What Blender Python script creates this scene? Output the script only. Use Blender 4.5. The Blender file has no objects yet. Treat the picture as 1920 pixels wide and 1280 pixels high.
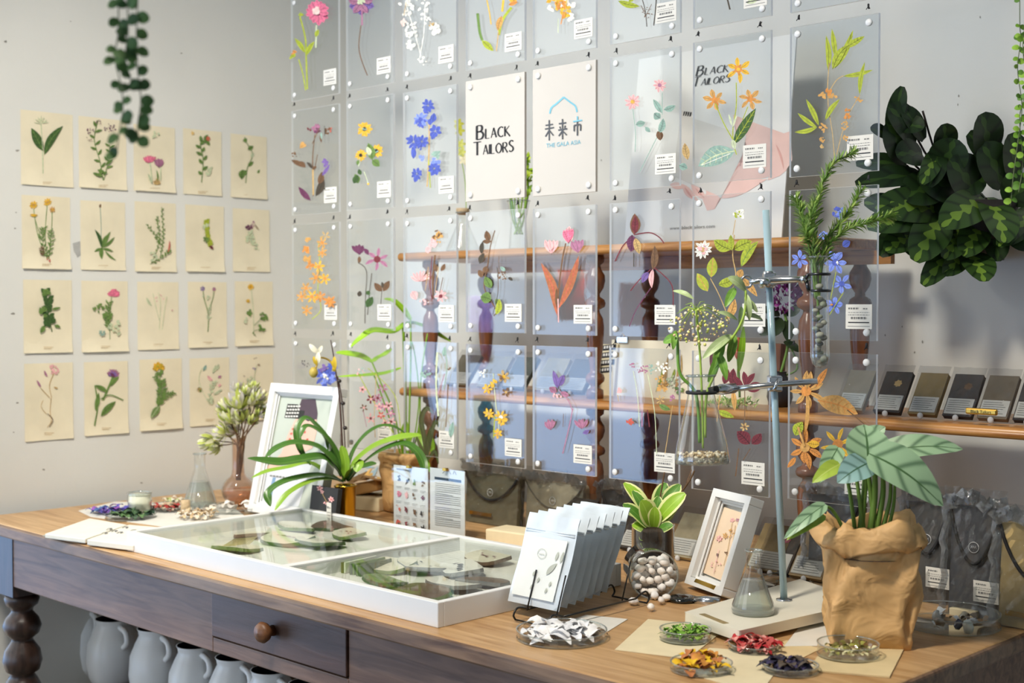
import bpy, math, random
from mathutils import Vector as V, Matrix
random.seed(7)
PI = math.pi
C = bpy.context.scene.collection
# ---------------------------------------------------------------- camera model
TH = math.atan2(1, 1.024)
cR, sR = math.cos(TH), math.sin(TH)
FOC = 2500.0                                   # focal length in pixels of a 1920 px wide frame
PIT = math.atan(68 / 2500)
RV = V((cR, sR, 0)); FH = V((-sR, cR, 0))
FV = FH * math.cos(PIT) - V((0, 0, math.sin(PIT)))
UV_ = RV.cross(FV)
CAM = V((3.128, -1.426, 1.25))
def ray(x, y): return FV + RV * ((x - 960) / FOC) + UV_ * ((640 - y) / FOC)
def plane(p0, n):
    """map of photo coordinates onto a real plane of the room"""
    p0 = V(p0); n = V(n).normalized()
    if n.dot(CAM - p0) < 0: n = -n
    def m(x, y):
        d = ray(x, y)
        return CAM + d * ((p0 - CAM).dot(n) / d.dot(n))
    m.n = n
    return m
def TT(x, y, z=.75): return plane((0, 0, z), (0, 0, 1))(x, y)
def YY(x, y, yy): return plane((0, yy, 0), (0, 1, 0))(x, y)
def XX(x, y, xx): return plane((xx, 0, 0), (1, 0, 0))(x, y)
def DD(x, y, d): return CAM + ray(x, y) * d
def lean(a, b, deg):
    """plane through bottom edge a-b leaning back from the viewer"""
    a, b = V(a), V(b)
    e = (b - a).normalized(); n = e.cross(V((0, 0, 1)))
    if n.dot(CAM - a) < 0: n = -n
    k = math.radians(deg)
    n = n * math.cos(k) + V((0, 0, 1)) * math.sin(k)
    return plane(a, n)
# ---------------------------------------------------------------- materials
def lin(c):
    return tuple(((x / 255) / 12.92 if x / 255 <= .04045 else ((x / 255 + .055) / 1.055) ** 2.4) for x in c[:3]) + (1,)
MC = {}
def nod(m): return m.node_tree.nodes, m.node_tree.links
def mat(name, col, rough=.6, var=.10, sc=30, bump=.0, metal=0, spec=.4, sheen=0, trans=0, alpha=1, stretch=None):
    if name in MC: return MC[name]
    m = bpy.data.materials.new(name); m.use_nodes = True
    N, L = nod(m); b = N['Principled BSDF']
    tc = N.new('ShaderNodeTexCoord'); mp = N.new('ShaderNodeMapping'); nz = N.new('ShaderNodeTexNoise')
    L.new(tc.outputs['Object'], mp.inputs[0]); L.new(mp.outputs[0], nz.inputs['Vector'])
    if stretch: mp.inputs['Scale'].default_value = stretch
    nz.inputs['Scale'].default_value = sc; nz.inputs['Detail'].default_value = 5
    rp = N.new('ShaderNodeValToRGB'); c = lin(col)
    rp.color_ramp.elements[0].position = .3; rp.color_ramp.elements[1].position = .7
    rp.color_ramp.elements[0].color = tuple(max(0, x * (1 - var)) for x in c[:3]) + (1,)
    rp.color_ramp.elements[1].color = tuple(min(1, x * (1 + var)) for x in c[:3]) + (1,)
    L.new(nz.outputs['Fac'], rp.inputs[0]); L.new(rp.outputs[0], b.inputs['Base Color'])
    b.inputs['Roughness'].default_value = rough; b.inputs['Metallic'].default_value = metal
    b.inputs['Specular IOR Level'].default_value = spec
    if alpha < 1: b.inputs['Alpha'].default_value = alpha
    if trans: b.inputs['Transmission Weight'].default_value = trans; b.inputs['IOR'].default_value = 1.33
    if bump:
        bp = N.new('ShaderNodeBump'); bp.inputs['Strength'].default_value = bump; bp.inputs['Distance'].default_value = .002
        L.new(nz.outputs['Fac'], bp.inputs['Height']); L.new(bp.outputs[0], b.inputs['Normal'])
    MC[name] = m
    return m
def thin(name, tint=(250, 252, 252), ior=1.5, rough=.02, milk=0.0, boost=1.0, pw_=5):
    """thin clear sheet: see-through with Fresnel reflections"""
    if name in MC: return MC[name]
    m = bpy.data.materials.new(name); m.use_nodes = True
    N, L = nod(m); N.remove(N['Principled BSDF']); out = N['Material Output']
    tr = N.new('ShaderNodeBsdfTransparent'); tr.inputs[0].default_value = lin(tint)
    gl = N.new('ShaderNodeBsdfGlossy'); gl.inputs['Roughness'].default_value = rough
    nz = N.new('ShaderNodeTexNoise'); nz.inputs['Scale'].default_value = 8
    bp = N.new('ShaderNodeBump'); bp.inputs['Strength'].default_value = .02; bp.inputs['Distance'].default_value = .002
    L.new(nz.outputs['Fac'], bp.inputs['Height']); L.new(bp.outputs[0], gl.inputs['Normal'])
    f0 = ((ior - 1) / (ior + 1)) ** 2
    lw = N.new('ShaderNodeLayerWeight'); lw.inputs[0].default_value = .5
    pw = N.new('ShaderNodeMath'); pw.operation = 'POWER'; pw.inputs[1].default_value = pw_; L.new(lw.outputs['Facing'], pw.inputs[0])
    mu = N.new('ShaderNodeMath'); mu.operation = 'MULTIPLY_ADD'; mu.inputs[1].default_value = (1 - f0) * boost; mu.inputs[2].default_value = f0 * boost; mu.use_clamp = True
    L.new(pw.outputs[0], mu.inputs[0])
    mx = N.new('ShaderNodeMixShader'); L.new(mu.outputs[0], mx.inputs[0]); L.new(tr.outputs[0], mx.inputs[1]); L.new(gl.outputs[0], mx.inputs[2])
    last = mx
    if milk:
        df = N.new('ShaderNodeBsdfDiffuse'); df.inputs[0].default_value = (.9, .92, .93, 1)
        m2 = N.new('ShaderNodeMixShader'); m2.inputs[0].default_value = milk
        L.new(mx.outputs[0], m2.inputs[1]); L.new(df.outputs[0], m2.inputs[2]); last = m2
    L.new(last.outputs[0], out.inputs[0])
    MC[name] = m
    return m
def film(name, strength=.9, tint=(240, 243, 245), cover=.12, sc=35):
    """crinkled clear plastic: mostly see-through, glossy creases"""
    m = bpy.data.materials.new(name); m.use_nodes = True
    N, L = nod(m); N.remove(N['Principled BSDF']); out = N['Material Output']
    tr = N.new('ShaderNodeBsdfTransparent'); tr.inputs[0].default_value = lin(tint)
    gl = N.new('ShaderNodeBsdfGlossy'); gl.inputs['Roughness'].default_value = .12
    nz = N.new('ShaderNodeTexNoise'); nz.inputs['Scale'].default_value = sc; nz.inputs['Distortion'].default_value = 1.5
    bp = N.new('ShaderNodeBump'); bp.inputs['Strength'].default_value = strength; bp.inputs['Distance'].default_value = .02
    L.new(nz.outputs['Fac'], bp.inputs['Height']); L.new(bp.outputs[0], gl.inputs['Normal'])
    mx = N.new('ShaderNodeMixShader'); mx.inputs[0].default_value = cover
    L.new(tr.outputs[0], mx.inputs[1]); L.new(gl.outputs[0], mx.inputs[2]); L.new(mx.outputs[0], out.inputs[0])
    return m
def wood(name, c1, c2, axis=0, sc=6, rough=.45, st=14, bump=.15, worn=None):
    m = bpy.data.materials.new(name); m.use_nodes = True
    N, L = nod(m); b = N['Principled BSDF']
    tc = N.new('ShaderNodeTexCoord'); mp = N.new('ShaderNodeMapping')
    s = [st] * 3; s[axis] = 1.0; mp.inputs['Scale'].default_value = s
    nz = N.new('ShaderNodeTexNoise'); nz.inputs['Scale'].default_value = sc; nz.inputs['Detail'].default_value = 8; nz.inputs['Distortion'].default_value = .8
    L.new(tc.outputs['Object'], mp.inputs[0]); L.new(mp.outputs[0], nz.inputs['Vector'])
    rp = N.new('ShaderNodeValToRGB'); rp.color_ramp.elements[0].position = .32; rp.color_ramp.elements[1].position = .68
    rp.color_ramp.elements[0].color = lin(c1); rp.color_ramp.elements[1].color = lin(c2)
    L.new(nz.outputs['Fac'], rp.inputs[0])
    src = rp.outputs[0]
    if worn:
        n2 = N.new('ShaderNodeTexNoise'); n2.inputs['Scale'].default_value = 2.6; n2.inputs['Detail'].default_value = 6
        L.new(tc.outputs['Object'], n2.inputs['Vector'])
        r2 = N.new('ShaderNodeValToRGB'); r2.color_ramp.elements[0].position = .45; r2.color_ramp.elements[1].position = .7
        r2.color_ramp.elements[0].color = (0, 0, 0, 1); r2.color_ramp.elements[1].color = (.6, .6, .6, 1)
        L.new(n2.outputs['Fac'], r2.inputs[0])
        mx = N.new('ShaderNodeMixRGB'); mx.inputs[2].default_value = lin(worn)
        L.new(r2.outputs[0], mx.inputs[0]); L.new(src, mx.inputs[1]); src = mx.outputs[0]
    L.new(src, b.inputs['Base Color'])
    b.inputs['Roughness'].default_value = rough
    bp = N.new('ShaderNodeBump'); bp.inputs['Strength'].default_value = bump; bp.inputs['Distance'].default_value = .002
    L.new(nz.outputs['Fac'], bp.inputs['Height']); L.new(bp.outputs[0], b.inputs['Normal'])
    MC[name] = m
    return m
def leafmat(name, base, mid, dark, band=.22, veins=26, vstr=.6, zig=.0, edge=None, rough=.4):
    """leaf with a midrib band and slanting veins; uv.x runs along, uv.y across 0..1"""
    m = bpy.data.materials.new(name); m.use_nodes = True
    N, L = nod(m); b = N['Principled BSDF']
    uv = N.new('ShaderNodeTexCoord'); sp = N.new('ShaderNodeSeparateXYZ'); L.new(uv.outputs['UV'], sp.inputs[0])
    def ma(op, a, bb=None, clamp=False):
        n = N.new('ShaderNodeMath'); n.operation = op; n.use_clamp = clamp
        for i, q in enumerate((a, bb)):
            if q is None: continue
            if isinstance(q, (int, float)): n.inputs[i].default_value = q
            else: L.new(q, n.inputs[i])
        return n.outputs[0]
    d = ma('MULTIPLY', ma('ABSOLUTE', ma('SUBTRACT', sp.outputs[1], .5)), 2)      # 0 at the rib, 1 at the rim
    ph = ma('MULTIPLY', ma('SUBTRACT', sp.outputs[0], ma('MULTIPLY', d, .22)), veins * 2)
    sv = ma('SINE', ph)
    vein = ma('POWER', ma('MULTIPLY', ma('ADD', sv, 1), .5), 5)
    bw = ma('ADD', ma('MULTIPLY', sv, zig), band)
    inb = ma('LESS_THAN', d, bw)
    mx = N.new('ShaderNodeMixRGB'); mx.inputs[1].default_value = lin(base); mx.inputs[2].default_value = lin(dark)
    L.new(ma('MULTIPLY', vein, vstr), mx.inputs[0])
    m2 = N.new('ShaderNodeMixRGB'); m2.inputs[2].default_value = lin(mid)
    L.new(inb, m2.inputs[0]); L.new(mx.outputs[0], m2.inputs[1])
    src = m2.outputs[0]
    if edge:
        m3 = N.new('ShaderNodeMixRGB'); m3.inputs[2].default_value = lin(edge)
        L.new(ma('GREATER_THAN', d, .72), m3.inputs[0]); L.new(src, m3.inputs[1]); src = m3.outputs[0]
    L.new(src, b.inputs['Base Color']); b.inputs['Roughness'].default_value = rough
    b.inputs['Specular IOR Level'].default_value = .35
    MC[name] = m
    return m
# ---------------------------------------------------------------- mesh builder
class MB:
    def __init__(s): s.v = []; s.f = []; s.m = []; s.u = []; s.s = []; s.mats = []
    def mi(s, m):
        if m not in s.mats: s.mats.append(m)
        return s.mats.index(m)
    def add(s, vs, fs, m, uvs=None, smooth=False):
        k = len(s.v); s.v += [V(p) for p in vs]; i = s.mi(m)
        for j, f in enumerate(fs):
            s.f.append([k + q for q in f]); s.m.append(i); s.s.append(smooth)
            s.u.append([uvs[q] for q in f] if uvs else [(0, 0)] * len(f))
    def box(s, c, size, m, rot=None):
        c = V(c); h = V(size) / 2; vs = []
        for x in (-1, 1):
            for y in (-1, 1):
                for z in (-1, 1):
                    p = V((x * h.x, y * h.y, z * h.z)); vs.append(c + (rot @ p if rot else p))
        s.add(vs, [(0, 1, 3, 2), (4, 6, 7, 5), (0, 4, 5, 1), (2, 3, 7, 6), (0, 2, 6, 4), (1, 5, 7, 3)], m)
    def b2(s, a, b, m):
        a, b = V(a), V(b); s.box((a + b) / 2, [abs(q) for q in (b - a)], m)
    def slab(s, q, t, n, m, side=None):
        """quad q (4 points) extruded by t against normal n"""
        q = [V(p) for p in q]; n = V(n).normalized(); k = [p - n * t for p in q]
        a = (q[1] - q[0]).cross(q[3] - q[0])
        if a.dot(n) < 0: q.reverse(); k.reverse()
        s.add(q + k, [(0, 1, 2, 3), (7, 6, 5, 4)], m)
        s.add(q + k, [(0, 4, 5, 1), (1, 5, 6, 2), (2, 6, 7, 3), (3, 7, 4, 0)], side or m)
    def tube(s, pts, r, m, n=8, cap=True, smooth=True):
        pts = [V(p) for p in pts]; L = len(pts)
        rs = r if isinstance(r, (list, tuple)) else [r] * L
        prev = None; rings = []
        for i, p in enumerate(pts):
            t = (pts[min(i + 1, L - 1)] - pts[max(i - 1, 0)])
            if t.length < 1e-9: t = V((0, 0, 1))
            t.normalize()
            if prev is None: a = t.orthogonal().normalized()
            else:
                a = prev - t * prev.dot(t)
                a = a.normalized() if a.length > 1e-6 else t.orthogonal().normalized()
            prev = a; b = t.cross(a)
            rings.append([p + (a * math.cos(2 * PI * j / n) + b * math.sin(2 * PI * j / n)) * rs[i] for j in range(n)])
        vs = [q for g in rings for q in g]
        fs = [(i * n + j, i * n + (j + 1) % n, (i + 1) * n + (j + 1) % n, (i + 1) * n + j) for i in range(L - 1) for j in range(n)]
        if cap: fs += [tuple(range(n))[::-1], tuple((L - 1) * n + j for j in range(n))]
        s.add(vs, fs, m, smooth=smooth)
    def lathe(s, prof, c, m, n=32, rot=None, cap=False):
        c = V(c); vs = []
        for r, z in prof:
            for j in range(n):
                p = V((r * math.cos(2 * PI * j / n), r * math.sin(2 * PI * j / n), z)); vs.append(c + (rot @ p if rot else p))
        k = len(prof)
        fs = [(i * n + j, i * n + (j + 1) % n, (i + 1) * n + (j + 1) % n, (i + 1) * n + j) for i in range(k - 1) for j in range(n)]
        if cap: fs += [tuple(range(n))[::-1], tuple((k - 1) * n + j for j in range(n))]
        s.add(vs, fs, m, smooth=True)
    def blob(s, c, r, m, n=8, jit=.0, rot=None):
        c = V(c); r = V(r) if hasattr(r, '__len__') else V((r, r, r)); vs = []
        k = max(4, n // 2 + 1)
        for i in range(k + 1):
            a = PI * i / k
            for j in range(n):
                b = 2 * PI * j / n
                p = V((math.sin(a) * math.cos(b) * r.x, math.sin(a) * math.sin(b) * r.y, math.cos(a) * r.z)) * (1 + (random.uniform(-jit, jit) if 0 < i < k else 0))
                vs.append(c + (rot @ p if rot else p))
        fs = [(i * n + j, (i + 1) * n + j, (i + 1) * n + (j + 1) % n, i * n + (j + 1) % n) for i in range(k) for j in range(n)]
        s.add(vs, fs, m, smooth=True)
    def strap(s, pts, w, up, m, prof=None, fold=.15, seg=None, ac=4):
        """ribbon leaf along points; w = half width; prof(t) width factor; fold lifts the edges"""
        pts = [V(p) for p in pts]; L = len(pts); up = V(up)
        vs = []; uv = []
        for i, p in enumerate(pts):
            t = i / (L - 1)
            d = (pts[min(i + 1, L - 1)] - pts[max(i - 1, 0)]).normalized()
            sd = d.cross(up)
            sd = sd.normalized() if sd.length > 1e-5 else d.orthogonal().normalized()
            nn = sd.cross(d); ww = w * (prof(t) if prof else math.sin(PI * min(1, max(0, .04 + .93 * t))) ** .7)
            for j in range(ac + 1):
                k = (j / ac - .5) * 2
                vs.append(p + sd * (k * ww) + nn * (abs(k) * ww * fold)); uv.append((t, j / ac))
        a1 = ac + 1
        s.add(vs, [(i * a1 + j, (i + 1) * a1 + j, (i + 1) * a1 + j + 1, i * a1 + j + 1) for i in range(L - 1) for j in range(ac)], m, uv, True)
    def leaf(s, p0, p1, w, up, m, bend=.12, prof=None, fold=.15, n=8, ac=4):
        p0, p1, up = V(p0), V(p1), V(up).normalized(); ln = (p1 - p0).length
        s.strap([p0.lerp(p1, i / n) + up * (bend * ln * math.sin(PI * i / n)) for i in range(n + 1)], w, up, m, prof, fold, ac=ac)
    def build(s, name, parent=None, loc=None, bev=0, sol=0, label=None, sub=0):
        me = bpy.data.meshes.new(name)
        o = bpy.data.objects.new(name, me)
        org = W.get(parent.name) if parent else (V(loc) if loc is not None else V((0, 0, 0)))
        if parent: o.parent = parent
        else: o.location = org
        W[o.name] = org
        me.from_pydata([p - org for p in s.v], [], s.f)
        for m in s.mats: me.materials.append(m)
        me.polygons.foreach_set('material_index', s.m); me.polygons.foreach_set('use_smooth', s.s)
        if any(any(u != (0, 0) for u in f) for f in s.u):
            l = me.uv_layers.new(name='UVMap')
            l.data.foreach_set('uv', [c for f in s.u for u in f for c in u])
        me.update()
        C.objects.link(o)
        if sol:
            md = o.modifiers.new('Solid', 'SOLIDIFY'); md.thickness = sol; md.offset = 0
        if bev:
            md = o.modifiers.new('Bevel', 'BEVEL'); md.width = bev; md.segments = 2; md.limit_method = 'ANGLE'
        if sub:
            md = o.modifiers.new('Sub', 'SUBSURF'); md.levels = sub; md.render_levels = sub
        if label: o['label'] = label
        return o
W = {}
def thing(name, label, cat, loc, group=None):
    o = bpy.data.objects.new(name, None); C.objects.link(o); o.location = V(loc); o.empty_display_size = .02
    W[o.name] = V(loc); o['label'] = label; o['category'] = cat
    if group: o['group'] = group
    return o
def tag(o, label, cat, group=None, kind=None):
    o['label'] = label; o['category'] = cat
    if group: o['group'] = group
    if kind: o['kind'] = kind
    return o
def struct(o): o['kind'] = 'structure'; return o
def smooth(pts, k=6):
    pts = [V(p) for p in pts]; q = [pts[0]] + pts + [pts[-1]]; out = []
    for i in range(1, len(q) - 2):
        a, b, c, d = q[i - 1:i + 3]
        for j in range(k):
            t = j / k
            out.append(.5 * ((2 * b) + (c - a) * t + (2 * a - 5 * b + 4 * c - d) * t * t + (3 * b - a - 3 * c + d) * t ** 3))
    return out + [pts[-1]]
def mirror_rot(z): return Matrix.Rotation(z, 3, 'Z')
# ---------------------------------------------------------------- flat drawings (prints, pressed flowers)
PAL = dict(g=(104, 134, 66), G=(62, 92, 44), y=(226, 178, 54), o=(208, 138, 66), p=(232, 120, 150), P=(104, 52, 84), b=(76, 92, 178),
           B=(122, 142, 222), r=(112, 42, 52), n=(112, 82, 56), t=(192, 160, 104), w=(238, 234, 222), k=(40, 38, 40), m=(168, 112, 140),
           l=(164, 176, 52), c=(140, 170, 158), a=(196, 92, 78), u=(170, 104, 68), d=(70, 62, 50), s=(196, 206, 170), q=(232, 176, 176), v=(120, 96, 160), x=(202, 154, 86), h=(238, 206, 196), e=(60, 56, 54))
def ribm(m):
    k = m.name + '_rib'
    if k in MC: return MC[k]
    c = [x * .62 for x in DK.get(m.name, (110, 100, 80))]; return mat(k, c, .7, .2, 160)
DK = {}
def pm(c):
    m = pm_(c); DK[m.name] = PAL[c]; return m
def pm_(c): return mat('pressed_' + c, PAL[c], .7, .22, 160) if c.islower() else mat('pressed_dark_' + c.lower(), PAL[c], .7, .22, 160)
class Draw:
    def __init__(s, mp, mb=None, off=.0008, step=.00004):
        s.mp = mp; s.mb = mb or MB(); s.o = off; s.st = step
    def poly(s, pts, m):
        s.o += s.st; n = s.mp.n * s.o
        P = [s.mp(*p) + n for p in pts]
        c = sum(P, V()) / len(P)
        s.mb.add([c] + P, [(0, i + 1, (i + 1) % len(P) + 1) for i in range(len(P))], m)
    def quad(s, pts, m):
        s.o += s.st; n = s.mp.n * s.o
        s.mb.add([s.mp(*p) + n for p in pts], [(0, 1, 2, 3)], m)
    def stem(s, pts, w, m):
        if len(pts) > 2:
            pts = [(p.x, p.y) for p in smooth([(x, y, 0) for x, y in pts], 4)]
        s.o += s.st; n = s.mp.n * s.o; vs = []
        L = len(pts)
        for i, (x, y) in enumerate(pts):
            a = pts[max(0, i - 1)]; b = pts[min(L - 1, i + 1)]; dx, dy = b[0] - a[0], b[1] - a[1]; k = math.hypot(dx, dy) or 1
            hx, hy = -dy / k * w / 2, dx / k * w / 2
            vs += [s.mp(x + hx, y + hy) + n, s.mp(x - hx, y - hy) + n]
        s.mb.add(vs, [(2 * i, 2 * i + 1, 2 * i + 3, 2 * i + 2) for i in range(L - 1)], m)
    def leaf(s, x0, y0, x1, y1, w, m, rib=None, fat=.45):
        dx, dy = x1 - x0, y1 - y0; k = math.hypot(dx, dy) or 1; nx, ny = -dy / k, dx / k
        top = []; bot = []; cv = random.uniform(-.08, .08) * k
        for i in range(0, 8):
            t = i / 7; h = w / 2 * math.sin(PI * t ** (.5 + fat * .9)) ** .85 if 0 < i < 7 else 0
            b = cv * math.sin(PI * t)
            top.append((x0 + dx * t + nx * (h + b), y0 + dy * t + ny * (h + b))); bot.append((x0 + dx * t - nx * (h - b), y0 + dy * t - ny * (h - b)))
        s.o += s.st; n = s.mp.n * s.o
        vs = [s.mp(*p) + n for p in top] + [s.mp(*p) + n for p in bot]
        s.mb.add(vs, [(i, i + 1, 9 + i, 8 + i) for i in range(7)], m)
        if rib or (w > 4.5 and k > 9 and m.name in DK):
            rm = rib or ribm(m); bx, by = nx * cv, ny * cv
            s.stem([(x0, y0), (x0 + dx * .5 + bx, y0 + dy * .5 + by), (x0 + dx * .93, y0 + dy * .93)], max(.6, w * .07), rm)
            if w > 11:
                for j in range(1, 6):
                    t = j / 6.5; bb = cv * math.sin(PI * t); hx, hy = x0 + dx * t + nx * bb, y0 + dy * t + ny * bb; h = w * .36 * math.sin(PI * (t * .8 + .15))
                    for sg in (1, -1): s.stem([(hx, hy), (hx + nx * h * sg + dx * .10, hy + ny * h * sg + dy * .10)], max(.4, w * .03), rm)
    def flower(s, x, y, r, n, pw, m, cm=None, ph=None, cr=.28):
        ph = random.random() * 6 if ph is None else ph
        for i in range(n):
            a = ph + 2 * PI * i / n; q = r * random.uniform(.85, 1.1)
            s.leaf(x + math.cos(a) * r * .08, y + math.sin(a) * r * .08, x + math.cos(a) * q, y + math.sin(a) * q, pw * random.uniform(.62, .85), m, fat=.8)
        if cm:
            s.poly([(x + math.cos(k * PI / 4) * r * cr, y + math.sin(k * PI / 4) * r * cr) for k in range(8)], cm)
    def run(s, spec):
        for it in spec.replace('\n', ' ').split(';'):
            t = it.split()
            if not t: continue
            k, c = t[0], t[1]
            XY = lambda q: tuple(float(z) for z in q.split(','))
            if k == 's': s.stem([XY(q) for q in t[3:]], float(t[2]), pm(c))
            elif k == 'l':                       # leaf colour width base tip [rib]
                x0, y0 = XY(t[3]); x1, y1 = XY(t[4]); s.leaf(x0, y0, x1, y1, float(t[2]), pm(c), pm(t[5]) if len(t) > 5 else None)
            elif k == 'f':                       # flower colour centre xy r n petalw
                x, y = XY(t[3]); s.flower(x, y, float(t[4]), int(t[5]), float(t[6]), pm(c), pm(t[2]) if t[2] != '-' else None)
            elif k == 'b':                       # cluster colour xy r n size
                x, y = XY(t[2]); r = float(t[3])
                for i in range(int(t[4])):
                    a = random.random() * 6.3; q = r * math.sqrt(random.random()); z = float(t[5]) * random.uniform(.6, 1.2); e = random.random() * 6.3
                    X, Y_ = x + q * math.cos(a), y + q * math.sin(a)
                    s.leaf(X - z * math.cos(e), Y_ - z * math.sin(e), X + z * math.cos(e), Y_ + z * math.sin(e), z * 1.3, pm(c), fat=.9)
            elif k == 'p':                       # fan of petals colour xy len n width angle spread
                x, y = XY(t[2]); n = int(t[4]); a0 = float(t[6]); sp = float(t[7])
                for i in range(n):
                    a = math.radians(a0 + sp * ((i / (n - 1) if n > 1 else .5) - .5)); q = float(t[3]) * random.uniform(.85, 1.05)
                    s.leaf(x, y, x + q * math.cos(a), y - q * math.sin(a), float(t[5]), pm(c), fat=.9)
            elif k == 'L':                       # leafy stem: colour stemw leaflen leafw n pts...
                sw, ll, lw, n = float(t[2]), float(t[3]), float(t[4]), int(t[5]); pts = [XY(q) for q in t[6:]]
                s.stem(pts, sw, pm(c)); P = smooth([(a, b, 0) for a, b in pts], 12)
                for i in range(n):
                    j = int((.15 + .85 * i / n) * (len(P) - 2)); a, b = P[j], P[j + 1]; ang = math.atan2(b.y - a.y, b.x - a.x)
                    e = ang + (1 if i % 2 else -1) * random.uniform(.6, 1.1); q = ll * random.uniform(.7, 1.1)
                    s.leaf(a.x, a.y, a.x + q * math.cos(e), a.y + q * math.sin(e), lw, pm(c))
        return s
# ---------------------------------------------------------------- writing
def font_mesh(txt):
    if txt in FM: return FM[txt]
    cu = bpy.data.curves.new('t', 'FONT'); cu.body = txt; cu.size = 1; cu.resolution_u = 3
    o = bpy.data.objects.new('t', cu); C.objects.link(o)
    dg = bpy.context.evaluated_depsgraph_get(); dg.update()
    me = o.evaluated_get(dg).to_mesh()
    vs = [v.co.copy() for v in me.vertices]; fs = [tuple(p.vertices) for p in me.polygons]
    o.evaluated_get(dg).to_mesh_clear(); bpy.data.objects.remove(o); bpy.data.curves.remove(cu)
    FM[txt] = (vs, fs); return vs, fs
FM = {}
def text(mb, txt, o, ex, ey, m, w=None):
    """txt from point o, ex = direction with length of 1 em, ey likewise; w = total width along ex in em units if given"""
    vs, fs = font_mesh(txt)
    if not vs: return
    x1 = max(v.x for v in vs); k = (w / x1) if w else 1
    mb.add([V(o) + V(ex) * (v.x * k) + V(ey) * v.y for v in vs], fs, m)
GL = {'B': [[(0, 0), (0, 1)], [(0, 1), (.35, .98), (.45, .8), (.35, .6), (0, .55)], [(0, .55), (.4, .52), (.55, .3), (.4, .04), (0, 0)]],
      'L': [[(0, 1), (0, 0)], [(0, 0), (.45, 0)]], 'A': [[(0, 0), (.3, 1)], [(.3, 1), (.62, 0)], [(.12, .35), (.5, .35)]],
      'C': [[(.6, .88), (.35, 1), (.08, .8), (0, .5), (.08, .2), (.35, 0), (.6, .12)]], 'K': [[(0, 0), (0, 1)], [(.5, 1), (.02, .5)], [(.1, .55), (.6, -.05)]],
      'T': [[(.3, 0), (.3, 1)], [(-.08, 1), (.68, 1)]], 'I': [[(0, 0), (0, 1)]],
      'O': [[(.35, 1), (.08, .8), (0, .5), (.08, .2), (.35, 0), (.62, .2), (.7, .5), (.62, .8), (.35, 1)]],
      'R': [[(0, 0), (0, 1)], [(0, 1), (.35, .98), (.48, .77), (.35, .55), (0, .5)], [(.2, .5), (.58, -.05)]],
      'S': [[(.48, .9), (.25, 1), (.05, .85), (.08, .65), (.4, .4), (.45, .18), (.25, 0), (0, .1)]]}
def glyphs(mb, txt, o, ex, ey, m, sizes=None, gap=.22, th=.12):
    """thick-and-thin display capitals drawn as ribbons"""
    x = 0.0
    for i, ch in enumerate(txt):
        sz = sizes[i] if sizes else 1
        if ch == ' ': x += .4; continue
        for pl in GL[ch]:
            pts = [(p.x, p.y) for p in smooth([(a, b, 0) for a, b in pl], 4)] if len(pl) > 2 else pl
            vs = []
            for j, (a, b) in enumerate(pts):
                p, q = pts[max(0, j - 1)], pts[min(len(pts) - 1, j + 1)]; dx, dy = q[0] - p[0], q[1] - p[1]; k = math.hypot(dx, dy) or 1
                wd = th * (.35 + .65 * abs(dy / k)) * (.55 if dx * dy > 0 and abs(dx) > .05 and len(pl) == 2 else 1) / 2
                for sg in (1, -1):
                    X, Y_ = a - dy / k * wd * sg, b + dx / k * wd * sg
                    vs.append(V(o) + V(ex) * (x + X * sz) + V(ey) * (Y_ * sz))
            mb.add(vs, [(2 * j, 2 * j + 1, 2 * j + 3, 2 * j + 2) for j in range(len(pts) - 1)], m)
        x += (max(a for pl in GL[ch] for a, b in pl) + gap) * sz
    return x
# ================================================================ materials in common
m_wall = mat('white_plaster', (224, 224, 218), .85, .03, 3.0, .0)
N, L = nod(m_wall)
_b = N['Principled BSDF']; _n = N.new('ShaderNodeTexNoise'); _n.inputs['Scale'].default_value = 45; _n.inputs['Detail'].default_value = 8
_tc = N.new('ShaderNodeTexCoord'); L.new(_tc.outputs['Object'], _n.inputs['Vector'])
_bp = N.new('ShaderNodeBump'); _bp.inputs['Strength'].default_value = .25; _bp.inputs['Distance'].default_value = .002
L.new(_n.outputs['Fac'], _bp.inputs['Height']); L.new(_bp.outputs[0], _b.inputs['Normal'])
m_floor = mat('concrete_floor', (120, 112, 102), .7, .2, 6, .3)
m_ceil = mat('ceiling_paint', (225, 225, 222), .9, .03, 4)
m_white = mat('white_lacquer', (228, 229, 228), .35, .02, 10)
m_paper = mat('white_paper', (222, 220, 212), .8, .03, 40)
m_cream = mat('aged_cream_paper', (234, 224, 196), .85, .06, 12)
m_black = mat('black_ink', (32, 32, 34), .6, .05, 30)
m_grey = mat('grey_ink', (120, 120, 118), .7, .05, 30)
m_cord = mat('black_cord', (26, 26, 28), .6, .1, 60)
m_acr = thin('clear_acrylic', (250, 252, 253), 1.49, .0, 0, 1.7)
m_edge = mat('polished_acrylic_edge', (246, 249, 250), .25, .02, 40)
N, L = nod(m_edge); _t = N.new('ShaderNodeBsdfTranslucent'); _t.inputs[0].default_value = (.95, .97, .98, 1); _m = N.new('ShaderNodeMixShader'); _m.inputs[0].default_value = .55
L.new(N['Principled BSDF'].outputs[0], _m.inputs[1]); L.new(_t.outputs[0], _m.inputs[2]); L.new(_m.outputs[0], N['Material Output'].inputs[0])
m_glass = thin('clear_glass', (251, 253, 252), 1.5, .0, 0.02, 1.6, 3)
m_rim = thin('glass_rim', (225, 232, 230), 1.9, .03, .10, 1.6)
m_steel = mat('chromed_steel', (205, 208, 212), .18, .04, 30, metal=1)
m_dsteel = mat('dark_steel', (70, 72, 76), .3, .1, 30, metal=1)
m_brass = mat('brass', (190, 150, 70), .3, .08, 40, metal=1)
m_kraft = mat('kraft_paper', (196, 152, 94), .7, .10, 30, .4)
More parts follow.
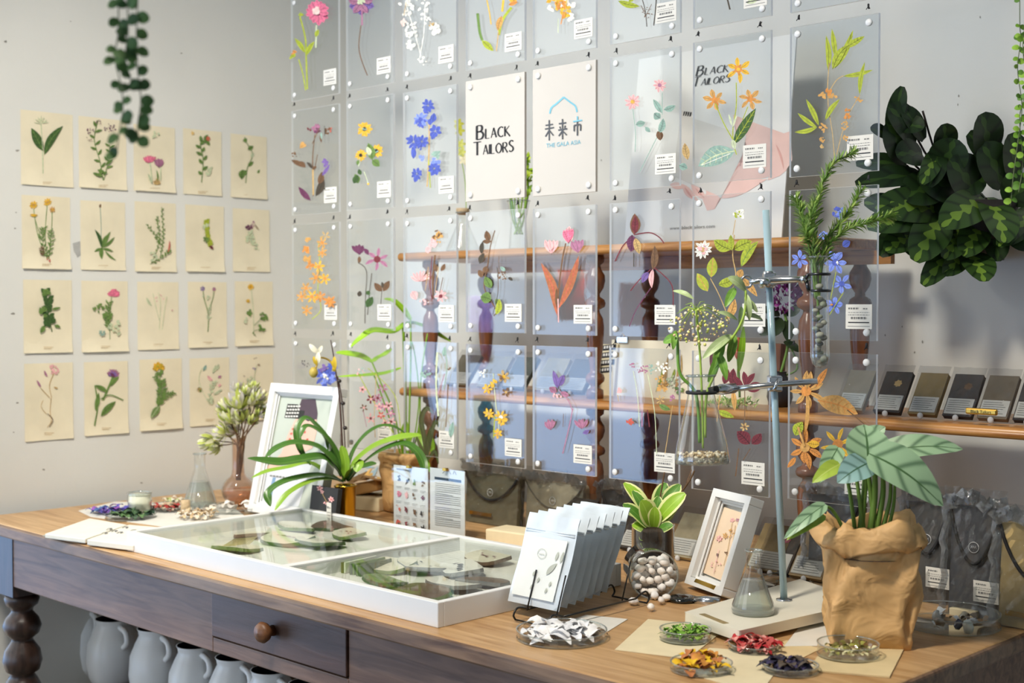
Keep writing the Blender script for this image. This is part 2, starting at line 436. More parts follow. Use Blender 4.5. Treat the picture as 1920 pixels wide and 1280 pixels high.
m_wire = mat('black_wire', (24, 24, 24), .35, .05, 30)
m_ttop = wood('worn_pine_tabletop', (168, 126, 80), (206, 168, 120), 0, 5, .38, 12, .12, (196, 158, 112))
m_apron = wood('dark_stained_wood', (90, 66, 54), (132, 102, 84), 0, 5, .5, 12, .3, (134, 112, 100))
m_lip = wood('scuffed_table_edge', (84, 60, 46), (140, 110, 84), 0, 6, .5, 10, .4, (150, 134, 120))
m_leg = wood('turned_dark_wood', (40, 28, 24), (66, 48, 40), 2, 6, .35, 10, .15)
m_shelf = wood('honey_varnished_wood', (156, 98, 44), (204, 146, 80), 0, 7, .3, 14, .1)
m_post = wood('turned_walnut_post', (92, 54, 32), (140, 86, 52), 2, 6, .25, 8, .1)
# ================================================================ room
def wallbox(a, b, name, m=m_wall):
    q = MB(); q.b2(a, b, m); return struct(q.build(name, loc=a))
wallbox((-.12, -.03, 0), (-.02, 1.10, 2.7), 'wall_left')
wallbox((-.12, 1.09, 0), (4.6, 1.19, 2.7), 'wall_back')
wallbox((4.5, -3.4, 0), (4.6, 1.09, 2.7), 'wall_right')
wallbox((1.7, -3.5, 0), (4.6, -3.4, 2.7), 'wall_front')
wallbox((-.12, -3.4, 0), (-.02, -1.50, 2.7), 'wall_left')
wallbox((-1.2, -3.5, -.1), (4.6, 1.19, 0), 'floor', m_floor)
wallbox((-.12, -3.5, 2.7), (4.6, 1.19, 2.8), 'ceiling', m_ceil)
# small chips, nail holes and scuffs in the plaster
q = MB(); mp = plane((-.02, 0, 0), (1, 0, 0)); d = Draw(mp, q, .0004)
for x, y, r in [(28, 428, 3), (33, 282, 4), (30, 398, 2), (24, 588, 4), (32, 755, 3), (98, 640, 2), (25, 810, 2), (82, 880, 3), (265, 905, 3), (340, 100, 2), (132, 40, 2), (10, 78, 4)]:
    d.poly([(x + r * random.uniform(.6, 1.4) * math.cos(k), y + r * random.uniform(.3, .7) * math.sin(k)) for k in (0, 1, 2, 3, 4, 5)], mat('plaster_chip', (150, 146, 138), .9, .2, 60))
d.poly([(136, 456), (150, 452), (152, 478), (145, 482), (138, 470)], mat('plaster_scuff', (176, 176, 172), .9, .1, 60))
struct(q.build('trim_1', loc=(-.02, 0, 1)))
q = MB(); mp = plane((0, 1.09, 0), (0, 1, 0)); d = Draw(mp, q, .0004)
for x, y, r in [(1798, 180, 3), (1796, 196, 2), (1730, 640, 3), (1692, 612, 2), (1838, 32, 2), (1660, 628, 2), (1128, 300, 2), (1715, 660, 2), (1850, 470, 2)]:
    d.poly([(x + r * random.uniform(.3, .7) * math.cos(k), y + r * random.uniform(.6, 1.4) * math.sin(k)) for k in (0, 1, 2, 3, 4, 5)], mat('plaster_chip', (150, 146, 138)))
struct(q.build('trim_2', loc=(0, 1.09, 1)))
# ================================================================ light and camera
w = bpy.data.worlds.new('World'); bpy.context.scene.world = w; w.use_nodes = True
N, L = w.node_tree.nodes, w.node_tree.links; bg = N['Background']
tc = N.new('ShaderNodeTexCoord'); sp = N.new('ShaderNodeSeparateXYZ'); L.new(tc.outputs['Generated'], sp.inputs[0])
rp = N.new('ShaderNodeValToRGB'); mr = N.new('ShaderNodeMapRange'); mr.inputs[1].default_value = -.35; mr.inputs[2].default_value = .35
L.new(sp.outputs[2], mr.inputs[0]); L.new(mr.outputs[0], rp.inputs[0])
e = rp.color_ramp.elements
e[0].position = 0; e[0].color = (.18, .26, .40, 1)
e[1].position = 1; e[1].color = (.56, .59, .58, 1)
for p_, c_ in ((.30, (.40, .66, 1.10, 1)), (.42, (.62, .92, 1.45, 1)), (.5, (.64, .78, 1.0, 1)), (.6, (.66, .69, .70, 1))):
    k = e.new(p_); k.color = c_
L.new(rp.outputs[0], bg.inputs[0]); bg.inputs[1].default_value = 3.4
def area(name, loc, to, size, power, col, sy=None, spread=180):
    l = bpy.data.lights.new(name, 'AREA'); l.energy = power; l.color = col; l.size = size; l.spread = math.radians(spread)
    if sy: l.shape = 'RECTANGLE'; l.size_y = sy
    o = bpy.data.objects.new(name, l); C.objects.link(o); o.location = loc
    o.rotation_euler = (V(to) - V(loc)).to_track_quat('-Z', 'Y').to_euler(); return o
po = area('window_portal', (-.07, -.76, 1.3), (3, -.76, 1.3), 1.45, 1, (1, 1, 1), 2.6); po.data.cycles.is_portal = True
po = area('front_gap_portal', (.82, -3.45, 1.3), (.82, 1, 1.3), 1.7, 1, (1, 1, 1), 2.6); po.data.cycles.is_portal = True  # unseen front opening, sized to let in fill light; no door known
area('ceiling_spot_corner', (1.15, -.75, 2.45), (.15, .9, .6), .22, 9.5, (1, .93, .82), spread=85)
area('ceiling_spot_table', (1.9, -.9, 2.55), (1.9, .5, .75), .25, 11, (1, .91, .78), spread=100)
area('poster_fill', (1.0, -.55, 2.5), (1.35, .9, 1.5), .18, .8, (1, .95, .88), spread=60)  # fill added to brighten the poster, not a known ceiling lamp
_s = bpy.data.lights.new('cloth_fill_sun', 'SUN'); _s.energy = 16; _s.angle = .01; _o = bpy.data.objects.new('cloth_fill_sun', _s); C.objects.link(_o)  # added sun that brightens the cloths mirrored in the panels
_o.rotation_euler = V((-.15, -.6, -.78)).to_track_quat('-Z', 'Y').to_euler(); _o.location = (-1, 2, 5)
cd = bpy.data.cameras.new('Camera'); cam = bpy.data.objects.new('Camera', cd); C.objects.link(cam)
cam.matrix_world = Matrix(((RV.x, UV_.x, -FV.x, CAM.x), (RV.y, UV_.y, -FV.y, CAM.y), (RV.z, UV_.z, -FV.z, CAM.z), (0, 0, 0, 1)))
cd.sensor_width = 36; cd.lens = FOC / 1920 * 36; cd.clip_start = .05
cd.dof.use_dof = True; cd.dof.focus_distance = 2.3; cd.dof.aperture_fstop = 5.0
sc = bpy.context.scene; sc.camera = cam
sc.view_settings.view_transform = 'Standard'; sc.view_settings.look = 'None'; sc.view_settings.gamma = 1; sc.view_settings.exposure = 0.08
sc.cycles.max_bounces = 12; sc.cycles.transparent_max_bounces = 40; sc.cycles.caustics_reflective = False; sc.cycles.caustics_refractive = False
sc.cycles.use_denoising = True; sc.cycles.sample_clamp_indirect = 6
# ================================================================ table
T = thing('table', 'long worn pine table with a dark drawer front and turned legs', 'table', (1.15, .45, 0))
TY0, TY1, TX0, TX1 = -.075, 1.02, .03, 2.275
q = MB(); q.b2((TX0 + .004, TY0 + .006, .728), (TX1 - .004, TY1, .75), m_ttop); q.build('tabletop', T, bev=.004)
q = MB(); q.b2((TX0, TY0, .722), (TX1, TY0 + .02, .748), m_lip); q.b2((TX0, TY0 + .02, .722), (TX0 + .02, TY1, .748), m_lip); q.b2((TX1 - .02, TY0 + .02, .722), (TX1, TY1, .748), m_lip)
q.build('table_edge', T, bev=.004)
ay = TY0 + .035
dx0, dx1 = YY(400, 1140, ay).x, YY(652, 1200, ay).x
q = MB()
q.b2((.10, ay, .60), (dx0 - .002, ay + .022, .722), m_apron); q.b2((dx1 + .002, ay, .60), (2.22, ay + .022, .722), m_apron); q.b2((dx0 - .002, ay, .60), (dx1 + .002, ay + .022, .628), m_apron)
q.b2((.07, ay + .02, .60), (.092, 1.0, .722), m_apron); q.b2((2.21, ay + .02, .60), (2.232, 1.0, .722), m_apron); q.b2((.09, .98, .60), (2.22, 1.0, .722), m_apron)
q.build('apron', T, bev=.002)
q = MB(); q.b2((dx0, ay - .004, .631), (dx1, ay + .018, .719), wood('worn_drawer_front', (62, 42, 36), (94, 68, 58), 0, 5, .45, 12, .3, (104, 80, 66)))
dr = q.build('drawer', T, bev=.002)
kx = YY(515, 1185, ay).x
q = MB(); q.lathe([(.0, .0), (.010, .0), (.009, .008), (.016, .014), (.019, .022), (.015, .030), (.0, .033)], (kx, ay - .004, .675), wood('turned_knob_wood', (92, 58, 34), (130, 86, 52), 0), 20, Matrix.Rotation(PI / 2, 3, 'X'))
q.build('knob', dr)
def leg(x, y):
    q = MB(); q.b2((x - .042, y - .042, .575), (x + .042, y + .042, .722), m_leg)
    pr = [(.001, .575), (.036, .573), (.040, .562), (.036, .548), (.026, .54), (.024, .532), (.038, .515), (.044, .498), (.038, .480), (.024, .468), (.025, .462), (.040, .440), (.045, .415), (.038, .392), (.026, .384), (.034, .372), (.042, .355), (.041, .30), (.036, .16), (.028, .06), (.036, .04), (.034, .0), (.001, 0)]
    q.lathe(pr, (x, y, 0), m_leg, 24); q.build('leg', T)
for x, y in ((.124, TY0 + .075), (2.19, TY0 + .075), (.085, .94), (2.19, .94)): leg(x, y)
q = MB(); q.b2((.1, .12, .285), (2.18, .86, .30), m_lip); q.build('lower_shelf', T, bev=.002)
# ================================================================ shelf unit
S = thing('shelf_unit', 'honey wooden two-tier shelf with turned walnut posts standing on the table', 'shelf', (1.3, .85, .75))
def board(x0, x1, z, name):
    q = MB(); q.b2((x0, .73, z - .02), (x1, 1.0, z), m_shelf)
    q.tube([(x0 + .004, .73, z - .010), (x1 - .004, .73, z - .010)], .0105, m_shelf, 12); q.build(name, S, bev=.003)
board(.635, 1.815, 1.378, 'upper_board'); board(.64, 2.62, 1.048, 'lower_board')
q = MB(); q.b2((.68, .93, 1.33), (1.85, .945, 1.357), m_shelf); q.build('rail', S)
def post(x, y, z0, z1):
    h = z1 - z0; R = .019
    pr = [(.0, 0), (.95, 0), (1.0, .03), (.95, .06), (.55, .075), (.5, .09), (1.05, .12), (1.12, .145), (.95, .17), (.55, .185), (.6, .21), (.85, .32), (.98, .42), (1.02, .5), (.9, .56), (.55, .60), (.5, .62), (1.1, .64), (1.2, .665), (1.05, .69), (.55, .71), (.52, .73), (.95, .77), (1.15, .82), (1.1, .86), (.7, .9), (.6, .93), (1.0, .95), (1.05, .98), (.95, 1), (0, 1)]
    q = MB(); q.lathe([(r * R, z * h) for r, z in pr], (x, y, z0), m_post, 24); q.build('post', S)
for x in (.71, 1.24, 1.77):
    for y in (.765, .955):
        post(x, y, 1.048, 1.358); post(x, y, .75, 1.028)
for y in (.765, .955): post(2.55, y, .75, 1.028)
# ================================================================ botanical prints on the left wall
def px_rect(x0, y0, x1, y1, h):
    """corners of a print: top-left pixel, bottom-right pixel; kept upright on the wall"""
    a = XX(x0, y0, -.02); b = XX(x1, y1, -.02)
    return a.y, b.y, a.z, b.z
PR = [
 (38,205,137,352,'two broad green leaves and a faint white flower head','s s 2 80,325 79,280; l G 17 80,283 58,240 g; l G 15 82,290 117,236 g; s s 1.2 79,280 76,232; p s 76,232 16 7 1.6 90 160; s s 1 79,280 74,222'),
 (147,217,237,357,'a tall sprig of tiny purple flowers','L g 1.5 14 5 9 193,338 186,300 176,262 183,225; L g 1.2 12 4 7 193,338 205,290 204,270; b P 205,239 11 16 1.8; b P 168,248 9 12 1.8; b P 183,230 5 6 1.6; b g 190,325 8 8 4; b n 165,258 6 6 1.5; l g 6 190,330 172,324; l g 6 196,310 210,298'),
 (250,232,328,362,'a pink and a lilac crocus growing from bulbs','p p 279,306 17 7 5 90 90; p m 297,314 17 6 6 90 60; s s 2 280,305 284,340; s s 2 300,315 300,338; b t 293,341 6 9 4; l s 5 284,345 276,325; l g 3 294,340 292,318; b s 290,253 6 8 3'),
 (343,240,415,368,'one orange flower above a leafy green stem','L g 1.4 13 6 12 377,342 380,300 375,268 389,262; f a o 389,260 5 8 3; f y - 360,250 4 5 2; L s 1 8 3 8 388,330 392,315'),
 (432,250,500,374,'a thin climbing vine with heart leaves','s g 1.3 460,343 463,315 473,290 462,268 458,257; l g 10 462,320 450,330; l g 12 455,318 452,336; l g 7 464,312 474,303; l g 8 464,281 474,274; l g 7 455,265 462,260; l s 6 470,296 474,286; l g 4 482,325 486,318'),
 (40,365,132,505,'four yellow button flowers on thin stems','s g 1.2 62,388 70,440 88,486; s g 1.2 88,380 84,440 88,486; s g 1.2 97,396 96,430 90,486; s g 1.2 62,402 74,440; f y x 62,384 8 9 4; f y x 88,379 8 9 4; f x y 97,393 6 8 3; l y 5 55,402 70,403; L g .8 11 2.4 18 88,486 78,450 80,425; L g .8 10 2.4 14 90,486 94,455 92,430; L n .7 8 2 8 80,480 74,462; b a 88,486 5 5 2'),
 (150,375,235,507,'a rosette of narrow leaves under one bare stalk','s c 1 188,462 189,430 187,386; l n 4 187,390 188,382; l G 7 190,464 177,430; l g 7 190,464 206,434; l g 6 190,464 214,444; l g 5 190,466 176,472; l g 5 190,466 212,472; l g 8 190,462 190,486; l g 4 196,470 217,488; l g 6 192,460 200,440'),
 (252,377,330,510,'spindly branches of small green buds','L g 1 5 2.4 18 283,494 296,460 290,440 273,420; L g 1 5 2.4 20 300,480 305,440 302,388; L g 1 5 2.4 12 299,460 296,430 292,405; L g 1 6 3 14 280,495 305,480 318,468; l a 3 313,474 316,450; b s 286,480 9 14 3'),
 (347,383,420,510,'a short pale green catkin sprig','L l 1 7 6 20 396,466 388,440 386,412; b s 385,425 5 10 3; l r 5 392,460 399,468; b g 386,450 6 7 3'),
 (436,390,505,510,'small plum coloured blossoms over light leaves','b P 465,426 6 9 3; b m 473,420 5 4 2; L s 1 8 4 10 485,470 472,450 468,435; b s 468,448 8 8 4; l n 2 476,420 485,432'),
 (43,524,135,660,'a dense upright mint-like green sprig','L G 2 14 8 16 97,622 90,590 88,565 84,542; b g 84,548 7 7 5; b G 90,600 9 9 6; l g 9 82,610 74,624; l g 6 100,610 112,614; l g 5 95,580 112,576; b g 80,585 9 7 6'),
 (152,526,240,658,'one bright pink blossom over feathery leaves','p p 213,556 14 9 6 90 130; b p 213,548 5 8 4; s g 1.2 205,636 204,590 208,556; L g .8 10 3 20 204,620 200,595 203,565; b g 182,577 9 12 4; b s 215,615 13 16 4; b g 200,592 8 10 4; b c 190,620 9 8 3'),
 (257,528,335,654,'a very faint pair of pale stems','s s 1 298,618 300,570 296,548; s s 1 303,618 308,580 312,556; s s 1 298,600 290,570 286,550; l s 5 274,558 284,574; b q 298,560 9 7 1.4; b q 322,580 2 2 1.4'),
 (352,528,425,650,'two small violet flowers on a slim stalk','s g 1.4 389,622 390,590 382,560 380,545; s g 1.2 390,585 398,560 400,545; f v - 379,541 5 6 3; f m - 400,542 4 6 3; L s .8 6 3 8 390,600 392,570; b s 386,556 6 6 3'),
 (440,527,511,647,'two yellow flowers and cut green leaves','s s 1.2 475,626 474,580 470,540; f y o 469,538 6 9 4; f y - 464,564 4 7 3; b g 466,584 6 8 4; b g 494,592 8 12 4; b g 488,616 6 8 4; b s 459,600 5 6 3; s g 1 475,610 490,595; s g 1 475,620 486,617; b g 475,625 3 4 2'),
 (45,682,137,821,'a faded pink carnation with a curling stem','s t 1.2 96,745 92,722 100,700; b q 100,694 9 12 3.5; l m 4 76,726 68,712; l m 4 88,706 82,694; s t 1 92,745 76,728; s t 1.1 95,745 93,770 95,790 88,800; s n 1.2 88,775 98,786 92,800; s t .8 80,750 76,762 86,776; l t 3 100,725 108,728'),
 (157,679,240,811,'a lilac knapweed above long green leaves','p m 211,704 14 9 4 80 150; p v 211,704 10 6 3 90 180; s g 3.4 211,706 203,725 192,750; l g 8 206,724 222,706; l g 9 200,734 177,722; s g 2.4 177,722 182,760 176,798; l g 9 178,770 184,735; l g 12 188,780 216,752; s g 2 188,748 205,740 230,750; b P 211,702 3 5 3'),
 (261,674,341,802,'a flat yellow flower head over fern leaves','p y 297,692 13 9 6 90 170; b y 297,687 8 10 4; b g 300,700 6 8 4; L g 1.6 14 4 18 296,765 300,740 302,712; L g 1 9 3 12 300,748 325,735; l g 12 298,760 281,784 s; b l 296,688 10 5 2; L g 1 8 3 10 300,720 288,704'),
 (355,672,430,794,'a spray of pale pink-striped pea shoots','s s 1 392,758 380,735 372,710 378,690; l c 6 380,695 386,684; l q 6 388,704 398,714; l m 5 408,708 414,704; l q 5 408,724 414,720; l s 6 398,700 404,684; l s 6 404,694 409,682; l s 5 400,740 416,730; l g 5 376,735 372,725; L s 1 8 4 10 392,758 395,730 400,715; b t 372,730 4 6 2; b s 392,748 8 8 4'),
 (445,665,512,785,'tiny dark buds on pale twigs','b v 475,690 4 5 1.8; b n 478,672 2 2 1.6; b n 485,684 2 3 1.6; s s 1 478,745 476,710 480,684; l s 5 470,730 462,715; b s 470,712 8 8 3; b n 457,705 1 2 1.6; L s 1 8 3 8 476,750 480,715')]
for i, (x0, y0, x1, y1, ds, sp) in enumerate(PR):
    ya, yb, za, zb = px_rect(x0, y0, x1, y1, 0)
    q = MB(); n = 8; X = -.0195; col = i % 5; row = i // 5
    vs = []
    for a in range(n + 1):
        for b in range(n + 1):
            t = a / n; u = b / n; cl = .0028 * max(0, (u - .82) / .18) ** 2 * (1 + (i * 7 % 3) * .5) + .0006 * math.sin(5 * t + i)
            vs.append(V((X + .0006 + cl, ya + (yb - ya) * t, za + (zb - za) * u)))
    q.add(vs, [(a * (n + 1) + b, a * (n + 1) + b + 1, (a + 1) * (n + 1) + b + 1, (a + 1) * (n + 1) + b) for a in range(n) for b in range(n)], m_cream, smooth=True)
    q.slab([(X + .0004, ya, za), (X + .0004, yb, za), (X + .0004, yb, zb), (X + .0004, ya, zb)], .0004, (1, 0, 0), m_cream)
    d = Draw(plane((X, 0, 0), (1, 0, 0)), q, .0022); d.run(sp)
    mx, mz = (x0 + x1) / 2, y1 - (y1 - y0) * .07
    for k in range(2): d.stem([(mx - 9, mz + k * 3), (mx + 9 - 4 * k, mz + k * 3)], .7, pm('t'))
    o = q.build('botanical_print', loc=(X, (ya + yb) / 2, zb))
    tag(o, 'cream wall print of ' + ds, 'print', 'botanical prints on the left wall')
# ================================================================ hanging acrylic panels
YP = .62; PT = .006
mpP = plane((0, YP, 0), (0, 1, 0))
PXC = [(.349, .541), (.571, .745), (.780, .960), (.990, 1.170), (1.194, 1.368), (1.405, 1.578), (1.609, 1.781), (1.821, 1.994)]
PZR = [(1.768, 2.028), (1.478, 1.742), (1.190, 1.454), (.903, 1.165)]
SPEC = {
 (0,0): ('pink poppy with lime stem', 'f p h 597,22 24 14 16; b h 597,20 7 8 4; s l 3 566,32 576,70 578,110 580,168; s s 3 597,48 596,90; s l 2.4 564,112 572,140 577,170; l l 9 576,100 556,72; l l 9 578,105 594,78; b l 567,28 4 5 3; b o 556,100 6 6 4; l l 8 596,70 602,56; b l 555,108 6 4 4'),
 (0,1): ('drooping purple columbine', 'p v 678,6 26 5 15 270 150; p m 678,4 24 4 13 270 200; b s 680,0 8 10 4; s m 3 682,20 682,48; s n 1.8 680,48 676,85 680,110 692,142'),
 (0,2): ('white blossom spray', 'b w 760,15 14 18 4; b w 790,12 16 14 4; b w 775,55 16 18 4; b w 818,55 9 16 5; b w 772,85 8 14 4; b h 756,42 6 7 4; b w 800,35 10 9 3; s w 1.2 765,10 780,60 792,105; s w 1.2 800,10 798,60 790,110; b t 812,46 5 6 2; s t 1 765,5 760,30; b w 795,115 8 8 3'),
 (0,3): ('yellow tulip strands and one green leaf', 's y 2 913,0 918,24 921,46; s y 4 944,0 942,22; l y 14 958,-10 968,6; s g 5 896,25 900,60 905,76; l l 12 904,76 926,96; s l 5 960,14 943,38 936,66; l x 12 942,30 934,58; l o 8 955,10 972,4; s t 2 936,60 932,96'),
 (0,4): ('yellow and white narcissus cluster', 'b y 1040,5 14 14 6; b w 1064,6 14 12 6; b o 1052,12 12 12 4; b y 1062,22 10 16 5; b o 1062,28 5 6 3; b w 1072,34 7 7 4; s o 2 1058,30 1054,46; s s 1.5 1049,36 1049,62; b w 1034,16 5 7 4; s y 1.5 1066,-10 1062,30'),
 (0,5): ('fine brown twigs', 's d 1.4 1203,-6 1210,20 1213,50; s d 2 1231,-4 1229,22 1226,48; s n 1 1211,30 1222,8; s n 1 1211,30 1202,10; b n 1212,24 11 22 1.4; l l 12 1160,2 1200,12; l l 8 1180,4 1192,-6'),
 (0,6): ('bare dark stalk', 's d 3 1362,-10 1369,18; l s 10 1420,0 1400,6'),
 (0,7): ('pale leaf tip', 'l s 12 1560,-20 1585,-8; s t 2 1560,-40 1572,0'),
 (1,0): ('dusky thistle with ragged brown leaves', 'b m 594,240 7 14 4; b P 596,246 5 8 3; b r 580,244 4 6 2.5; b n 616,245 6 10 3; b a 620,243 4 5 2; s n 2 592,252 588,290 588,320 589,368; s t 3 588,318 589,365; b x 568,272 5 9 4; l n 9 548,300 575,314; l n 9 575,314 560,303; l d 14 594,368 608,330; l n 12 600,345 606,322; l v 7 606,330 621,308; l P 11 585,376 562,350; l P 8 584,374 568,362; s n 1.4 592,320 598,290; s n 1.4 588,270 602,240; b v 612,305 6 9 4; l d 6 588,316 578,304; l n 5 606,250 606,268; l c 4 605,248 606,262; b n 556,290 5 8 2.5; s d 1.2 612,236 612,255; l n 6 590,318 597,312'),
 (1,1): ('three small sunflowers', 'f y k 684,242 15 10 9; b c 684,242 4 4 2; f y k 707,283 14 10 8; f y k 678,291 12 10 7; b c 707,283 4 4 2; l g 16 700,300 692,268; l g 14 700,300 714,312; l s 10 696,292 690,275; l g 12 674,344 668,326; l G 12 666,344 674,328; l G 8 680,328 676,317; s s 1.6 678,303 675,312; s s 1.6 686,322 694,345; b y 694,345 4 3 2; l g 6 676,300 673,310'),
 (1,2): ('tall deep blue larkspur', 's t 2.4 805,232 805,262 804,300 801,350; s l 2 804,300 807,352; f b - 803,198 13 8 8; b b 800,205 7 10 4; f B b 790,224 15 8 9; b b 792,228 10 14 4; l b 12 812,230 816,212; l b 10 810,222 808,235; f b - 818,246 13 6 10; l b 9 812,262 820,248; f b - 778,266 15 9 9; l b 10 778,298 776,275; f b - 794,266 13 8 9; b b 785,280 8 10 4; b B 795,295 6 6 4; f b - 818,316 14 8 10; b B 822,302 7 8 4; f b - 786,326 12 8 8; l b 9 782,342 788,328; b c 824,288 8 8 5'),
 (1,5): ('two pink cosmos daisies', 'f q x 1187,191 15 9 8; b y 1187,190 3 4 2; f q m 1238,160 13 9 7; s c 1.4 1188,205 1193,250 1192,285; s c 1.4 1243,174 1243,215; l c 11 1242,212 1226,186; l c 12 1246,206 1268,198; l c 15 1240,222 1228,212; l n 9 1240,246 1242,262; s c 1.4 1240,246 1220,285 1200,325; l c 12 1194,234 1212,230; l c 8 1212,238 1222,248; l c 13 1238,250 1246,222; l n 10 1236,246 1241,264'),
 (1,6): ('three soft orange star flowers and one dark leaf', 'f y o 1385,130 25 6 13 .3; f o y 1385,130 12 5 5; f x o 1341,188 22 6 12 .6; f o - 1341,188 12 5 5; f x o 1408,186 21 6 11 .1; f o - 1408,186 11 5 4; s l 2 1382,155 1382,200 1376,240 1376,268; s l 2 1343,194 1358,230 1376,262; s l 1.6 1404,200 1394,225; l G 20 1376,272 1419,203 l; l s 4 1374,236 1368,214; l s 4 1375,240 1384,215; s l 2 1376,268 1383,290; l c 36 1380,283 1311,312 s; s w 1.2 1372,288 1318,310; l s 10 1376,262 1380,280; l t 14 1292,300 1286,268; l c 14 1276,310 1292,316'),
 (1,7): ('lime willow leaves with small orange blossoms', 'l l 11 1553,132 1549,66; l l 10 1567,108 1560,54; l l 12 1566,128 1600,56; l l 12 1585,90 1622,68; l l 16 1562,130 1590,84; s t 1.4 1556,118 1553,160 1554,200; s t 1.4 1558,168 1570,150 1583,142; l l 9 1582,143 1638,131; l l 9 1613,178 1623,116; s t 1.3 1614,178 1592,215 1580,250 1570,290; s t 1.3 1554,200 1562,250 1566,298; b o 1556,172 7 12 3.5; b x 1543,180 7 10 3.5; b x 1563,182 6 8 3.5; b x 1612,186 7 10 3; b o 1592,214 10 10 3.5; b x 1585,235 8 12 3; l l 10 1538,236 1514,186; l l 9 1535,240 1498,212; l l 9 1536,238 1492,248; l l 10 1550,226 1578,186; b x 1546,240 8 14 3; b x 1544,262 5 12 2.6; b x 1588,260 5 8 2.5; b t 1545,275 3 6 2.5'),
 (2,0): ('two arching sprays of ochre orchids', 's l 1.6 597,455 600,500 596,545 602,580 585,598; b x 578,450 6 12 3.5; b o 575,468 6 16 4; b x 577,485 6 14 4; b o 583,498 6 14 4; f x o 606,455 12 6 6; f t - 612,442 10 5 5; f x o 606,474 11 6 6; f y o 600,500 12 6 6; f x o 595,520 14 6 6; f y o 612,522 12 6 6; f x o 577,540 12 6 6; f y o 588,556 13 6 6; f o x 604,556 12 6 6; f o x 622,566 13 7 6; b o 624,566 7 14 4; f x o 570,556 11 6 6; f x o 580,582 12 6 6'),
 (2,1): ('maroon clematis bud and open flower', 'p P 674,478 22 4 9 100 60; l P 8 683,466 692,478; l n 7 674,480 673,494; f m r 708,486 24 6 9 .2; s d 1.6 672,492 688,508 686,560 685,606; s d 1.6 698,512 694,545 690,590; l d 9 674,556 676,545; l G 9 688,552 694,545; l c 10 686,574 700,556; l G 14 688,576 700,556; l n 12 718,546 703,530; l n 12 720,546 732,526; l d 6 719,540 718,528; s d 1.2 718,546 716,570'),
 (2,2): ('tall stem of rosy honeysuckle tubes', 's n 2.6 816,478 812,520 812,560; b x 822,446 10 20 3.5; b q 812,456 8 12 4; b n 820,440 9 12 2.5; b q 806,468 6 8 4; s r 1.6 812,480 808,530 812,562; s n 1.4 832,520 824,560; l n 8 828,508 836,494; l n 7 820,510 818,494; p q 790,528 22 7 5 90 120; p q 783,562 18 4 7 110 40; f q r 829,555 13 7 6; s t 1 825,500 818,550; s t 1 806,500 800,545; b q 796,566 6 6 3'),
 (2,3): ('curved brown leaved twig and a grey one', 's n 1.8 928,432 920,460 914,500 908,540 930,580 926,592; l n 12 918,452 912,432; l n 8 905,452 922,452; l d 9 904,476 906,452; l d 11 900,494 908,474; l n 10 908,512 912,498; l n 11 904,520 898,506; l g 15 922,540 910,518; l g 22 922,562 902,556; l g 14 930,570 940,564; l l 12 932,590 938,560; s d 1.2 926,590 936,545 934,500; b n 944,512 12 12 2.5; l d 6 955,520 964,526; l c 7 950,508 940,500; s n 1 936,545 938,480'),
 (2,4): ('three pink tulips with russet leaves', 'l q 20 1066,456 1068,424; p p 1067,456 30 4 12 92 36; p q 1036,476 28 4 10 90 50; p m 1086,474 26 4 10 95 50; s n 3 1063,456 1056,490 1048,560 1049,600; l u 17 1046,590 1016,492 a; l u 15 1050,578 1088,478 a; l n 8 1048,580 1046,540; s q 2 1049,560 1050,604; b q 1036,466 4 5 3'),
 (2,5): ('slipper orchid with long twisted petals', 'l n 20 1189,440 1190,400 r; l r 14 1191,438 1192,405; s r 2.2 1190,440 1218,436 1236,444 1246,456; s r 2.2 1184,446 1168,462 1154,490; l P 20 1186,440 1184,472; l t 14 1192,446 1200,476; s d 2 1190,474 1190,500; l n 14 1226,506 1229,460; s r 2 1228,502 1244,514 1262,536 1264,572; s r 2 1222,505 1200,525 1184,545; l q 10 1226,504 1224,540; s P 1.6 1222,540 1196,578 1182,612; l v 12 1218,510 1206,530'),
 (2,6): ('mustard leaves with one white scabious', 's t 1.8 1377,440 1374,480 1380,520 1366,560; b w 1386,400 10 16 4; b l 1385,402 6 8 3; s t 1.4 1380,412 1375,440; f w t 1319,468 17 12 8; b q 1319,468 9 12 3; l l 22 1372,468 1340,450; l l 20 1378,468 1412,452; l l 18 1392,500 1424,452 g; l l 20 1336,520 1340,482 x; l l 20 1330,546 1310,512 x; l l 18 1350,534 1382,520; l x 16 1366,598 1382,560; l x 13 1395,520 1424,556; s t 1.6 1336,522 1352,552 1372,600; l l 12 1376,470 1374,440; l x 14 1390,520 1396,505'),
 (2,7): ('pale blue plumbago flowers', 'f B - 1500,486 17 6 12; f B b 1568,492 24 6 16; b w 1570,493 3 4 2; f B b 1580,532 20 5 13; f B b 1566,572 19 5 13; l b 14 1582,462 1596,452; f B - 1580,400 12 6 9; s l 1.4 1570,510 1560,560; s l 1.4 1584,548 1558,590; b B 1545,440 8 8 4; b o 1562,570 3 4 2; b b 1572,398 8 8 4'),
 (3,0): ('bright blue cornflower cluster', 'f b - 612,705 22 9 11; b B 615,710 14 20 5; b b 625,685 8 12 5; l b 10 615,720 604,728; b v 606,690 8 8 4; b w 612,706 5 7 3; s c 1.4 618,725 622,780; b k 576,680 8 8 1.6'),
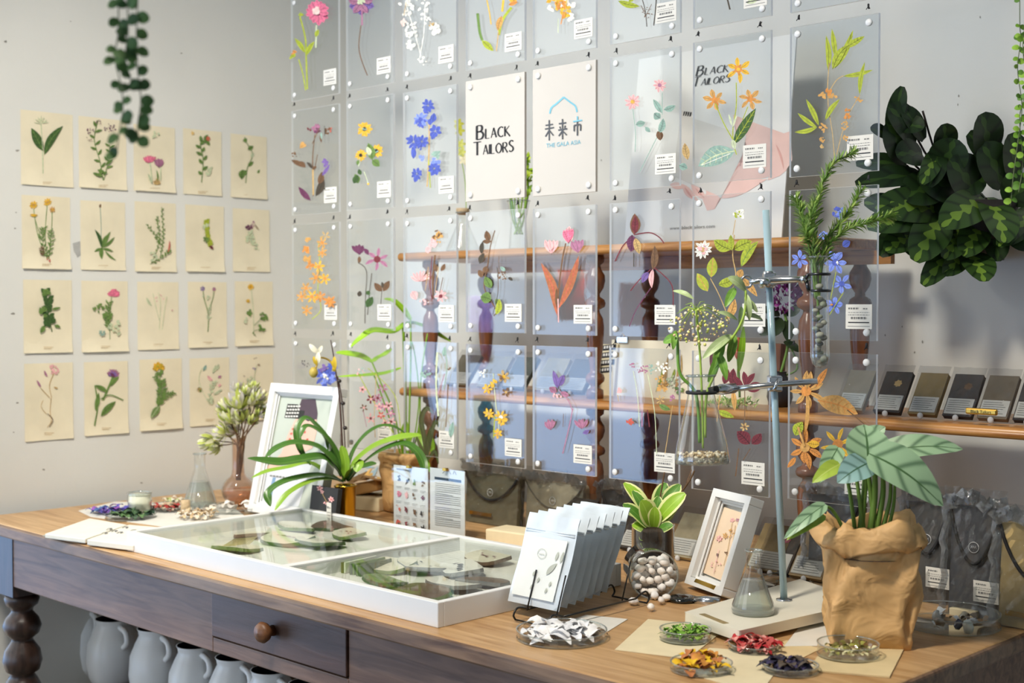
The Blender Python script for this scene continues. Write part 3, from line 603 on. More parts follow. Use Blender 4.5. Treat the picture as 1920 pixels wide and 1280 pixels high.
 (3,1): ('many tiny mauve star orchids on fine stems', 's l 1.6 672,700 705,760 738,812; s l 1.4 690,690 740,740 752,812; s t 1.2 706,700 702,780 704,820; f q r 680,730 8 5 5; f r q 696,748 9 5 5; f m r 709,746 10 6 5; f m - 718,728 10 5 5; f q m 712,762 9 5 5; f m q 722,762 9 5 5; f q r 730,760 9 5 5; f a q 716,778 8 5 5; f m q 734,774 9 5 5; f n q 684,764 8 5 4; f q r 697,784 10 5 5; f q r 724,792 8 5 4; f q r 736,790 9 5 4; b q 678,700 9 9 2; b c 680,694 8 8 2; s m 1 684,770 690,800'),
 (3,2): ('pale stalks with drooping seed pods', 's c 1.6 835,650 838,690 832,730; s n 1.4 840,720 838,770 836,800; s s 3 820,660 818,720 822,780; b n 842,690 3 6 2; l c 8 832,668 834,650; s m 1.2 834,700 822,740; l c 10 845,820 850,790; b c 800,700 8 8 4'),
 (3,3): ('pale yellow buttercup stem', 's s 1.4 925,700 930,760 938,820; f t y 945,706 13 6 7; f y t 914,728 11 6 6; b y 925,718 6 7 4; f n t 950,735 10 5 6; f y t 918,775 11 7 6; f y w 941,782 14 8 6; b y 944,790 7 9 4; f y x 935,812 10 6 6; b w 908,700 7 8 2.5; s l 2 930,780 928,820; b n 945,706 5 6 3'),
 (3,4): ('violet crocus petals on a bent stem', 'l v 11 1046,728 1037,694; l v 13 1048,724 1058,702; l m 12 1044,735 1030,726; l m 10 1052,735 1068,742; s m 1.4 1048,730 1066,750 1074,770; s m 1.8 1075,765 1068,800 1056,850; p m 1034,806 22 4 7 95 60; p m 1092,804 22 4 7 95 70; s n 1 1058,775 1057,800; b q 1046,742 7 7 3; l v 8 1094,812 1106,806'),
 (3,5): ('wispy field flowers and seed heads', 'b m 1186,686 5 8 2; b m 1210,690 9 14 2.2; b m 1200,695 6 7 2; s s 1.4 1215,700 1228,770 1232,850; s s 1.2 1188,695 1196,740 1200,800; b q 1162,732 4 7 3; b x 1243,728 9 22 3; b x 1240,710 8 14 2.4; s t 1.2 1160,740 1162,752; f t - 1240,750 10 6 4; s m 2 1206,770 1206,800; s r 2 1216,768 1220,800; b a 1184,790 6 9 4; l g 10 1238,758 1260,768; b w 1245,690 14 16 3; b m 1262,745 6 9 3; s t 1.2 1264,760 1250,850; b c 1225,690 10 10 3'),
 (3,6): ('dark maroon magnolia-like leaves and seed pod', 'l r 15 1358,720 1366,692 ; l r 15 1372,722 1376,690; l r 10 1352,722 1330,735; p r 1398,728 34 5 11 95 150; l r 13 1400,730 1432,722; l r 12 1396,728 1372,710; s n 1.6 1398,732 1398,780 1396,800; l l 12 1346,770 1378,782; l x 10 1376,730 1380,770; s x 1.6 1352,740 1346,790; f t n 1398,800 9 6 5; l r 24 1408,832 1384,808; l r 18 1412,832 1430,812; s n 1.4 1410,840 1396,862; s n 2 1388,840 1382,892; b w 1360,735 8 10 3; s n 1.6 1300,880 1290,905'),
 (3,7): ('large orange lilies with ochre leaf', 'f x o 1512,733 36 7 13 .3; l o 12 1530,726 1552,690; l x 13 1515,728 1514,694; s x 7 1516,750 1514,790 1506,820; l x 34 1534,750 1610,776 o; s n 2 1590,768 1622,795; f o x 1512,838 34 6 16 .2; l y 14 1540,832 1516,830; f y o 1574,832 36 6 12 .5; l l 20 1494,816 1508,790; s n 1.6 1508,806 1512,836; l o 12 1514,846 1522,880; s x 4 1500,800 1512,836; l o 10 1496,856 1480,876')}
PNAME = ['first', 'second', 'third', 'fourth', 'fifth', 'sixth', 'seventh', 'eighth']
RN = ['top', 'second', 'third', 'bottom']
m_knot = m_cord
def screw(q, x, z, r=.0062):
    q.lathe([(.0, .0), (r, .0), (r * 1.05, .003), (r * .8, .0045), (0, .005)], (x, YP - PT / 2 - .0002, z), mat('clear_nylon_screw', (236, 238, 238), .3, .03, 40, alpha=.85), 10, Matrix.Rotation(PI / 2, 3, 'X'))
def label_on(parent, x0, x1, z0, z1, y, name='label', lines=4):
    q = MB(); q.b2((x0, y - .0006, z0), (x1, y, z1), m_paper)
    w, h = x1 - x0, z1 - z0; Y = y - .0009
    q.add([(x0 + w * .08, Y, z0 + h * .1), (x1 - w * .08, Y, z0 + h * .1), (x1 - w * .08, Y, z0 + h * .12), (x0 + w * .08, Y, z0 + h * .12)], [(0, 1, 2, 3)], m_grey)
    def sq(a, b, t, c, seg):
        # broken line of print
        k = a
        while k < b:
            e = min(b, k + random.uniform(.03, .1)); 
            q.add([(x0 + w * k, Y, z0 + h * t), (x0 + w * e, Y, z0 + h * t), (x0 + w * e, Y, z0 + h * (t + c)), (x0 + w * k, Y, z0 + h * (t + c))], [(0, 1, 2, 3)], seg); k = e + .025
    sq(.1, .5, .80, .07, m_grey); sq(.66, .85, .80, .05, m_grey)
    sq(.1, .9, .66, .02, m_grey); sq(.1, .9, .56, .025, m_grey); sq(.2, .8, .40, .09, m_grey)
    q.add([(x0 + w * .1, Y, z0 + h * .24), (x1 - w * .1, Y, z0 + h * .24), (x1 - w * .1, Y, z0 + h * .285), (x0 + w * .1, Y, z0 + h * .285)], [(0, 1, 2, 3)], m_black)
    return q.build(name, parent)
def cords(parent, x0, x1, z, z1):
    for x in (x0 + .018, x1 - .018):
        q = MB(); a = V((x + random.uniform(-.002, .002), YP - .006, z - .014)); b = V((x + random.uniform(-.002, .002), YP - .006, z1 + .016)); m = (a + b) / 2 + V((random.uniform(-.003, .003), 0, random.uniform(-.004, .004)))
        for s in (-1, 1): q.tube([a, m + V((s * .0012, 0, 0)), b], .0006, m_cord, 5)
        q.blob(m, (.0024, .002, .0048), m_cord, 6, .3)
        for s in (-1, 1): q.tube([m, m + V((s * random.uniform(.003, .006), -.002, random.uniform(-.008, -.003)))], .0007, m_cord, 5)
        q.build('knotted_cord', parent)
def panel(r, c):
    x0, x1 = PXC[c]; z0, z1 = PZR[r]
    jz = random.uniform(-.002, .002); z0 += jz; z1 += jz
    what = 'opaque white sign' if (r, c) in ((1, 3), (1, 4)) else SPEC[(r, c)][0]
    cen = V(((x0 + x1) / 2, YP, z0))
    if (r, c) == (1, 3): lb = 'white hanging panel lettered BLACK TAILORS'
    elif (r, c) == (1, 4): lb = 'white hanging panel with a blue arch and three Chinese characters'
    else: lb = 'clear hanging panel with pressed ' + what
    t = thing('acrylic_panel', lb, 'panel', cen, 'hanging acrylic panels')
    q = MB()
    white = (r, c) in ((1, 3), (1, 4))
    body, side = (mat('matt_white_acrylic', (192, 188, 181), .5, .02, 8), mat('matt_white_acrylic', (192, 188, 181))) if white else (m_acr, m_edge)
    q.slab([(x0, YP - PT / 2, z0), (x1, YP - PT / 2, z0), (x1, YP - PT / 2, z1), (x0, YP - PT / 2, z1)], PT, (0, -1, 0), body, side)
    q.build('clear_sheet' if not white else 'white_sheet', t)
    for x in (x0 + .017, x1 - .017):
        for z in (z0 + .014, z1 - .014):
            q = MB(); screw(q, x, z); q.build('screw', t)
    if not white:
        m = plane((0, YP - PT / 2 - .0006, 0), (0, 1, 0))
        d = Draw(m, None, .0004); d.run(SPEC[(r, c)][1]); d.mb.build('pressed_flower', t, label='pressed ' + what)
        lx1 = x1 - .008; label_on(t, lx1 - .050, lx1, z0 + .020 + .004 * (c < 6), z0 + .062, YP - PT / 2 - .0002)
    elif c == 3:
        q = MB(); Y = YP - PT / 2 - .0006
        a = YY(893, 262, Y); b = YY(886, 292, Y); S_ = .0235
        glyphs(q, 'BLACK', (YY(894, 262, Y).x, Y, a.z), (S_ * 1.28, 0, 0), (0, 0, S_ * 1.05), m_black, [1.22, .86, .86, .86, .86], .2, .2)
        glyphs(q, 'TAILORS', (YY(889, 293, Y).x, Y, b.z), (S_ * 1.19, 0, 0), (0, 0, S_ * 1.05), m_black, [1.16, .84, .84, .84, .84, .84, .95], .2, .2)
        q.build('black_lettering', t)
    else:
        q = MB(); Y = YP - PT / 2 - .0004; m = plane((0, Y, 0), (0, 1, 0)); d = Draw(m, q, .0003)
        bl = mat('sky_blue_ink', (112, 176, 196), .6, .1, 40)
        arch = [(1031, 213), (1034, 202), (1044, 194), (1057, 182), (1070, 192), (1079, 199), (1082, 210)]
        d.stem(arch[:4], 3.2, bl); d.stem(arch[3:], 3.2, bl)
        dk = mat('slate_ink', (74, 78, 84), .6, .05, 40)
        for (ox, oy, cs, kk) in ((1030, 242, [[(-7, -7), (7, -9)], [(-8, 0), (9, -3)], [(0, -17), (0, 21)], [(0, 2), (-7, 14)], [(0, 2), (8, 12)]], None),
                                 (1055, 240, [[(-7, -8), (7, -10)], [(-5, -3), (-4, 1)], [(5, -5), (4, 0)], [(-8, 4), (9, 1)], [(0, -17), (0, 21)], [(0, 5), (-7, 15)], [(0, 5), (8, 13)]], None),
                                 (1083, 232, [[(-8, -4), (9, -7)], [(0, -14), (0, -7)], [(-6, 3), (-6, 14)], [(-6, 3), (6, 1)], [(6, 1), (6, 13)], [(0, -4), (0, 22)]], 1)):
            for j, s_ in enumerate(cs): d.stem([(ox + a, oy + b) for a, b in s_], 2.6, bl if kk and j < 2 else dk)
        a = YY(1024, 277, Y - .0005); b = YY(1089, 270, Y - .0005)
        text(q, 'THE GALA ASIA', (a.x, Y - .0006, a.z), (.011, 0, .0), (0, 0, .0125), bl, w=(b.x - a.x) / .011)
        q.build('printed_logo', t)
    if r < 3 or True:
        up = PZR[r - 1][0] if r > 0 else 2.60
        if r > 0: cords(t, x0, x1, up, z1)
        else:
            q = MB()
            for x in (x0 + .018, x1 - .018): q.tube([(x, YP - .006, z1 - .01), (x, YP - .006, 2.69)], .0006, m_cord, 5)
            q.build('hanging_cord', t)
for r in range(4):
    for c in range(8): panel(r, c)
# short knotted tails left below the bottom row belong to a long cord seen under the bottom panels
# ================================================================ poster on the upper shelf
a = YY(1178, 455, .90); b = YY(1467, 436, .90); Zs = 1.3795
pl = lean((a.x, .885, Zs), (b.x, .885, Zs), 7); P0 = V((a.x, .885, Zs)); ev = V((0, 0, 1)) - pl.n * pl.n.z; ev.normalize()
# world size from the photograph's corners
xr = pl(1466, 438); tr_ = pl(1500, 48); Wp = xr.x - P0.x; Hp = (tr_ - xr).dot(ev)
c0 = P0; c1 = P0 + V((Wp + .0, 0, 0)); 
q = MB(); m_post_w = mat('poster_white', (232, 232, 228), .6, .02, 8)
q.slab([c0, c1, c1 + ev * Hp, c0 + ev * Hp], .004, pl.n, m_post_w)
d = Draw(pl, q, .0006, .00005)
sk = mat('poster_skin', (236, 200, 190), .7, .06, 14); sk2 = mat('poster_skin_shade', (222, 170, 160), .7, .06, 14)
d.poly([(1375, 215), (1420, 232), (1470, 250), (1478, 300), (1466, 322), (1430, 335), (1390, 350), (1352, 366), (1340, 392), (1326, 395), (1318, 375), (1330, 350), (1352, 330), (1392, 300), (1400, 270), (1380, 240)], sk)
d.poly([(1470, 250), (1482, 246), (1486, 300), (1474, 320), (1462, 330), (1440, 338), (1446, 300)], sk)
for x0, y0, x1, y1, w_ in ((1340, 392, 1325, 345, 15), (1330, 378, 1296, 346, 15), (1312, 378, 1280, 345, 14), (1288, 352, 1256, 346, 13), (1440, 335, 1352, 372, 20)): d.leaf(x0, y0, x1, y1, w_, sk, fat=.9)
for x0, y0, x1, y1 in ((1342, 360, 1395, 300), (1300, 372, 1284, 350), (1322, 372, 1304, 352), (1455, 270, 1470, 318)): d.leaf(x0, y0, x1, y1, 4, sk2)
cardm = mat('poster_card_grey', (216, 214, 208), .7, .03, 14)
d.poly([(1278, 207), (1300, 222), (1400, 254), (1392, 292), (1352, 372), (1345, 366), (1262, 330)], cardm)
for k in range(4): d.quad([(1283 + k * 4, 209 + k * .5), (1285.4 + k * 4, 209 + k * .5), (1283.4 + k * 4, 217 + k * .5), (1281 + k * 4, 217 + k * .5)], m_black)
o1 = pl(1306, 143); o2 = pl(1299, 163)
S_ = .026; sl = ev * .0; sh = V((S_ * .22, 0, 0))
glyphs(q, 'BLACK', o1 + pl.n * .002, (S_ * .95, 0, 0), (ev * S_ + sh) * .68, m_black, [1.2, .86, .86, .86, .86], .2, .14)
glyphs(q, 'TAILORS', o2 + pl.n * .002, (S_ * .88, 0, 0), (ev * S_ + sh) * .68, m_black, [1.14, .82, .82, .82, .82, .82, .95], .2, .14)
o3 = pl(1256, 431); o4 = pl(1341, 427)
text(q, 'www.blacktailors.com', o3 + pl.n * .0015, (.02, 0, 0), ev * .0105, m_grey, w=(o4.x - o3.x) / .02)
tag(q.build('poster', loc=P0), 'large white poster with an open hand and a tailor name leaning on the upper shelf', 'poster')
# ================================================================ helpers for the table top
ZT = .75
m_water = thin('water', (226, 230, 222), 1.33, .02, .16, 1.4, 3)
m_soil = mat('dark_soil', (52, 40, 32), .95, .3, 120, .6)
m_stem = mat('green_stem', (108, 140, 62), .5, .12, 60)
m_stemL = mat('pale_green_stem', (160, 190, 80), .5, .1, 60)
m_twig = mat('brown_twig', (96, 70, 44), .8, .2, 80, .3)
film1 = film('crinkled_clear_film', 1.0, (242, 244, 245), .24, 55)
film2 = film('foil_film_edge', 1.0, (225, 232, 238), .6, 80)
def disc(q, c, r, z, m, n=24, jit=0):
    q.add([(c.x, c.y, z)] + [(c.x + r * math.cos(2 * PI * k / n) * (1 + random.uniform(-jit, jit)), c.y + r * math.sin(2 * PI * k / n) * (1 + random.uniform(-jit, jit)), z) for k in range(n)], [(0, i + 1, (i + 1) % n + 1) for i in range(n)], m)
def petri(c, r, h, label, fill, cols, n, size, group='glass dishes of petals', z=ZT, kind='petals', flat=.3, loosen=.85, name='petri_dish'):
    c = V((c.x, c.y, z)); t = thing(name, label, 'dish', c, group)
    q = MB(); q.lathe([(.0, .0015), (r, .0015), (r, h)], c, m_glass, 36); q.build('dish_wall', t)
    q = MB(); q.lathe([(r - .0008, h - .0008), (r + .0008, h - .0008), (r + .0008, h + .0008), (r - .0008, h + .0008), (r - .0008, h - .0008)], c, m_rim, 36)
    q.lathe([(r - .001, .0012), (r + .0008, .0012), (r + .0004, .003)], c, m_rim, 36); q.build('dish_rim', t)
    q = MB()
    for i in range(n):
        a = random.random() * 6.3; rr = r * loosen * math.sqrt(random.random()) * .92; zz = z + .003 + random.random() * h * flat
        p = V((c.x + rr * math.cos(a), c.y + rr * math.sin(a), zz)); e = random.random() * 6.3; s_ = size * random.uniform(.6, 1.2)
        q.leaf(p, p + V((math.cos(e) * s_, math.sin(e) * s_, random.uniform(-.1, .35) * s_ * .8)), s_ * random.uniform(.22, .42), (random.uniform(-.3, .3), random.uniform(-.3, .3), 1), random.choice(cols), .25, None, .3, 4, 2)
    o = q.build(fill, t); o['kind'] = 'stuff'
    return t
def flask(c, r, h, label, water=.0, group='conical glass flasks', neck=.33, name='conical_flask'):
    t = thing(name, label, 'flask', c, group)
    pr = [(0, .002), (r * .9, .002), (r, .006), (r * .98, .014), (r * neck * 1.02, h * .70), (r * neck, h * .76), (r * neck, h * .97), (r * neck * 1.18, h * .985), (r * neck * 1.18, h)]
    q = MB(); q.lathe(pr, c, m_glass, 36); q.build('flask_body', t)
    q = MB(); q.lathe([(r * neck * 1.12, h - .002), (r * neck * 1.25, h - .002), (r * neck * 1.25, h + .0006), (r * neck * 1.12, h + .0006), (r * neck * 1.12, h - .002)], c, m_rim, 28)
    q.build('flask_rim', t); q = MB(); q.lathe([(r * .86, .001), (r * 1.0, .002), (r * 1.01, .007)], c, m_rim, 36); q.build('flask_foot', t)
    if water:
        k = (water - .014) / (h * .70 - .014); rw = r * .98 + (r * neck * 1.02 - r * .98) * k
        q = MB(); q.lathe([(0, .003), (r * .88, .003), (r * .97, .007), (r * .955, .014), (rw * .975, water), (0, water)], c, m_water, 32); q.build('water', t)
    return t
def plain(name, label, cat, corners, th, m, group=None, z=ZT, bev=0):
    """flat sheet or card lying on the table given by photo corners"""
    P = [TT(x, y, z + th) for x, y in corners]; q = MB(); k = P + [V((p.x, p.y, z + .0003)) for p in P]; n = len(P)
    c = sum(P, V()) / n
    a = (P[1] - P[0]).cross(P[2] - P[0]).z > 0
    top = tuple(range(n)) if a else tuple(range(n))[::-1]
    q.add(k, [top, tuple(i + n for i in reversed(top))] + [(i, i + n, (i + 1) % n + n, (i + 1) % n) for i in range(n)], m)
    o = q.build(name, loc=(c.x, c.y, z), bev=bev); tag(o, label, cat, group); return o
m_cr = mat('cream_card', (226, 212, 176), .8, .05, 25); m_kc = mat('old_card_sheet', (220, 198, 152), .8, .08, 20)
# ---- loose cards on the right of the table
plain('paper_card', 'white card half under the rim of the dish of white shreds', 'card', [(1050, 1170), (1098, 1152), (1177, 1160), (1138, 1184)], .0012, m_paper, 'loose paper cards')
plain('paper_card', 'cream card under the dish of green leaves', 'card', [(1153, 1217), (1215, 1160), (1365, 1175), (1290, 1234)], .0015, m_cr, 'loose paper cards')
plain('paper_card', 'cream card between the red petals and the yellow petals', 'card', [(1290, 1262), (1330, 1214), (1440, 1222), (1452, 1262), (1425, 1300)], .0012, m_cr, 'loose paper cards')
plain('paper_card', 'white card by the left foot of the brown paper planter', 'card', [(1470, 1211), (1510, 1160), (1660, 1178), (1672, 1208)], .0012, m_paper, 'loose paper cards')
plain('paper_card', 'thick tan card under the dish of olive seeds', 'card', [(1515, 1255), (1550, 1205), (1698, 1209), (1668, 1268)], .0026, m_kc, 'loose paper cards')
o = plain('paper_card', 'tan card behind the yellow petals and dark petals', 'card', [(1420, 1216), (1475, 1200), (1540, 1215), (1490, 1240)], .001, m_kc, 'loose paper cards')
# ---- dishes on the right
G_ = lambda *c: [mat('petal_%d_%d_%d' % tuple(k), k, .6, .15, 90) for k in c]
petri(TT(1053, 1196), .068, .014, 'wide low dish heaped with torn white petals near the wire rack', 'white_shreds', G_((244, 244, 244), (232, 234, 238)), 90, .03, flat=.3)
petri(TT(1285, 1198, ZT + .002), .038, .016, 'small dish of bright green leaf tips on a cream card', 'leaf_tips', G_((110, 160, 50), (80, 130, 40), (150, 190, 80)), 110, .013, z=ZT + .0022, flat=.7)
petri(TT(1413, 1218), .036, .010, 'small dish of crimson and pink petals', 'red_petals', G_((178, 36, 44), (200, 90, 86), (226, 160, 150)), 80, .020, flat=.9)
petri(TT(1315, 1256), .042, .012, 'dish of yellow and russet petals at the front table edge', 'yellow_petals', G_((228, 184, 30), (206, 140, 60), (190, 120, 70)), 80, .017, flat=1.0)
petri(TT(1482, 1258), .038, .010, 'dish of inky dark violet petals', 'dark_petals', G_((40, 38, 58), (60, 54, 90), (90, 80, 70)), 80, .017, flat=1.0)
petri(TT(1590, 1228, ZT + .003), .043, .018, 'taller dish with sparse olive seeds in front of the paper planter', 'olive_seeds', G_((150, 150, 70), (110, 104, 50), (220, 214, 170)), 60, .011, z=ZT + .003, flat=.4)
c = TT(1782, 1172); petri(c, .075, .022, 'large dish of clear crystals by the right table end', 'crystal_chips', G_((232, 238, 240), (150, 136, 120)), 14, .018, group='large glass dishes', flat=.4)
for i, (x, y, s_, k) in enumerate(((1755, 1160, .011, (214, 214, 206)), (1762, 1172, .012, (170, 160, 146)), (1797, 1176, .011, (36, 44, 70)), (1815, 1182, .013, (226, 236, 230)), (1824, 1168, .010, (236, 238, 240)), (1806, 1160, .010, (216, 206, 180)))):
    p = TT(x, y + 4, ZT + .004); q = MB(); q.blob(p + V((0, 0, s_ * .75)), (s_ * .7, s_ * .55, s_ * .9), mat('crystal_%d' % i, k, .12, .1, 60, spec=.8), 6, .25, Matrix.Rotation(i * 1.1, 3, 'X'))
    tag(q.build('crystal', loc=p), ['frosted white crystal leaning leftmost in the large dish', 'long smoky crystal in the large dish', 'dark blue stone in the large dish', 'pale green glassy crystal nearest the front of the large dish', 'clear crystal at the right in the large dish', 'cream crystal at the back of the large dish'][i], 'crystal', 'crystals in the large dish')
petri(TT(1530, 1104), .10, .012, 'wide shallow glass dish behind the flask stand', 'glass_beads', G_((150, 146, 130),), 6, .01, group='large glass dishes')
# ---- hand lens
c = TT(1280, 1126); q = MB(); t = thing('hand_lens', 'dark oval hand lens lying beside the white base plate', 'lens', c)
q.lathe([(.0, .010), (.014, .0095), (.024, .007), (.027, .003), (.024, 0), (0, 0)], c, mat('smoked_black_glass', (18, 20, 18), .06, .1, 30, spec=.9), 30); q.build('dark_glass', t)
q = MB(); q.tube([c + V((.024, .0, .004)), c + V((.045, .012, .004)), c + V((.062, .02, .004))], [.007, .010, .008], m_steel, 10); q.build('handle', t)
# ---- white rack base plate (retort stand)
bz = ZT + .024
bc = [TT(1283, 1147, bz), TT(1386, 1187, bz - .004), TT(1625, 1128, bz), TT(1500, 1085, bz)]
bc[1].z = bz
c = sum(bc, V()) / 4; R = thing('retort_stand', 'tall glass rod stand with two steel clamps on a white base plate', 'stand', (c.x, c.y, ZT))
q = MB(); q.slab(bc, .016, (0, 0, 1), mat('white_stone_base', (226, 222, 206), .5, .04, 14)); q.build('base_plate', R, bev=.004)
for x, y in ((1310, 1158), (1398, 1182), (1452, 1168), (1560, 1132), (1500, 1110)):
    p = TT(x, y, ZT); q = MB(); q.lathe([(0, 0), (.010, 0), (.012, .004), (.010, .0085), (0, .0085)], (p.x + .0, p.y + .02, ZT), m_white, 16); q.build('foot', R)
a, b = TT(1315, 1150, bz + .0006), TT(1360, 1168, bz + .0006); e = (b - a).normalized(); f = V((-e.y, e.x, 0)) * .010
q = MB(); q.slab([a - f * .4, b - f * .4, b + f * .6, a + f * .6], .001, (0, 0, 1), mat('aged_brass_plate', (168, 150, 96), .35, .1, 60, metal=.8)); q.build('name_plate', R)
rb = TT(1470, 1125, bz); dR = (rb - CAM).dot(FV)
rt = DD(1436, 394, dR + .02)
m_rod = mat('blue_glass_rod', (158, 186, 196), .08, .08, 20, spec=.9)
q = MB(); q.tube([rb, rt], .0058, m_rod, 14); q.build('rod', R)
q = MB(); q.lathe([(.006, 0), (.013, 0), (.013, .002), (.007, .003)], rb, m_steel, 16); q.build('rod_collar', R)
def onrod(y): return rb.lerp(rt, (1125 - y) / (1125 - 394.0))
r1 = onrod(525); d1 = (r1 - CAM).dot(FV)
q = MB(); q.box(r1, (.020, .022, .022), m_steel, Matrix.Rotation(.7, 3, 'Z')); q.tube([r1 + V((0, 0, -.014)), r1 + V((0, 0, .014))], .010, m_steel, 14); cl = q.build('boss_head', R, bev=.002)
arm = [DD(1405, 528, d1 - .02), DD(1430, 526, d1 - .02), DD(1455, 525, d1 - .02), DD(1480, 524, d1 - .03), DD(1520, 523, d1 - .05)]
q = MB(); q.tube(arm, [.004, .005, .0075, .006, .0035], m_steel, 12); q.tube([DD(1424, 530, d1 - .02), DD(1443, 529, d1 - .02)], .009, m_steel, 12)
q.tube([DD(1505, 517, d1 - .05), DD(1508, 530, d1 - .05)], .005, m_steel, 8); q.build('clamp_arm', R)
q = MB()
pts = [DD(1400 + 10 * math.cos(k * PI / 6), 528 + 11 * math.sin(k * PI / 6), d1 - .02) for k in range(13)]; q.tube(pts, .0022, m_steel, 8); q.build('wing_screw', R)
tt = DD(1535, 480, d1 - .055); tb = DD(1538, 690, d1 - .055); tr = 17.5 * (d1 - .055) / FOC
q = MB()
for yy in (514, 545):
    cc = tt.lerp(tb, (yy - 480) / 210); pts = [cc + (RV * math.cos(k) + FH * math.sin(k)) * (tr + .002) for k in [j * PI / 9 - 2.6 for j in range(16)]]
    q.tube(pts, .0022, m_dsteel, 8)
q.tube([DD(1510, 524, d1 - .05), tt.lerp(tb, 34 / 210) - RV * (tr + .002)], .003, m_dsteel, 8); q.tube([DD(1512, 526, d1 - .05), tt.lerp(tb, 65 / 210) - RV * (tr + .002)], .003, m_dsteel, 8)
q.build('clamp_jaw', R)
r2 = onrod(720); d2 = (r2 - CAM).dot(FV)
q = MB(); q.box(r2 - FH * .006, (.022, .022, .026), m_steel, Matrix.Rotation(.77, 3, 'Z')); q.build('boss_head', R, bev=.003)
q = MB(); q.tube([r2 - FH * .016 + RV * .004 + V((0, 0, .008)), r2 - FH * .022 - RV * .004 - V((0, 0, .010))], .003, m_steel, 8); q.build('thumb_screw', R)
q = MB(); q.tube([DD(1533, 714, d2 - .03), DD(1452, 721, d2 - .015), DD(1375, 729, d2 - .02)], .0048, m_steel, 14); q.build('cross_bar', R)
q = MB(); q.tube([DD(1378, 727, d2 - .02), DD(1352, 730, d2 - .03), DD(1336, 733, d2 - .035)], [.008, .009, .005], m_steel, 12); q.build('clamp_head', R)
fd = d2 - .045; fn = DD(1315, 733, fd); fr_ = 27 * fd / FOC
q = MB(); q.tube([DD(1345, 729, fd - .0), DD(1330, 733, fd - .005)], .006, m_cord, 10)
q.tube([fn + (RV * math.cos(k) + FH * math.sin(k)) * (fr_ * 1.0) + V((0, 0, -.002)) for k in [j * PI / 8 - 3.1 for j in range(18)]], .0026, m_cord, 8); q.build('rubber_jaw', R)
# ---- test tube with pebbles and rosemary
axis = (tt - tb).normalized(); hh = (tt - tb).length; rotT = axis.to_track_quat('Z', 'Y').to_matrix()
t = thing('test_tube', 'long glass tube clamped upright and half filled with grey pebbles', 'tube', tb)
q = MB(); q.lathe([(0, 0), (tr * .5, .002), (tr * .85, .008), (tr, .018), (tr, hh - .002), (tr * 1.08, hh)], tb, m_glass, 24, rotT); q.lathe([(tr * .98, hh - .003), (tr * 1.12, hh - .003), (tr * 1.12, hh), (tr * .98, hh), (tr * .98, hh - .003)], tb, m_rim, 24, rotT)
q.lathe([(0, .001), (tr * .8, .006), (tr * 1.01, .018), (tr * 1.01, .022)], tb, m_rim, 24, rotT); q.build('tube_glass', t)
pcols = [mat('river_pebble_%d' % i, k, .6, .15, 90, .2) for i, k in enumerate([(120, 118, 106), (164, 162, 146), (88, 88, 82), (142, 146, 124)])]
for i in range(26):
    a = random.random() * 6.3; rr = tr * .45 * (i % 3 > 0)
    p = tb + axis * (.010 + i * .0048) + (RV * math.cos(a) + FH * math.sin(a)) * rr; s_ = random.uniform(.0055, .0075)
    q = MB(); q.blob(p, (s_, s_ * .8, s_ * .6), pcols[i % 4], 8, .08, Matrix.Rotation(random.random() * 3, 3, 'X'))
    tag(q.build('pebble', loc=p), 'small grey river pebble inside the upright glass tube', 'pebble', 'pebbles in the glass tube')
dT = (tt - CAM).dot(FV)
m_ros = mat('rosemary_needle', (112, 148, 62), .55, .25, 120); m_ros2 = mat('rosemary_needle_pale', (172, 196, 104), .55, .2, 120)
def rosemary(name, paths, label, n=70):
    t = thing(name, label, 'plant', tb + axis * .12)
    for pth in paths:
        P = smooth([DD(x, y, dT + z) for x, y, z in pth], 10)
        q = MB(); q.tube(P, [.0022 * (1 - .6 * i / len(P)) for i in range(len(P))], m_stem, 6)
        for i in range(int(n * 1.7 * len(pth) / 3)):
            u = random.uniform(.16, 1) ** .9; k = min(len(P) - 2, int(u * (len(P) - 1))); b = P[k]; dr_ = (P[k + 1] - P[k]).normalized()
            sd = V((random.gauss(0, 1), random.gauss(0, 1), random.gauss(0, 1))); sd = (sd - dr_ * sd.dot(dr_)).normalized()
            ln = random.uniform(.014, .026) * (1.1 - .35 * u)
            q.leaf(b, b + (dr_ * .7 + sd * .8).normalized() * ln, .0014, (random.random(), random.random(), 1), random.choice([m_ros, m_ros, m_ros2]), .12, None, .2, 3, 2)
        q.build('sprig', t)
    return t
rosemary('rosemary', [[(1535, 600, 0), (1530, 500, 0), (1525, 430, 0), (1537, 360, -.01), (1560, 310, 0), (1600, 287, .01)], [(1530, 560, 0), (1520, 480, 0), (1508, 430, .01), (1500, 400, .01), (1490, 372, .02)],
    [(1535, 560, 0), (1548, 470, 0), (1590, 430, -.01), (1640, 415, -.02), (1672, 405, -.02)], [(1535, 560, 0), (1545, 460, 0), (1575, 420, .01), (1598, 385, .02), (1616, 355, .02)], [(1533, 560, 0), (1525, 470, -.01), (1512, 440, -.02), (1520, 400, -.03), (1528, 375, -.02)]],
    'bushy green rosemary sprigs standing in the upright glass tube', 85)
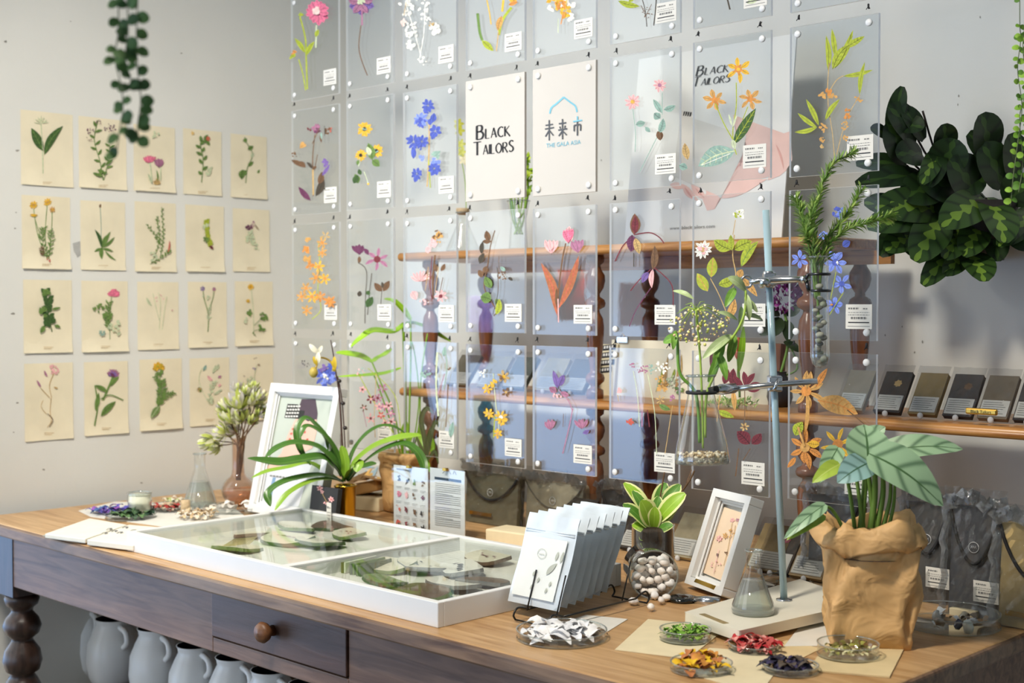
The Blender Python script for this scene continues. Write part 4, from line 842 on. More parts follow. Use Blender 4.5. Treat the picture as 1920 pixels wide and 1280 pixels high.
# ---- hanging conical flask
fb = DD(1317, 868, fd); hf = (872 - 706) * fd / FOC; rf = 51 * fd / FOC
t = thing('hanging_flask', 'clear conical flask gripped at the neck with beige grains in its bottom', 'flask', fb, 'conical glass flasks')
ax = (DD(1314, 706, fd) - fb).normalized(); rH = ax.to_track_quat('Z', 'Y').to_matrix()
q = MB(); nk = fr_ * .93
q.lathe([(0, 0), (rf * .92, .0), (rf, .005), (rf * .985, .014), (rf * .93, .03), (nk * 1.1, hf * .70), (nk, hf * .78), (nk, hf * .97), (nk * 1.12, hf)], fb, m_glass, 40, rH); q.build('flask_body', t)
q = MB(); q.lathe([(nk * 1.0, hf - .004), (nk * 1.14, hf - .003), (nk * 1.14, hf), (nk * 1.0, hf), (nk, hf - .004)], fb, m_rim, 28, rH); q.lathe([(rf * .86, -.001), (rf * 1.0, .0), (rf * 1.015, .007), (rf * 1.0, .012)], fb, m_rim, 40, rH); q.build('flask_rim', t)
q = MB(); gc = [mat('grain_%d' % i, k, .7, .15, 90) for i, k in enumerate([(214, 196, 160), (184, 160, 122), (236, 226, 204), (150, 128, 96)])]
for i in range(420):
    a = random.random() * 6.3; z_ = random.random(); rr = rf * .94 * math.sqrt(random.random()); s_ = random.uniform(.0018, .0032)
    q.blob(fb + rH @ V((rr * math.cos(a), rr * math.sin(a), .003 + z_ * .013)), s_, gc[i % 4], 5)
q.build('grains', t)['kind'] = 'stuff'
mL1 = leafmat('soft_green_leaf', (118, 164, 66), (150, 190, 96), (84, 128, 48), .06, 12, .35); mL2 = leafmat('pale_sage_leaf', (176, 196, 140), (200, 214, 170), (140, 160, 104), .06, 12, .3)
t = thing('flask_cutting', 'leafy green cutting with a pale umbel growing out of the hanging flask', 'plant', DD(1316, 760, fd))
q = MB(); st = [DD(1318, 840, fd), DD(1316, 740, fd), DD(1312, 660, fd), DD(1305, 580, fd - .01)]
q.tube(smooth(st), .0018, m_stemL, 6); q.tube(smooth([DD(1322, 820, fd), DD(1325, 740, fd), DD(1345, 690, fd), DD(1340, 665, fd), DD(1375, 630, fd - .01), DD(1395, 590, fd - .01), DD(1398, 545, fd)]), .0022, m_stemL, 6)
q.tube(smooth([DD(1312, 830, fd), DD(1305, 740, fd), DD(1275, 700, fd), DD(1270, 640, fd), DD(1266, 620, fd)]), .0026, mL1, 6)
for k in range(16):
    a = k * 2 * PI / 16; e = DD(1305 + 52 * math.cos(a) * random.uniform(.4, 1), 588 + 26 * math.sin(a) * random.uniform(.5, 1.2), fd + random.uniform(-.02, .02)); q.tube([st[3], st[3].lerp(e, .5) + V((0, 0, .006)), e], .0006, m_stemL, 5)
q.build('stems', t)
q = MB(); yb = [mat('umbel_bud_%d' % i, k, .6, .1, 90) for i, k in enumerate([(226, 220, 130), (240, 232, 200), (196, 206, 110), (226, 196, 150)])]
for k in range(150):
    a = random.random() * 6.3; r_ = random.random() ** .6
    q.blob(DD(1312 + 58 * math.cos(a) * r_, 610 + 40 * math.sin(a) * r_, fd + random.uniform(-.025, .025)), random.uniform(.0013, .0030), yb[k % 4], 5)
q.build('umbel_buds', t)['kind'] = 'stuff'
q = MB()
for x0, y0, x1, y1, w_, mm in ((1352, 662, 1328, 716, 8, mL1), (1356, 640, 1338, 690, 9, mL1), (1378, 628, 1366, 678, 9, mL1), (1372, 628, 1318, 672, 9, mL2), (1362, 640, 1340, 665, 6, mL1), (1382, 600, 1345, 585, 5, mL2), (1398, 545, 1365, 520, 10, mL2), (1398, 550, 1405, 600, 7, mL2), (1395, 560, 1420, 585, 6, mL2), (1378, 540, 1360, 575, 8, mL1), (1272, 632, 1244, 642, 9, mL1), (1265, 622, 1262, 655, 6, mL1), (1300, 560, 1262, 545, 5, mL2), (1395, 590, 1430, 600, 5, mL2), (1390, 575, 1388, 620, 6, mL2), (1345, 660, 1362, 712, 8, mL1)):
    q.leaf(DD(x0, y0, fd), DD(x1, y1, fd - random.uniform(-.02, .03)), w_ * fd / FOC, -FH + V((0, 0, .5)), mm, .15, None, .3)
q.build('leaves', t)
# ---- brown paper planter with dragon-scale leaves
PB = TT(1628, 1203); pd = (PB - CAM).dot(FV)
pl_ = thing('paper_bag_planter', 'large rolled-top brown paper bag used as a planter on the right', 'planter', PB)
q = MB(); ang = math.radians(-8) + TH; nu, nv = 48, 22; hB = .182
vs = []; sq = lambda a, p: (abs(math.cos(a)) ** p * (1 if math.cos(a) > 0 else -1), abs(math.sin(a)) ** p * (1 if math.sin(a) > 0 else -1))
prof = [(0, .0), (.55, .0)] + [(.86 + .14 * (i / 13) ** .8 + .015 * math.sin(i), hB * .78 * i / 13) for i in range(14)] + [(1.0, hB * .80), (1.10, hB * .79), (1.15, hB * .82), (1.14, hB * .90), (1.10, hB * .97), (1.03, hB * 1.0), (.95, hB * .97), (.93, hB * .85), (.9, hB * .7)]
for j, (r_, z_) in enumerate(prof):
    for i in range(nu):
        a = 2 * PI * i / nu; t_ = z_ / hB; p = .22 + .45 * t_; cx, cy = sq(a, p)
        wob = .0045 * math.sin(3 * a + 5 * t_) * (j > 3) + .003 * math.sin(7 * a - 9 * t_) * (j > 3) + .0022 * random.uniform(-1, 1) * (j > 3)
        X, Y_ = cx * (r_ * .066) + cx * wob * 1.3, cy * (r_ * .054) + cy * wob * 1.3
        vs.append(PB + V((X * math.cos(ang) - Y_ * math.sin(ang), X * math.sin(ang) + Y_ * math.cos(ang), z_ + (wob * 1.5 if j > 13 else 0))))
K = len(prof)
q.add(vs, [(j * nu + i, j * nu + (i + 1) % nu, (j + 1) * nu + (i + 1) % nu, (j + 1) * nu + i) for j in range(K - 1) for i in range(nu)], mat('crumpled_kraft_paper', (212, 170, 114), .6, .08, 22, 1.0), smooth=True)
q.build('paper_bag', pl_, sol=.0012)
for _x in MC['crumpled_kraft_paper'].node_tree.nodes:
    if _x.type == 'BUMP': _x.inputs['Distance'].default_value = .007
    if _x.type == 'TEX_NOISE': _x.inputs['Detail'].default_value = 2; _x.inputs['Distortion'].default_value = 1.2
q = MB(); disc(q, PB, .062, PB.z + hB * .72, m_soil); q.build('soil', pl_)
al = thing('dragon_scale_plant', 'potted plant with big silvery quilted leaves and dark veins in the paper bag', 'plant', PB + V((0, 0, hB * .72)))
m_al = leafmat('silver_quilted_leaf', (152, 184, 146), (70, 104, 62), (58, 92, 62), .05, 11, .75); m_al2 = leafmat('lime_under_leaf', (166, 190, 74), (190, 206, 110), (130, 160, 60), .06, 9, .3)
m_alb = leafmat('bluish_quilted_leaf', (140, 176, 172), (60, 96, 70), (58, 92, 78), .05, 11, .7)
q = MB(); cb = PB + V((0, 0, hB * .70))
heart = lambda t: (math.sin(PI * min(1, .10 + .9 * t)) ** .55) * (1 - .45 * t) * (1.15 if t > .02 else .7) if t < .995 else .03
LV = [((1628, 872), (1620, 796), (1598, 836), 44, m_al, -.06), ((1630, 850), (1768, 948), (1620, 870), 46, m_al, -.07), ((1650, 848), (1805, 842), (1640, 880), 27, m_al, -.03), ((1628, 868), (1570, 905), (1630, 900), 30, m_alb, -.06), ((1572, 838), (1536, 905), (1580, 870), 20, m_al, .0), ((1575, 870), (1523, 905), (1585, 920), 17, m_al2, -.03), ((1548, 945), (1470, 1010), (1570, 950), 15, m_al, -.05), ((1545, 965), (1475, 1012), (1560, 975), 14, m_al2, -.045), ((1650, 880), (1700, 900), (1640, 900), 20, m_alb, -.05), ((1600, 850), (1660, 800), (1610, 850), 26, m_al, .0)]
for (b_, tp_, at_, w_, mm, dz) in LV[:10]:
    p0, p1 = DD(*b_, pd + dz), DD(*tp_, pd + dz - .02 + (.06 if mm is m_al and tp_[1] < 800 else 0)); n = 10
    q.leaf(p0, p1, w_ * pd / FOC, -FH * .9 + V((0, 0, .75)), mm, .10, heart, .22, n, 6)
q.build('leaves', al)
q = MB()
for x0, y0, xm, ym, x1, y1, r_ in ((1612, 1000, 1622, 900, 1618, 850, .0042), (1630, 1002, 1640, 930, 1640, 870, .0045), (1640, 1002, 1655, 930, 1655, 885, .004), (1605, 998, 1590, 905, 1572, 880, .0026), (1590, 1000, 1560, 955, 1528, 948, .0024), (1650, 1000, 1668, 940, 1670, 900, .003), (1622, 1002, 1612, 940, 1600, 850, .003), (1660, 1002, 1675, 950, 1678, 905, .0026), (1645, 1000, 1632, 920, 1625, 850, .0035)):
    q.tube(smooth([DD(x0, y0 + 10, pd), DD(xm, ym, pd - .01), DD(x1, y1, pd - .03)]), [r_ * 1.3 - r_ * .5 * i / 12 for i in range(13)], m_stem, 8)
q.build('leaf_stalks', al)
# ---- small flask with water on the white plate
p = TT(1412, 1149, bz); flask(V((p.x, p.y, bz)), .033, .098, 'small conical flask half full of water on the white base plate', .052)
# ---- small white box frame
a = TT(1283, 1092, ZT + .0105); b = TT(1352, 1117, ZT + .0105); fl = lean(a, b, 20); up = (V((0, 0, 1)) - fl.n * fl.n.z).normalized(); e = (b - a).normalized(); Wd = (b - a).length; Hh = (fl(1345, 916) - a).dot(up)
def frame(name, label, a, e, up, n, Wd, Hh, bar, dep, bm, group=None, lip=.0):
    t = thing(name, label, 'picture frame', a + e * Wd / 2, group)
    q = MB()
    def bar_(x0, z0, x1, z1): q.slab([a + e * x0 + up * z0, a + e * x1 + up * z0, a + e * x1 + up * z1, a + e * x0 + up * z1], dep, n, bm)
    bar_(0, 0, Wd, bar); bar_(0, Hh - bar, Wd, Hh); bar_(0, bar, bar, Hh - bar); bar_(Wd - bar, bar, Wd, Hh - bar); q.build('moulding', t, bev=.002)
    q = MB(); k = a - n * dep * .35; c = bar * .92
    def in_(x0, z0, x1, z1, dd): q.slab([k + e * x0 + up * z0 - n * dd, k + e * x1 + up * z0 - n * dd, k + e * x1 + up * z1 - n * dd, k + e * x0 + up * z1 - n * dd], .002, n, bm)
    for i in range(2):
        s_ = bar + .004 * i; ss = s_ + .004
        in_(s_, s_, Wd - s_, ss, .004 * i); in_(s_, Hh - ss, Wd - s_, Hh - s_, .004 * i); in_(s_, ss, ss, Hh - ss, .004 * i); in_(Wd - ss, ss, Wd - s_, Hh - ss, .004 * i)
    q.build('inner_lip', t)
    q = MB(); q.slab([a + e * .004 + up * .004 - n * dep * .8, a + e * (Wd - .004) + up * .004 - n * dep * .8, a + e * (Wd - .004) + up * (Hh - .004) - n * dep * .8, a + e * .004 + up * (Hh - .004) - n * dep * .8], .003, n, m_paper); q.build('backing', t)
    return t
fr = frame('small_frame', 'small white box frame with a pale pressed flower sheet leaning near the flask stand', a, e, up, fl.n, Wd, Hh, .014, .028, m_white)
pin = plane(a - fl.n * .018, fl.n); q = MB()
q.slab([pin(1358, 950), pin(1399, 964), pin(1352, 1088), pin(1316, 1072)], .001, fl.n, mat('blush_sheet', (232, 208, 180), .8, .05, 14))
d = Draw(pin, q, .0012); d.run('f q - 1374,975 5 5 4; f m - 1384,975 4 6 2; b k 1388,982 3 3 1.5; s t .8 1374,980 1366,1030 1358,1060; s t .8 1380,985 1372,1040; b k 1347,1040 3 5 1.5; b n 1363,1038 3 4 1.5; f q - 1350,1010 7 6 4; f x - 1362,1005 6 6 3; s q .8 1340,1075 1350,1030; b q 1345,1060 9 8 2; b x 1372,1000 8 8 2'); q.build('pressed_sheet', fr)
pf = plane(a + fl.n * .0005, fl.n); q = MB(); q.slab([pf(1305, 1084), pf(1342, 1098), pf(1338, 1105), pf(1301, 1090)], .0008, fl.n, m_brass); q.build('brass_plate', fr)
# ---- glass jar of white pebbles lying with its mouth to the viewer, and the hoya behind it
jc = TT(1226, 1124); jd = (jc - CAM).dot(FV); jr = 46 * jd / FOC; ctr = jc + V((0, 0, jr + .001)) 
adir = (-FH * .97 + RV * .05).normalized(); rJ = adir.to_track_quat('Z', 'Y').to_matrix()
t = thing('pebble_jar', 'round glass jar lying on its side spilling white pebbles', 'jar', jc)
q = MB(); q.lathe([(0, -.095), (jr * .8, -.093), (jr, -.080), (jr, -.012), (jr * .985, 0)], ctr, m_glass, 40, rJ); q.build('jar_glass', t)
q = MB(); q.lathe([(jr * .95, -.002), (jr * 1.02, -.002), (jr * 1.02, .002), (jr * .95, .002), (jr * .95, -.002)], ctr, m_rim, 40, rJ); q.build('jar_rim', t)
wp = [mat('white_pebble_%d' % i, k, .55, .06, 60, .15) for i, k in enumerate([(248, 244, 238), (240, 234, 228), (252, 250, 248)])]
spots = []
for lay in range(3):
    for _ in range(2000):
        x, y = random.uniform(-1, 1) * jr * .86, random.uniform(-1, .62) * jr * .86
        if math.hypot(x, y) > jr * .84: continue
        z = -.012 - lay * .016
        p = ctr + RV * x + V((0, 0, y)) + adir * z
        if all((p - s_).length > .0125 for s_ in spots): spots.append(p)
        if len(spots) > 26 * (lay + 1): break
gp = []
for x, y in ((1188, 1135), (1221, 1146), (1240, 1133), (1228, 1124), (1250, 1128)): gp.append(TT(x, y, ZT) + V((0, 0, .0075)))
for i, p in enumerate(spots + gp):
    q = MB(); s_ = random.uniform(.0075, .0098); q.blob(p, (s_ * 1.1, s_ * .85, s_ * .68), wp[i % 3], 9, .13, Matrix.Rotation(random.random() * 3, 3, 'Z') @ Matrix.Rotation(random.random(), 3, 'X'))
    ins = i < len(spots)
    tag(q.build('white_pebble', loc=p), 'smooth white pebble inside the jar lying on its side' if ins else ['white pebble farthest left on the table before the jar', 'white pebble nearest the front on the table', 'white pebble resting right of the front one', 'white pebble just under the jar mouth', 'white pebble at the right of the spilled ones'][i - len(spots)], 'pebble', 'white pebbles of the jar' if ins else 'spilled white pebbles')
hb = TT(1224, 1092); hd = (hb - CAM).dot(FV); hr = 40 * hd / FOC; hH = 1092 - 985
t = thing('hoya_pot', 'glass beaker of dark soil with a cream-edged green leafy plant', 'potted plant', hb)
q = MB(); hg = hH * hd / FOC; q.lathe([(0, .001), (hr * .95, .001), (hr, .006), (hr, hg), (hr * 1.04, hg + .002)], hb, m_glass, 32); q.build('beaker', t)
q = MB(); q.lathe([(0, .003), (hr * .93, .003), (hr * .96, .006), (hr * .96, hg * .93), (hr * .5, hg * .98), (0, hg)], hb, m_soil, 28); q.build('soil', t)
m_hoya = leafmat('variegated_leaf', (92, 140, 56), (120, 164, 74), (70, 116, 44), .05, 8, .25, edge=(226, 232, 160)); m_hoyaL = leafmat('lime_variegated_leaf', (150, 190, 56), (170, 206, 80), (130, 170, 50), .05, 8, .25, edge=(236, 240, 170))
q = MB(); ell = lambda t: math.sin(PI * (.03 + .95 * t)) ** .6
for x0, y0, x1, y1, w_, mm, dz in ((1222, 985, 1186, 920, 10, m_hoya, 0), (1222, 975, 1170, 905, 11, m_hoyaL, .01), (1216, 990, 1168, 945, 10, m_hoya, -.02), (1220, 985, 1202, 938, 16, m_hoyaL, -.03), (1226, 985, 1235, 930, 10, m_hoya, .0), (1230, 980, 1285, 925, 13, m_hoyaL, -.02), (1232, 975, 1275, 908, 12, m_hoya, .01), (1228, 970, 1248, 905, 12, m_hoya, .02), (1230, 990, 1270, 950, 9, m_hoyaL, -.01), (1228, 1000, 1262, 985, 10, m_hoya, -.03), (1222, 1000, 1185, 985, 11, m_hoyaL, -.02), (1222, 1000, 1200, 1012, 9, m_hoyaL, -.03), (1226, 985, 1262, 965, 10, m_hoya, 0), (1225, 995, 1228, 950, 10, m_hoyaL, -.02), (1218, 980, 1165, 955, 8, m_hoya, .01), (1230, 990, 1255, 930, 9, m_hoya, .02)):
    q.leaf(DD(x0, y0, hd + dz * .3), DD(x1, y1, hd + dz), w_ * 1.35 * hd / FOC, -FH * .8 + V((0, 0, .8)), mm, .12, ell, .25, 8, 4)
q.build('leaves', t)
q = MB(); q.tube(smooth([hb + V((0, 0, hg * .9)), DD(1226, 985, hd), DD(1234, 940, hd)]), .0016, m_twig, 6); q.tube(smooth([hb + V((.005, 0, hg * .9)), DD(1250, 960, hd), DD(1290, 905, hd), DD(1302, 882, hd)]), .0016, m_twig, 6); q.tube(smooth([hb + V((0, 0, hg * .9)), DD(1238, 930, hd), DD(1246, 885, hd)]), .0014, m_twig, 6)
q.build('stalks', t)
# ---- wire rack of zip pouches
ra = TT(962, 1163); rx = ra.x + .01; Rk = thing('wire_rack', 'low black wire rack holding a row of silver zip pouches', 'rack', (rx + .05, .22, ZT))
x0, x1, y0, y1 = rx, rx + .075, ra.y - .005, .312
q = MB()
def loop(y, s): return smooth([(x0, y + .02 * s, ZT + .003), (x0, y, ZT + .006), (x0, y, ZT + .016), (x0, y + .012 * s, ZT + .022), (x0, y + .03 * s, ZT + .014)])
q.tube([(x0, y0, ZT + .004), (x1, y0, ZT + .004)], .0016, m_wire, 8); q.tube([(x0, y1, ZT + .004), (x1, y1, ZT + .004)], .0016, m_wire, 8)
for x in (x0, x1):
    q.tube(smooth([(x, y0 + .03, ZT + .016), (x, y0 + .006, ZT + .022), (x, y0 - .004, ZT + .012), (x, y0, ZT + .004)]), .0016, m_wire, 8)
    q.tube([(x, y0 + .03, ZT + .016), (x, y1 - .03, ZT + .016)], .0016, m_wire, 8)
    q.tube(smooth([(x, y1 - .03, ZT + .016), (x, y1 - .004, ZT + .024), (x, y1 + .006, ZT + .012), (x, y1, ZT + .004)]), .0016, m_wire, 8)
q.build('wire_base', Rk)
for j, y in enumerate((y0 + .020, y0 + .180)):
    for x in (x0 + .006, x1 - .006):
        q = MB(); q.tube([(x, y, ZT + .016), (x, y + .022, ZT + .078)], .0013, m_wire, 8); q.build('upright', Rk)
m_foil = mat('silver_blue_foil', (214, 224, 232), .3, .05, 30, .3, metal=.12)
m_pw = mat('pouch_paper_face', (226, 230, 226), .5, .03, 20)
fa = YY(962, 1136, y0 + .03)
for i in range(7):
    y = y0 + .030 + i * .0265; ln = math.radians(21 + i * .7); n = V((0, -math.cos(ln), math.sin(ln))); up = V((0, math.sin(ln), math.cos(ln))); e = V((1, 0, 0)); 
    o_ = V((fa.x - .012 - i * .0062, y, ZT + .022)); w_, h_ = .112, .148
    t = thing('zip_pouch', ['flat silver zip pouch printed with leaves, frontmost in the wire rack'] [0] if i == 0 else ['', 'silver zip pouch directly behind the frontmost pouch in the rack', 'third silver zip pouch from the front of the rack', 'middle silver zip pouch of the rack', 'third silver zip pouch from the back of the rack', 'silver zip pouch just before the rearmost one in the rack', 'rearmost silver zip pouch in the wire rack nearest the pebble jar'][i], 'pouch', o_, 'silver zip pouches in the wire rack')
    q = MB(); nx, nz_ = 8, 14
    def P_(u, v, s):
        pf_ = .0045 * (math.sin(PI * u) * math.sin(PI * min(1, v * 1.15))) ** .5 if v < .86 else .0008
        wv = .0012 * math.sin(9 * v + i) + (.0015 * math.sin(14 * u + i * 2) if v > .8 else 0)
        return o_ + e * (u * w_) + up * (v * h_) + n * (s * pf_ + wv)
    for s in (1, -1):
        vs = [P_(a / nx, b / nz_, s) for a in range(nx + 1) for b in range(nz_ + 1)]
        q.add(vs, [(a * (nz_ + 1) + b, (a + 1) * (nz_ + 1) + b, (a + 1) * (nz_ + 1) + b + 1, a * (nz_ + 1) + b + 1) for a in range(nx) for b in range(nz_)], m_foil, smooth=True)
    q.build('foil_bag', t)
    q = MB(); k = o_ + n * .0062
    for v in (.795, .82): q.tube([o_ + e * .003 + up * (v * h_) + n * .0022, o_ + e * (w_ - .003) + up * (v * h_) + n * .0022], .0013, m_foil, 6)
    q.build('zip_seal', t)
    if i == 0:
        q = MB(); fp = plane(k, n)
        q.slab([k + e * .010 + up * .012, k + e * (w_ - .012) + up * .012, k + e * (w_ - .012) + up * h_ * .74, k + e * .010 + up * h_ * .74], .001, n, m_pw)
        d = Draw(fp, q, .0014); g1 = mat('soft_grey_print', (176, 180, 168), .6, .08, 40)
        d.leaf(1025, 1078, 1045, 1056, 9, g1); d.leaf(1042, 1052, 1048, 1034, 5, g1); d.leaf(1051, 1056, 1058, 1034, 5, g1)
        d.stem([(1017 + 8 * math.cos(a * PI / 8), 1038 + 9 * math.sin(a * PI / 8)) for a in range(17)], .8, g1); d.stem([(1012, 1038), (1022, 1040)], 1, g1)
        for x, y in ((1000, 1080), (1008, 1092), (995, 1105), (1030, 1100), (1022, 1112)): d.leaf(x, y, x + 4, y - 10, 4, g1)
        q.build('printed_front', t)
# ================================================================ white display tray with glass lids
t = thing('display_tray', 'long white display tray with two glass covered compartments', 'tray', (1.15, .18, ZT))
tx0, tx1, ty0, ty1, th_ = TT(238, 1032).x + .0, TT(816, 1179).x, TT(530, 1105).y - .0, .405, .040
tz = ZT + th_; bw = .013; xm = YY(497, 1063, ty0).x + .035; xm = TT(503, 1064, tz).x
q = MB()
q.b2((tx0, ty0, ZT), (tx1, ty0 + bw, tz), m_white); q.b2((tx0, ty1 - bw, ZT), (tx1, ty1, tz), m_white)
q.b2((tx0, ty0 + bw, ZT), (tx0 + bw, ty1 - bw, tz), m_white); q.b2((tx1 - bw, ty0 + bw, ZT), (tx1, ty1 - bw, tz), m_white)
q.build('tray_rim', t, bev=.0015)
q = MB(); q.b2((xm - .010, ty0 + bw, ZT + .005), (xm + .010, ty1 - bw, tz - .001), m_white); q.build('divider', t, bev=.001)
q = MB(); q.b2((tx0 + bw, ty0 + bw, ZT + .001), (tx1 - bw, ty1 - bw, ZT + .012), m_paper); q.build('tray_floor', t)
m_lid = thin('lid_glass', (250, 252, 250), 1.4, .0, 0, .55)
for a, b in ((tx0 + bw, xm - .010), (xm + .010, tx1 - bw)):
    q = MB(); q.b2((a, ty0 + bw, tz - .006), (b, ty1 - bw, tz - .004), m_lid); q.build('glass_lid', t)
# contents
lg = mat('waxed_leaf_green', (98, 124, 52), .4, .2, 40); lgd = mat('deep_leaf_green', (62, 84, 38), .4, .2, 40); pc = mat('pale_case_paper', (222, 216, 196), .6, .06, 30); br = mat('brown_case', (104, 84, 66), .6, .15, 40)
tr_items = [
 (445, 1025, .075, .055, 20, pc, lg, 'pale leaf-edged case in the left tray half nearest its front rim'), (540, 1012, .085, .06, 12, pc, lgd, 'pale leaf-edged case in the middle of the left tray half'),
 (555, 990, .08, .05, -20, pc, lg, 'leaf-edged case with a green curl at the back of the left tray half'), (625, 985, .075, .05, 30, br, lgd, 'brown case at the back of the left tray half'),
 (600, 1018, .08, .055, 5, pc, lgd, 'green-edged case left of the tray divider'), (655, 1003, .06, .045, -15, pc, lg, 'small case with a dark green corner beside the divider'),
 (480, 1000, .07, .05, 60, pc, br, 'ribbed straw coloured bundle in the left tray half'),
 (735, 1062, .065, .06, 15, pc, lg, 'green leafy case in the right tray half behind the oval one'), (722, 1092, .07, .045, -10, lg, lgd, 'oval waxed green case in the right tray half'),
 (790, 1108, .08, .05, 5, br, lg, 'brown and green oval case nearest the tray front corner'), (790, 1062, .085, .06, -25, pc, m_grey, 'grey printed card packet in the right tray half'),
 (865, 1068, .08, .055, -30, m_paper, m_grey, 'white card packet with a dark band in the right tray half'), (905, 1088, .07, .05, 20, br, m_grey, 'dark brown case by the right tray rim'),
 (915, 1048, .07, .05, -5, pc, br, 'tan case at the back of the right tray half'), (850, 1098, .075, .045, 10, m_paper, m_grey, 'white packet lying before the dark banded packet')]
for i, (x, y, w_, h_, rot, m1, m2, lb) in enumerate(tr_items):
    w_, h_ = w_ * 1.3, h_ * 1.3; p = TT(x, y, ZT + .02); z0 = ZT + .0125; R_ = Matrix.Rotation(math.radians(rot), 3, 'Z') @ Matrix.Rotation(math.radians(6 if i % 2 else -6), 3, 'X')
    q = MB(); n = 14; pts = []
    for k in range(n):
        a = 2 * PI * k / n; c_, s_ = math.cos(a), math.sin(a); pts.append((w_ / 2 * abs(c_) ** .55 * (1 if c_ > 0 else -1), h_ / 2 * abs(s_) ** .55 * (1 if s_ > 0 else -1)))
    o_ = V((p.x, p.y, z0 + .008))
    cu = .005 if i % 3 else -.003; top = [o_ + R_ @ V((a, b, .003 + cu * (2 * a / w_) ** 2)) for a, b in pts]; bot = [o_ + R_ @ V((a * 1.03, b * 1.03, -.004 + cu * (2 * a / w_) ** 2)) for a, b in pts]
    q.add([sum(top, V()) / n - V((0, 0, .002))] + top, [(0, k + 1, (k + 1) % n + 1) for k in range(n)], m1); q.add(top + bot, [(k, k + n, (k + 1) % n + n, (k + 1) % n) for k in range(n)] + [tuple(range(2 * n - 1, n - 1, -1))], m2)
    if i in (1, 4, 5, 10, 11, 13):
        mm = m_black if i in (10, 11) else mat('mauve_print', (150, 110, 116), .6, .2, 90)
        for k in range(5):
            a, b = -w_ * .35 + k * w_ * .15, random.uniform(-.2, .1) * h_; q.add([o_ + R_ @ V((a, b, .0064)), o_ + R_ @ V((a + w_ * .1, b, .0064)), o_ + R_ @ V((a + w_ * .1, b + .004 + .006 * (i == 11), .0064)), o_ + R_ @ V((a, b + .004 + .006 * (i == 11), .0064))], [(0, 1, 2, 3)], mm)
    tag(q.build('specimen_case', loc=p, bev=.001), lb, 'case', 'specimen cases in the tray')
q = MB()
for k in range(13):
    a, b = TT(404 + k * 5, 1032 - k * .8, ZT + .016), TT(440 + k * 3.4, 1010 - k * .3, ZT + .029); q.tube([a, b], .0011, mat('straw', (206, 196, 142), .8, .12, 90), 5)
tag(q.build('straw_bundle', loc=TT(425, 1025)), 'small fan of straw stems at the left end inside the tray', 'straws')
for i, x in enumerate((615, 632, 648, 664, 676)):
    a = TT(x, 1075 + i * 3, ZT + .0045); q = MB(); R_ = Matrix.Rotation(math.radians(8), 3, 'Z')
    q.box(a + V((0, .035, .018)), (.0045, .085, .020), [pc, lg, m_paper, lg, lgd][i], R_); q.box(a + V((0, -.006, .018)), (.0052, .006, .020), [lg, lgd, br, lgd, lg][i], R_)
    tag(q.build('standing_card', loc=a, bev=.001), ['leftmost', 'second from left', 'middle', 'second from right', 'rightmost'][i] + ' of the five upright thin cards inside the tray', 'card', 'upright cards in the tray')
# ================================================================ open book and petals at the left end
B = thing('open_book', 'open cream-paged book lying at the left front table edge', 'book', TT(200, 1005))
def wedge(cs, z0, z1, m, nm, **k):
    q = MB(); top = [TT(x, y, ZT + z1) for x, y in cs]; n = len(top); bot = [V((p.x, p.y, ZT + z0)) for p in top]
    q.add(top + bot, [tuple(range(n)), tuple(range(2 * n - 1, n - 1, -1))] + [(i, i + n, (i + 1) % n + n, (i + 1) % n) for i in range(n)], m); return q.build(nm, B, **k)
m_pg = mat('book_pages', (232, 228, 214), .8, .04, 40); m_cov = mat('board_cover', (186, 178, 158), .7, .08, 40)
wedge([(80, 1003), (168, 1013), (246, 985), (168, 972)], .0005, .003, m_cov, 'cover'); wedge([(84, 1000), (160, 1010), (238, 983), (168, 971)], .003, .013, m_pg, 'page_block', bev=.002); wedge([(163, 1011), (250, 1022), (345, 992), (242, 983)], .003, .015, m_pg, 'page_block', bev=.002); wedge([(165, 1013), (252, 1025), (340, 998), (250, 985)], .0005, .003, m_cov, 'cover')
q = MB(); d = Draw(plane((0, 0, ZT + .0152), (0, 0, 1)), q, .0003)
for x, y in ((205, 993), (215, 997), (235, 990), (225, 1000), (250, 996), (196, 1001)): d.stem([(x - 6, y), (x, y - 3), (x + 6, y - 1)], 1, m_grey); d.leaf(x, y, x + 6, y - 3, 3, m_grey)
q.build('page_drawing', B)
plain('mat_board', 'white sheet under the petal dishes at the left end of the table', 'sheet', [(147, 957), (215, 940), (430, 945), (470, 975), (330, 990), (170, 968)], .0015, m_paper)
def heap(name, x, y, rx, n, size, cols, label, group, z=.003, up=.35, h=.008):
    q = MB(); c = TT(x, y)
    for i in range(n):
        a = random.random() * 6.3; r_ = rx * math.sqrt(random.random()); p = V((c.x + r_ * math.cos(a), c.y + r_ * math.sin(a) * .9, ZT + z + random.random() * h)); e = random.random() * 6.3; s_ = size * random.uniform(.6, 1.2)
        q.leaf(p, p + V((math.cos(e) * s_, math.sin(e) * s_, random.uniform(-.1, up) * s_)), s_ * random.uniform(.25, .45), (random.uniform(-.3, .3), random.uniform(-.3, .3), 1), random.choice(cols), .25, None, .3, 4, 2)
    o = q.build(name, loc=(c.x, c.y, ZT)); tag(o, label, 'petals', group, 'stuff'); return o
gp_ = 'loose petal heaps at the left end'
heap('petal_heap', 205, 963, .045, 60, .02, G_((90, 84, 170), (150, 90, 180), (70, 110, 170)), 'blue and violet petals heaped farthest left on the white sheet', gp_)
heap('petal_heap', 245, 972, .045, 60, .022, G_((62, 96, 60), (96, 130, 80), (40, 66, 50)), 'dark green leaves heaped beside the open book', gp_)
heap('petal_heap', 312, 958, .036, 60, .018, G_((168, 50, 48), (196, 90, 80), (214, 190, 160)), 'red petals heaped before the clear flask', gp_)
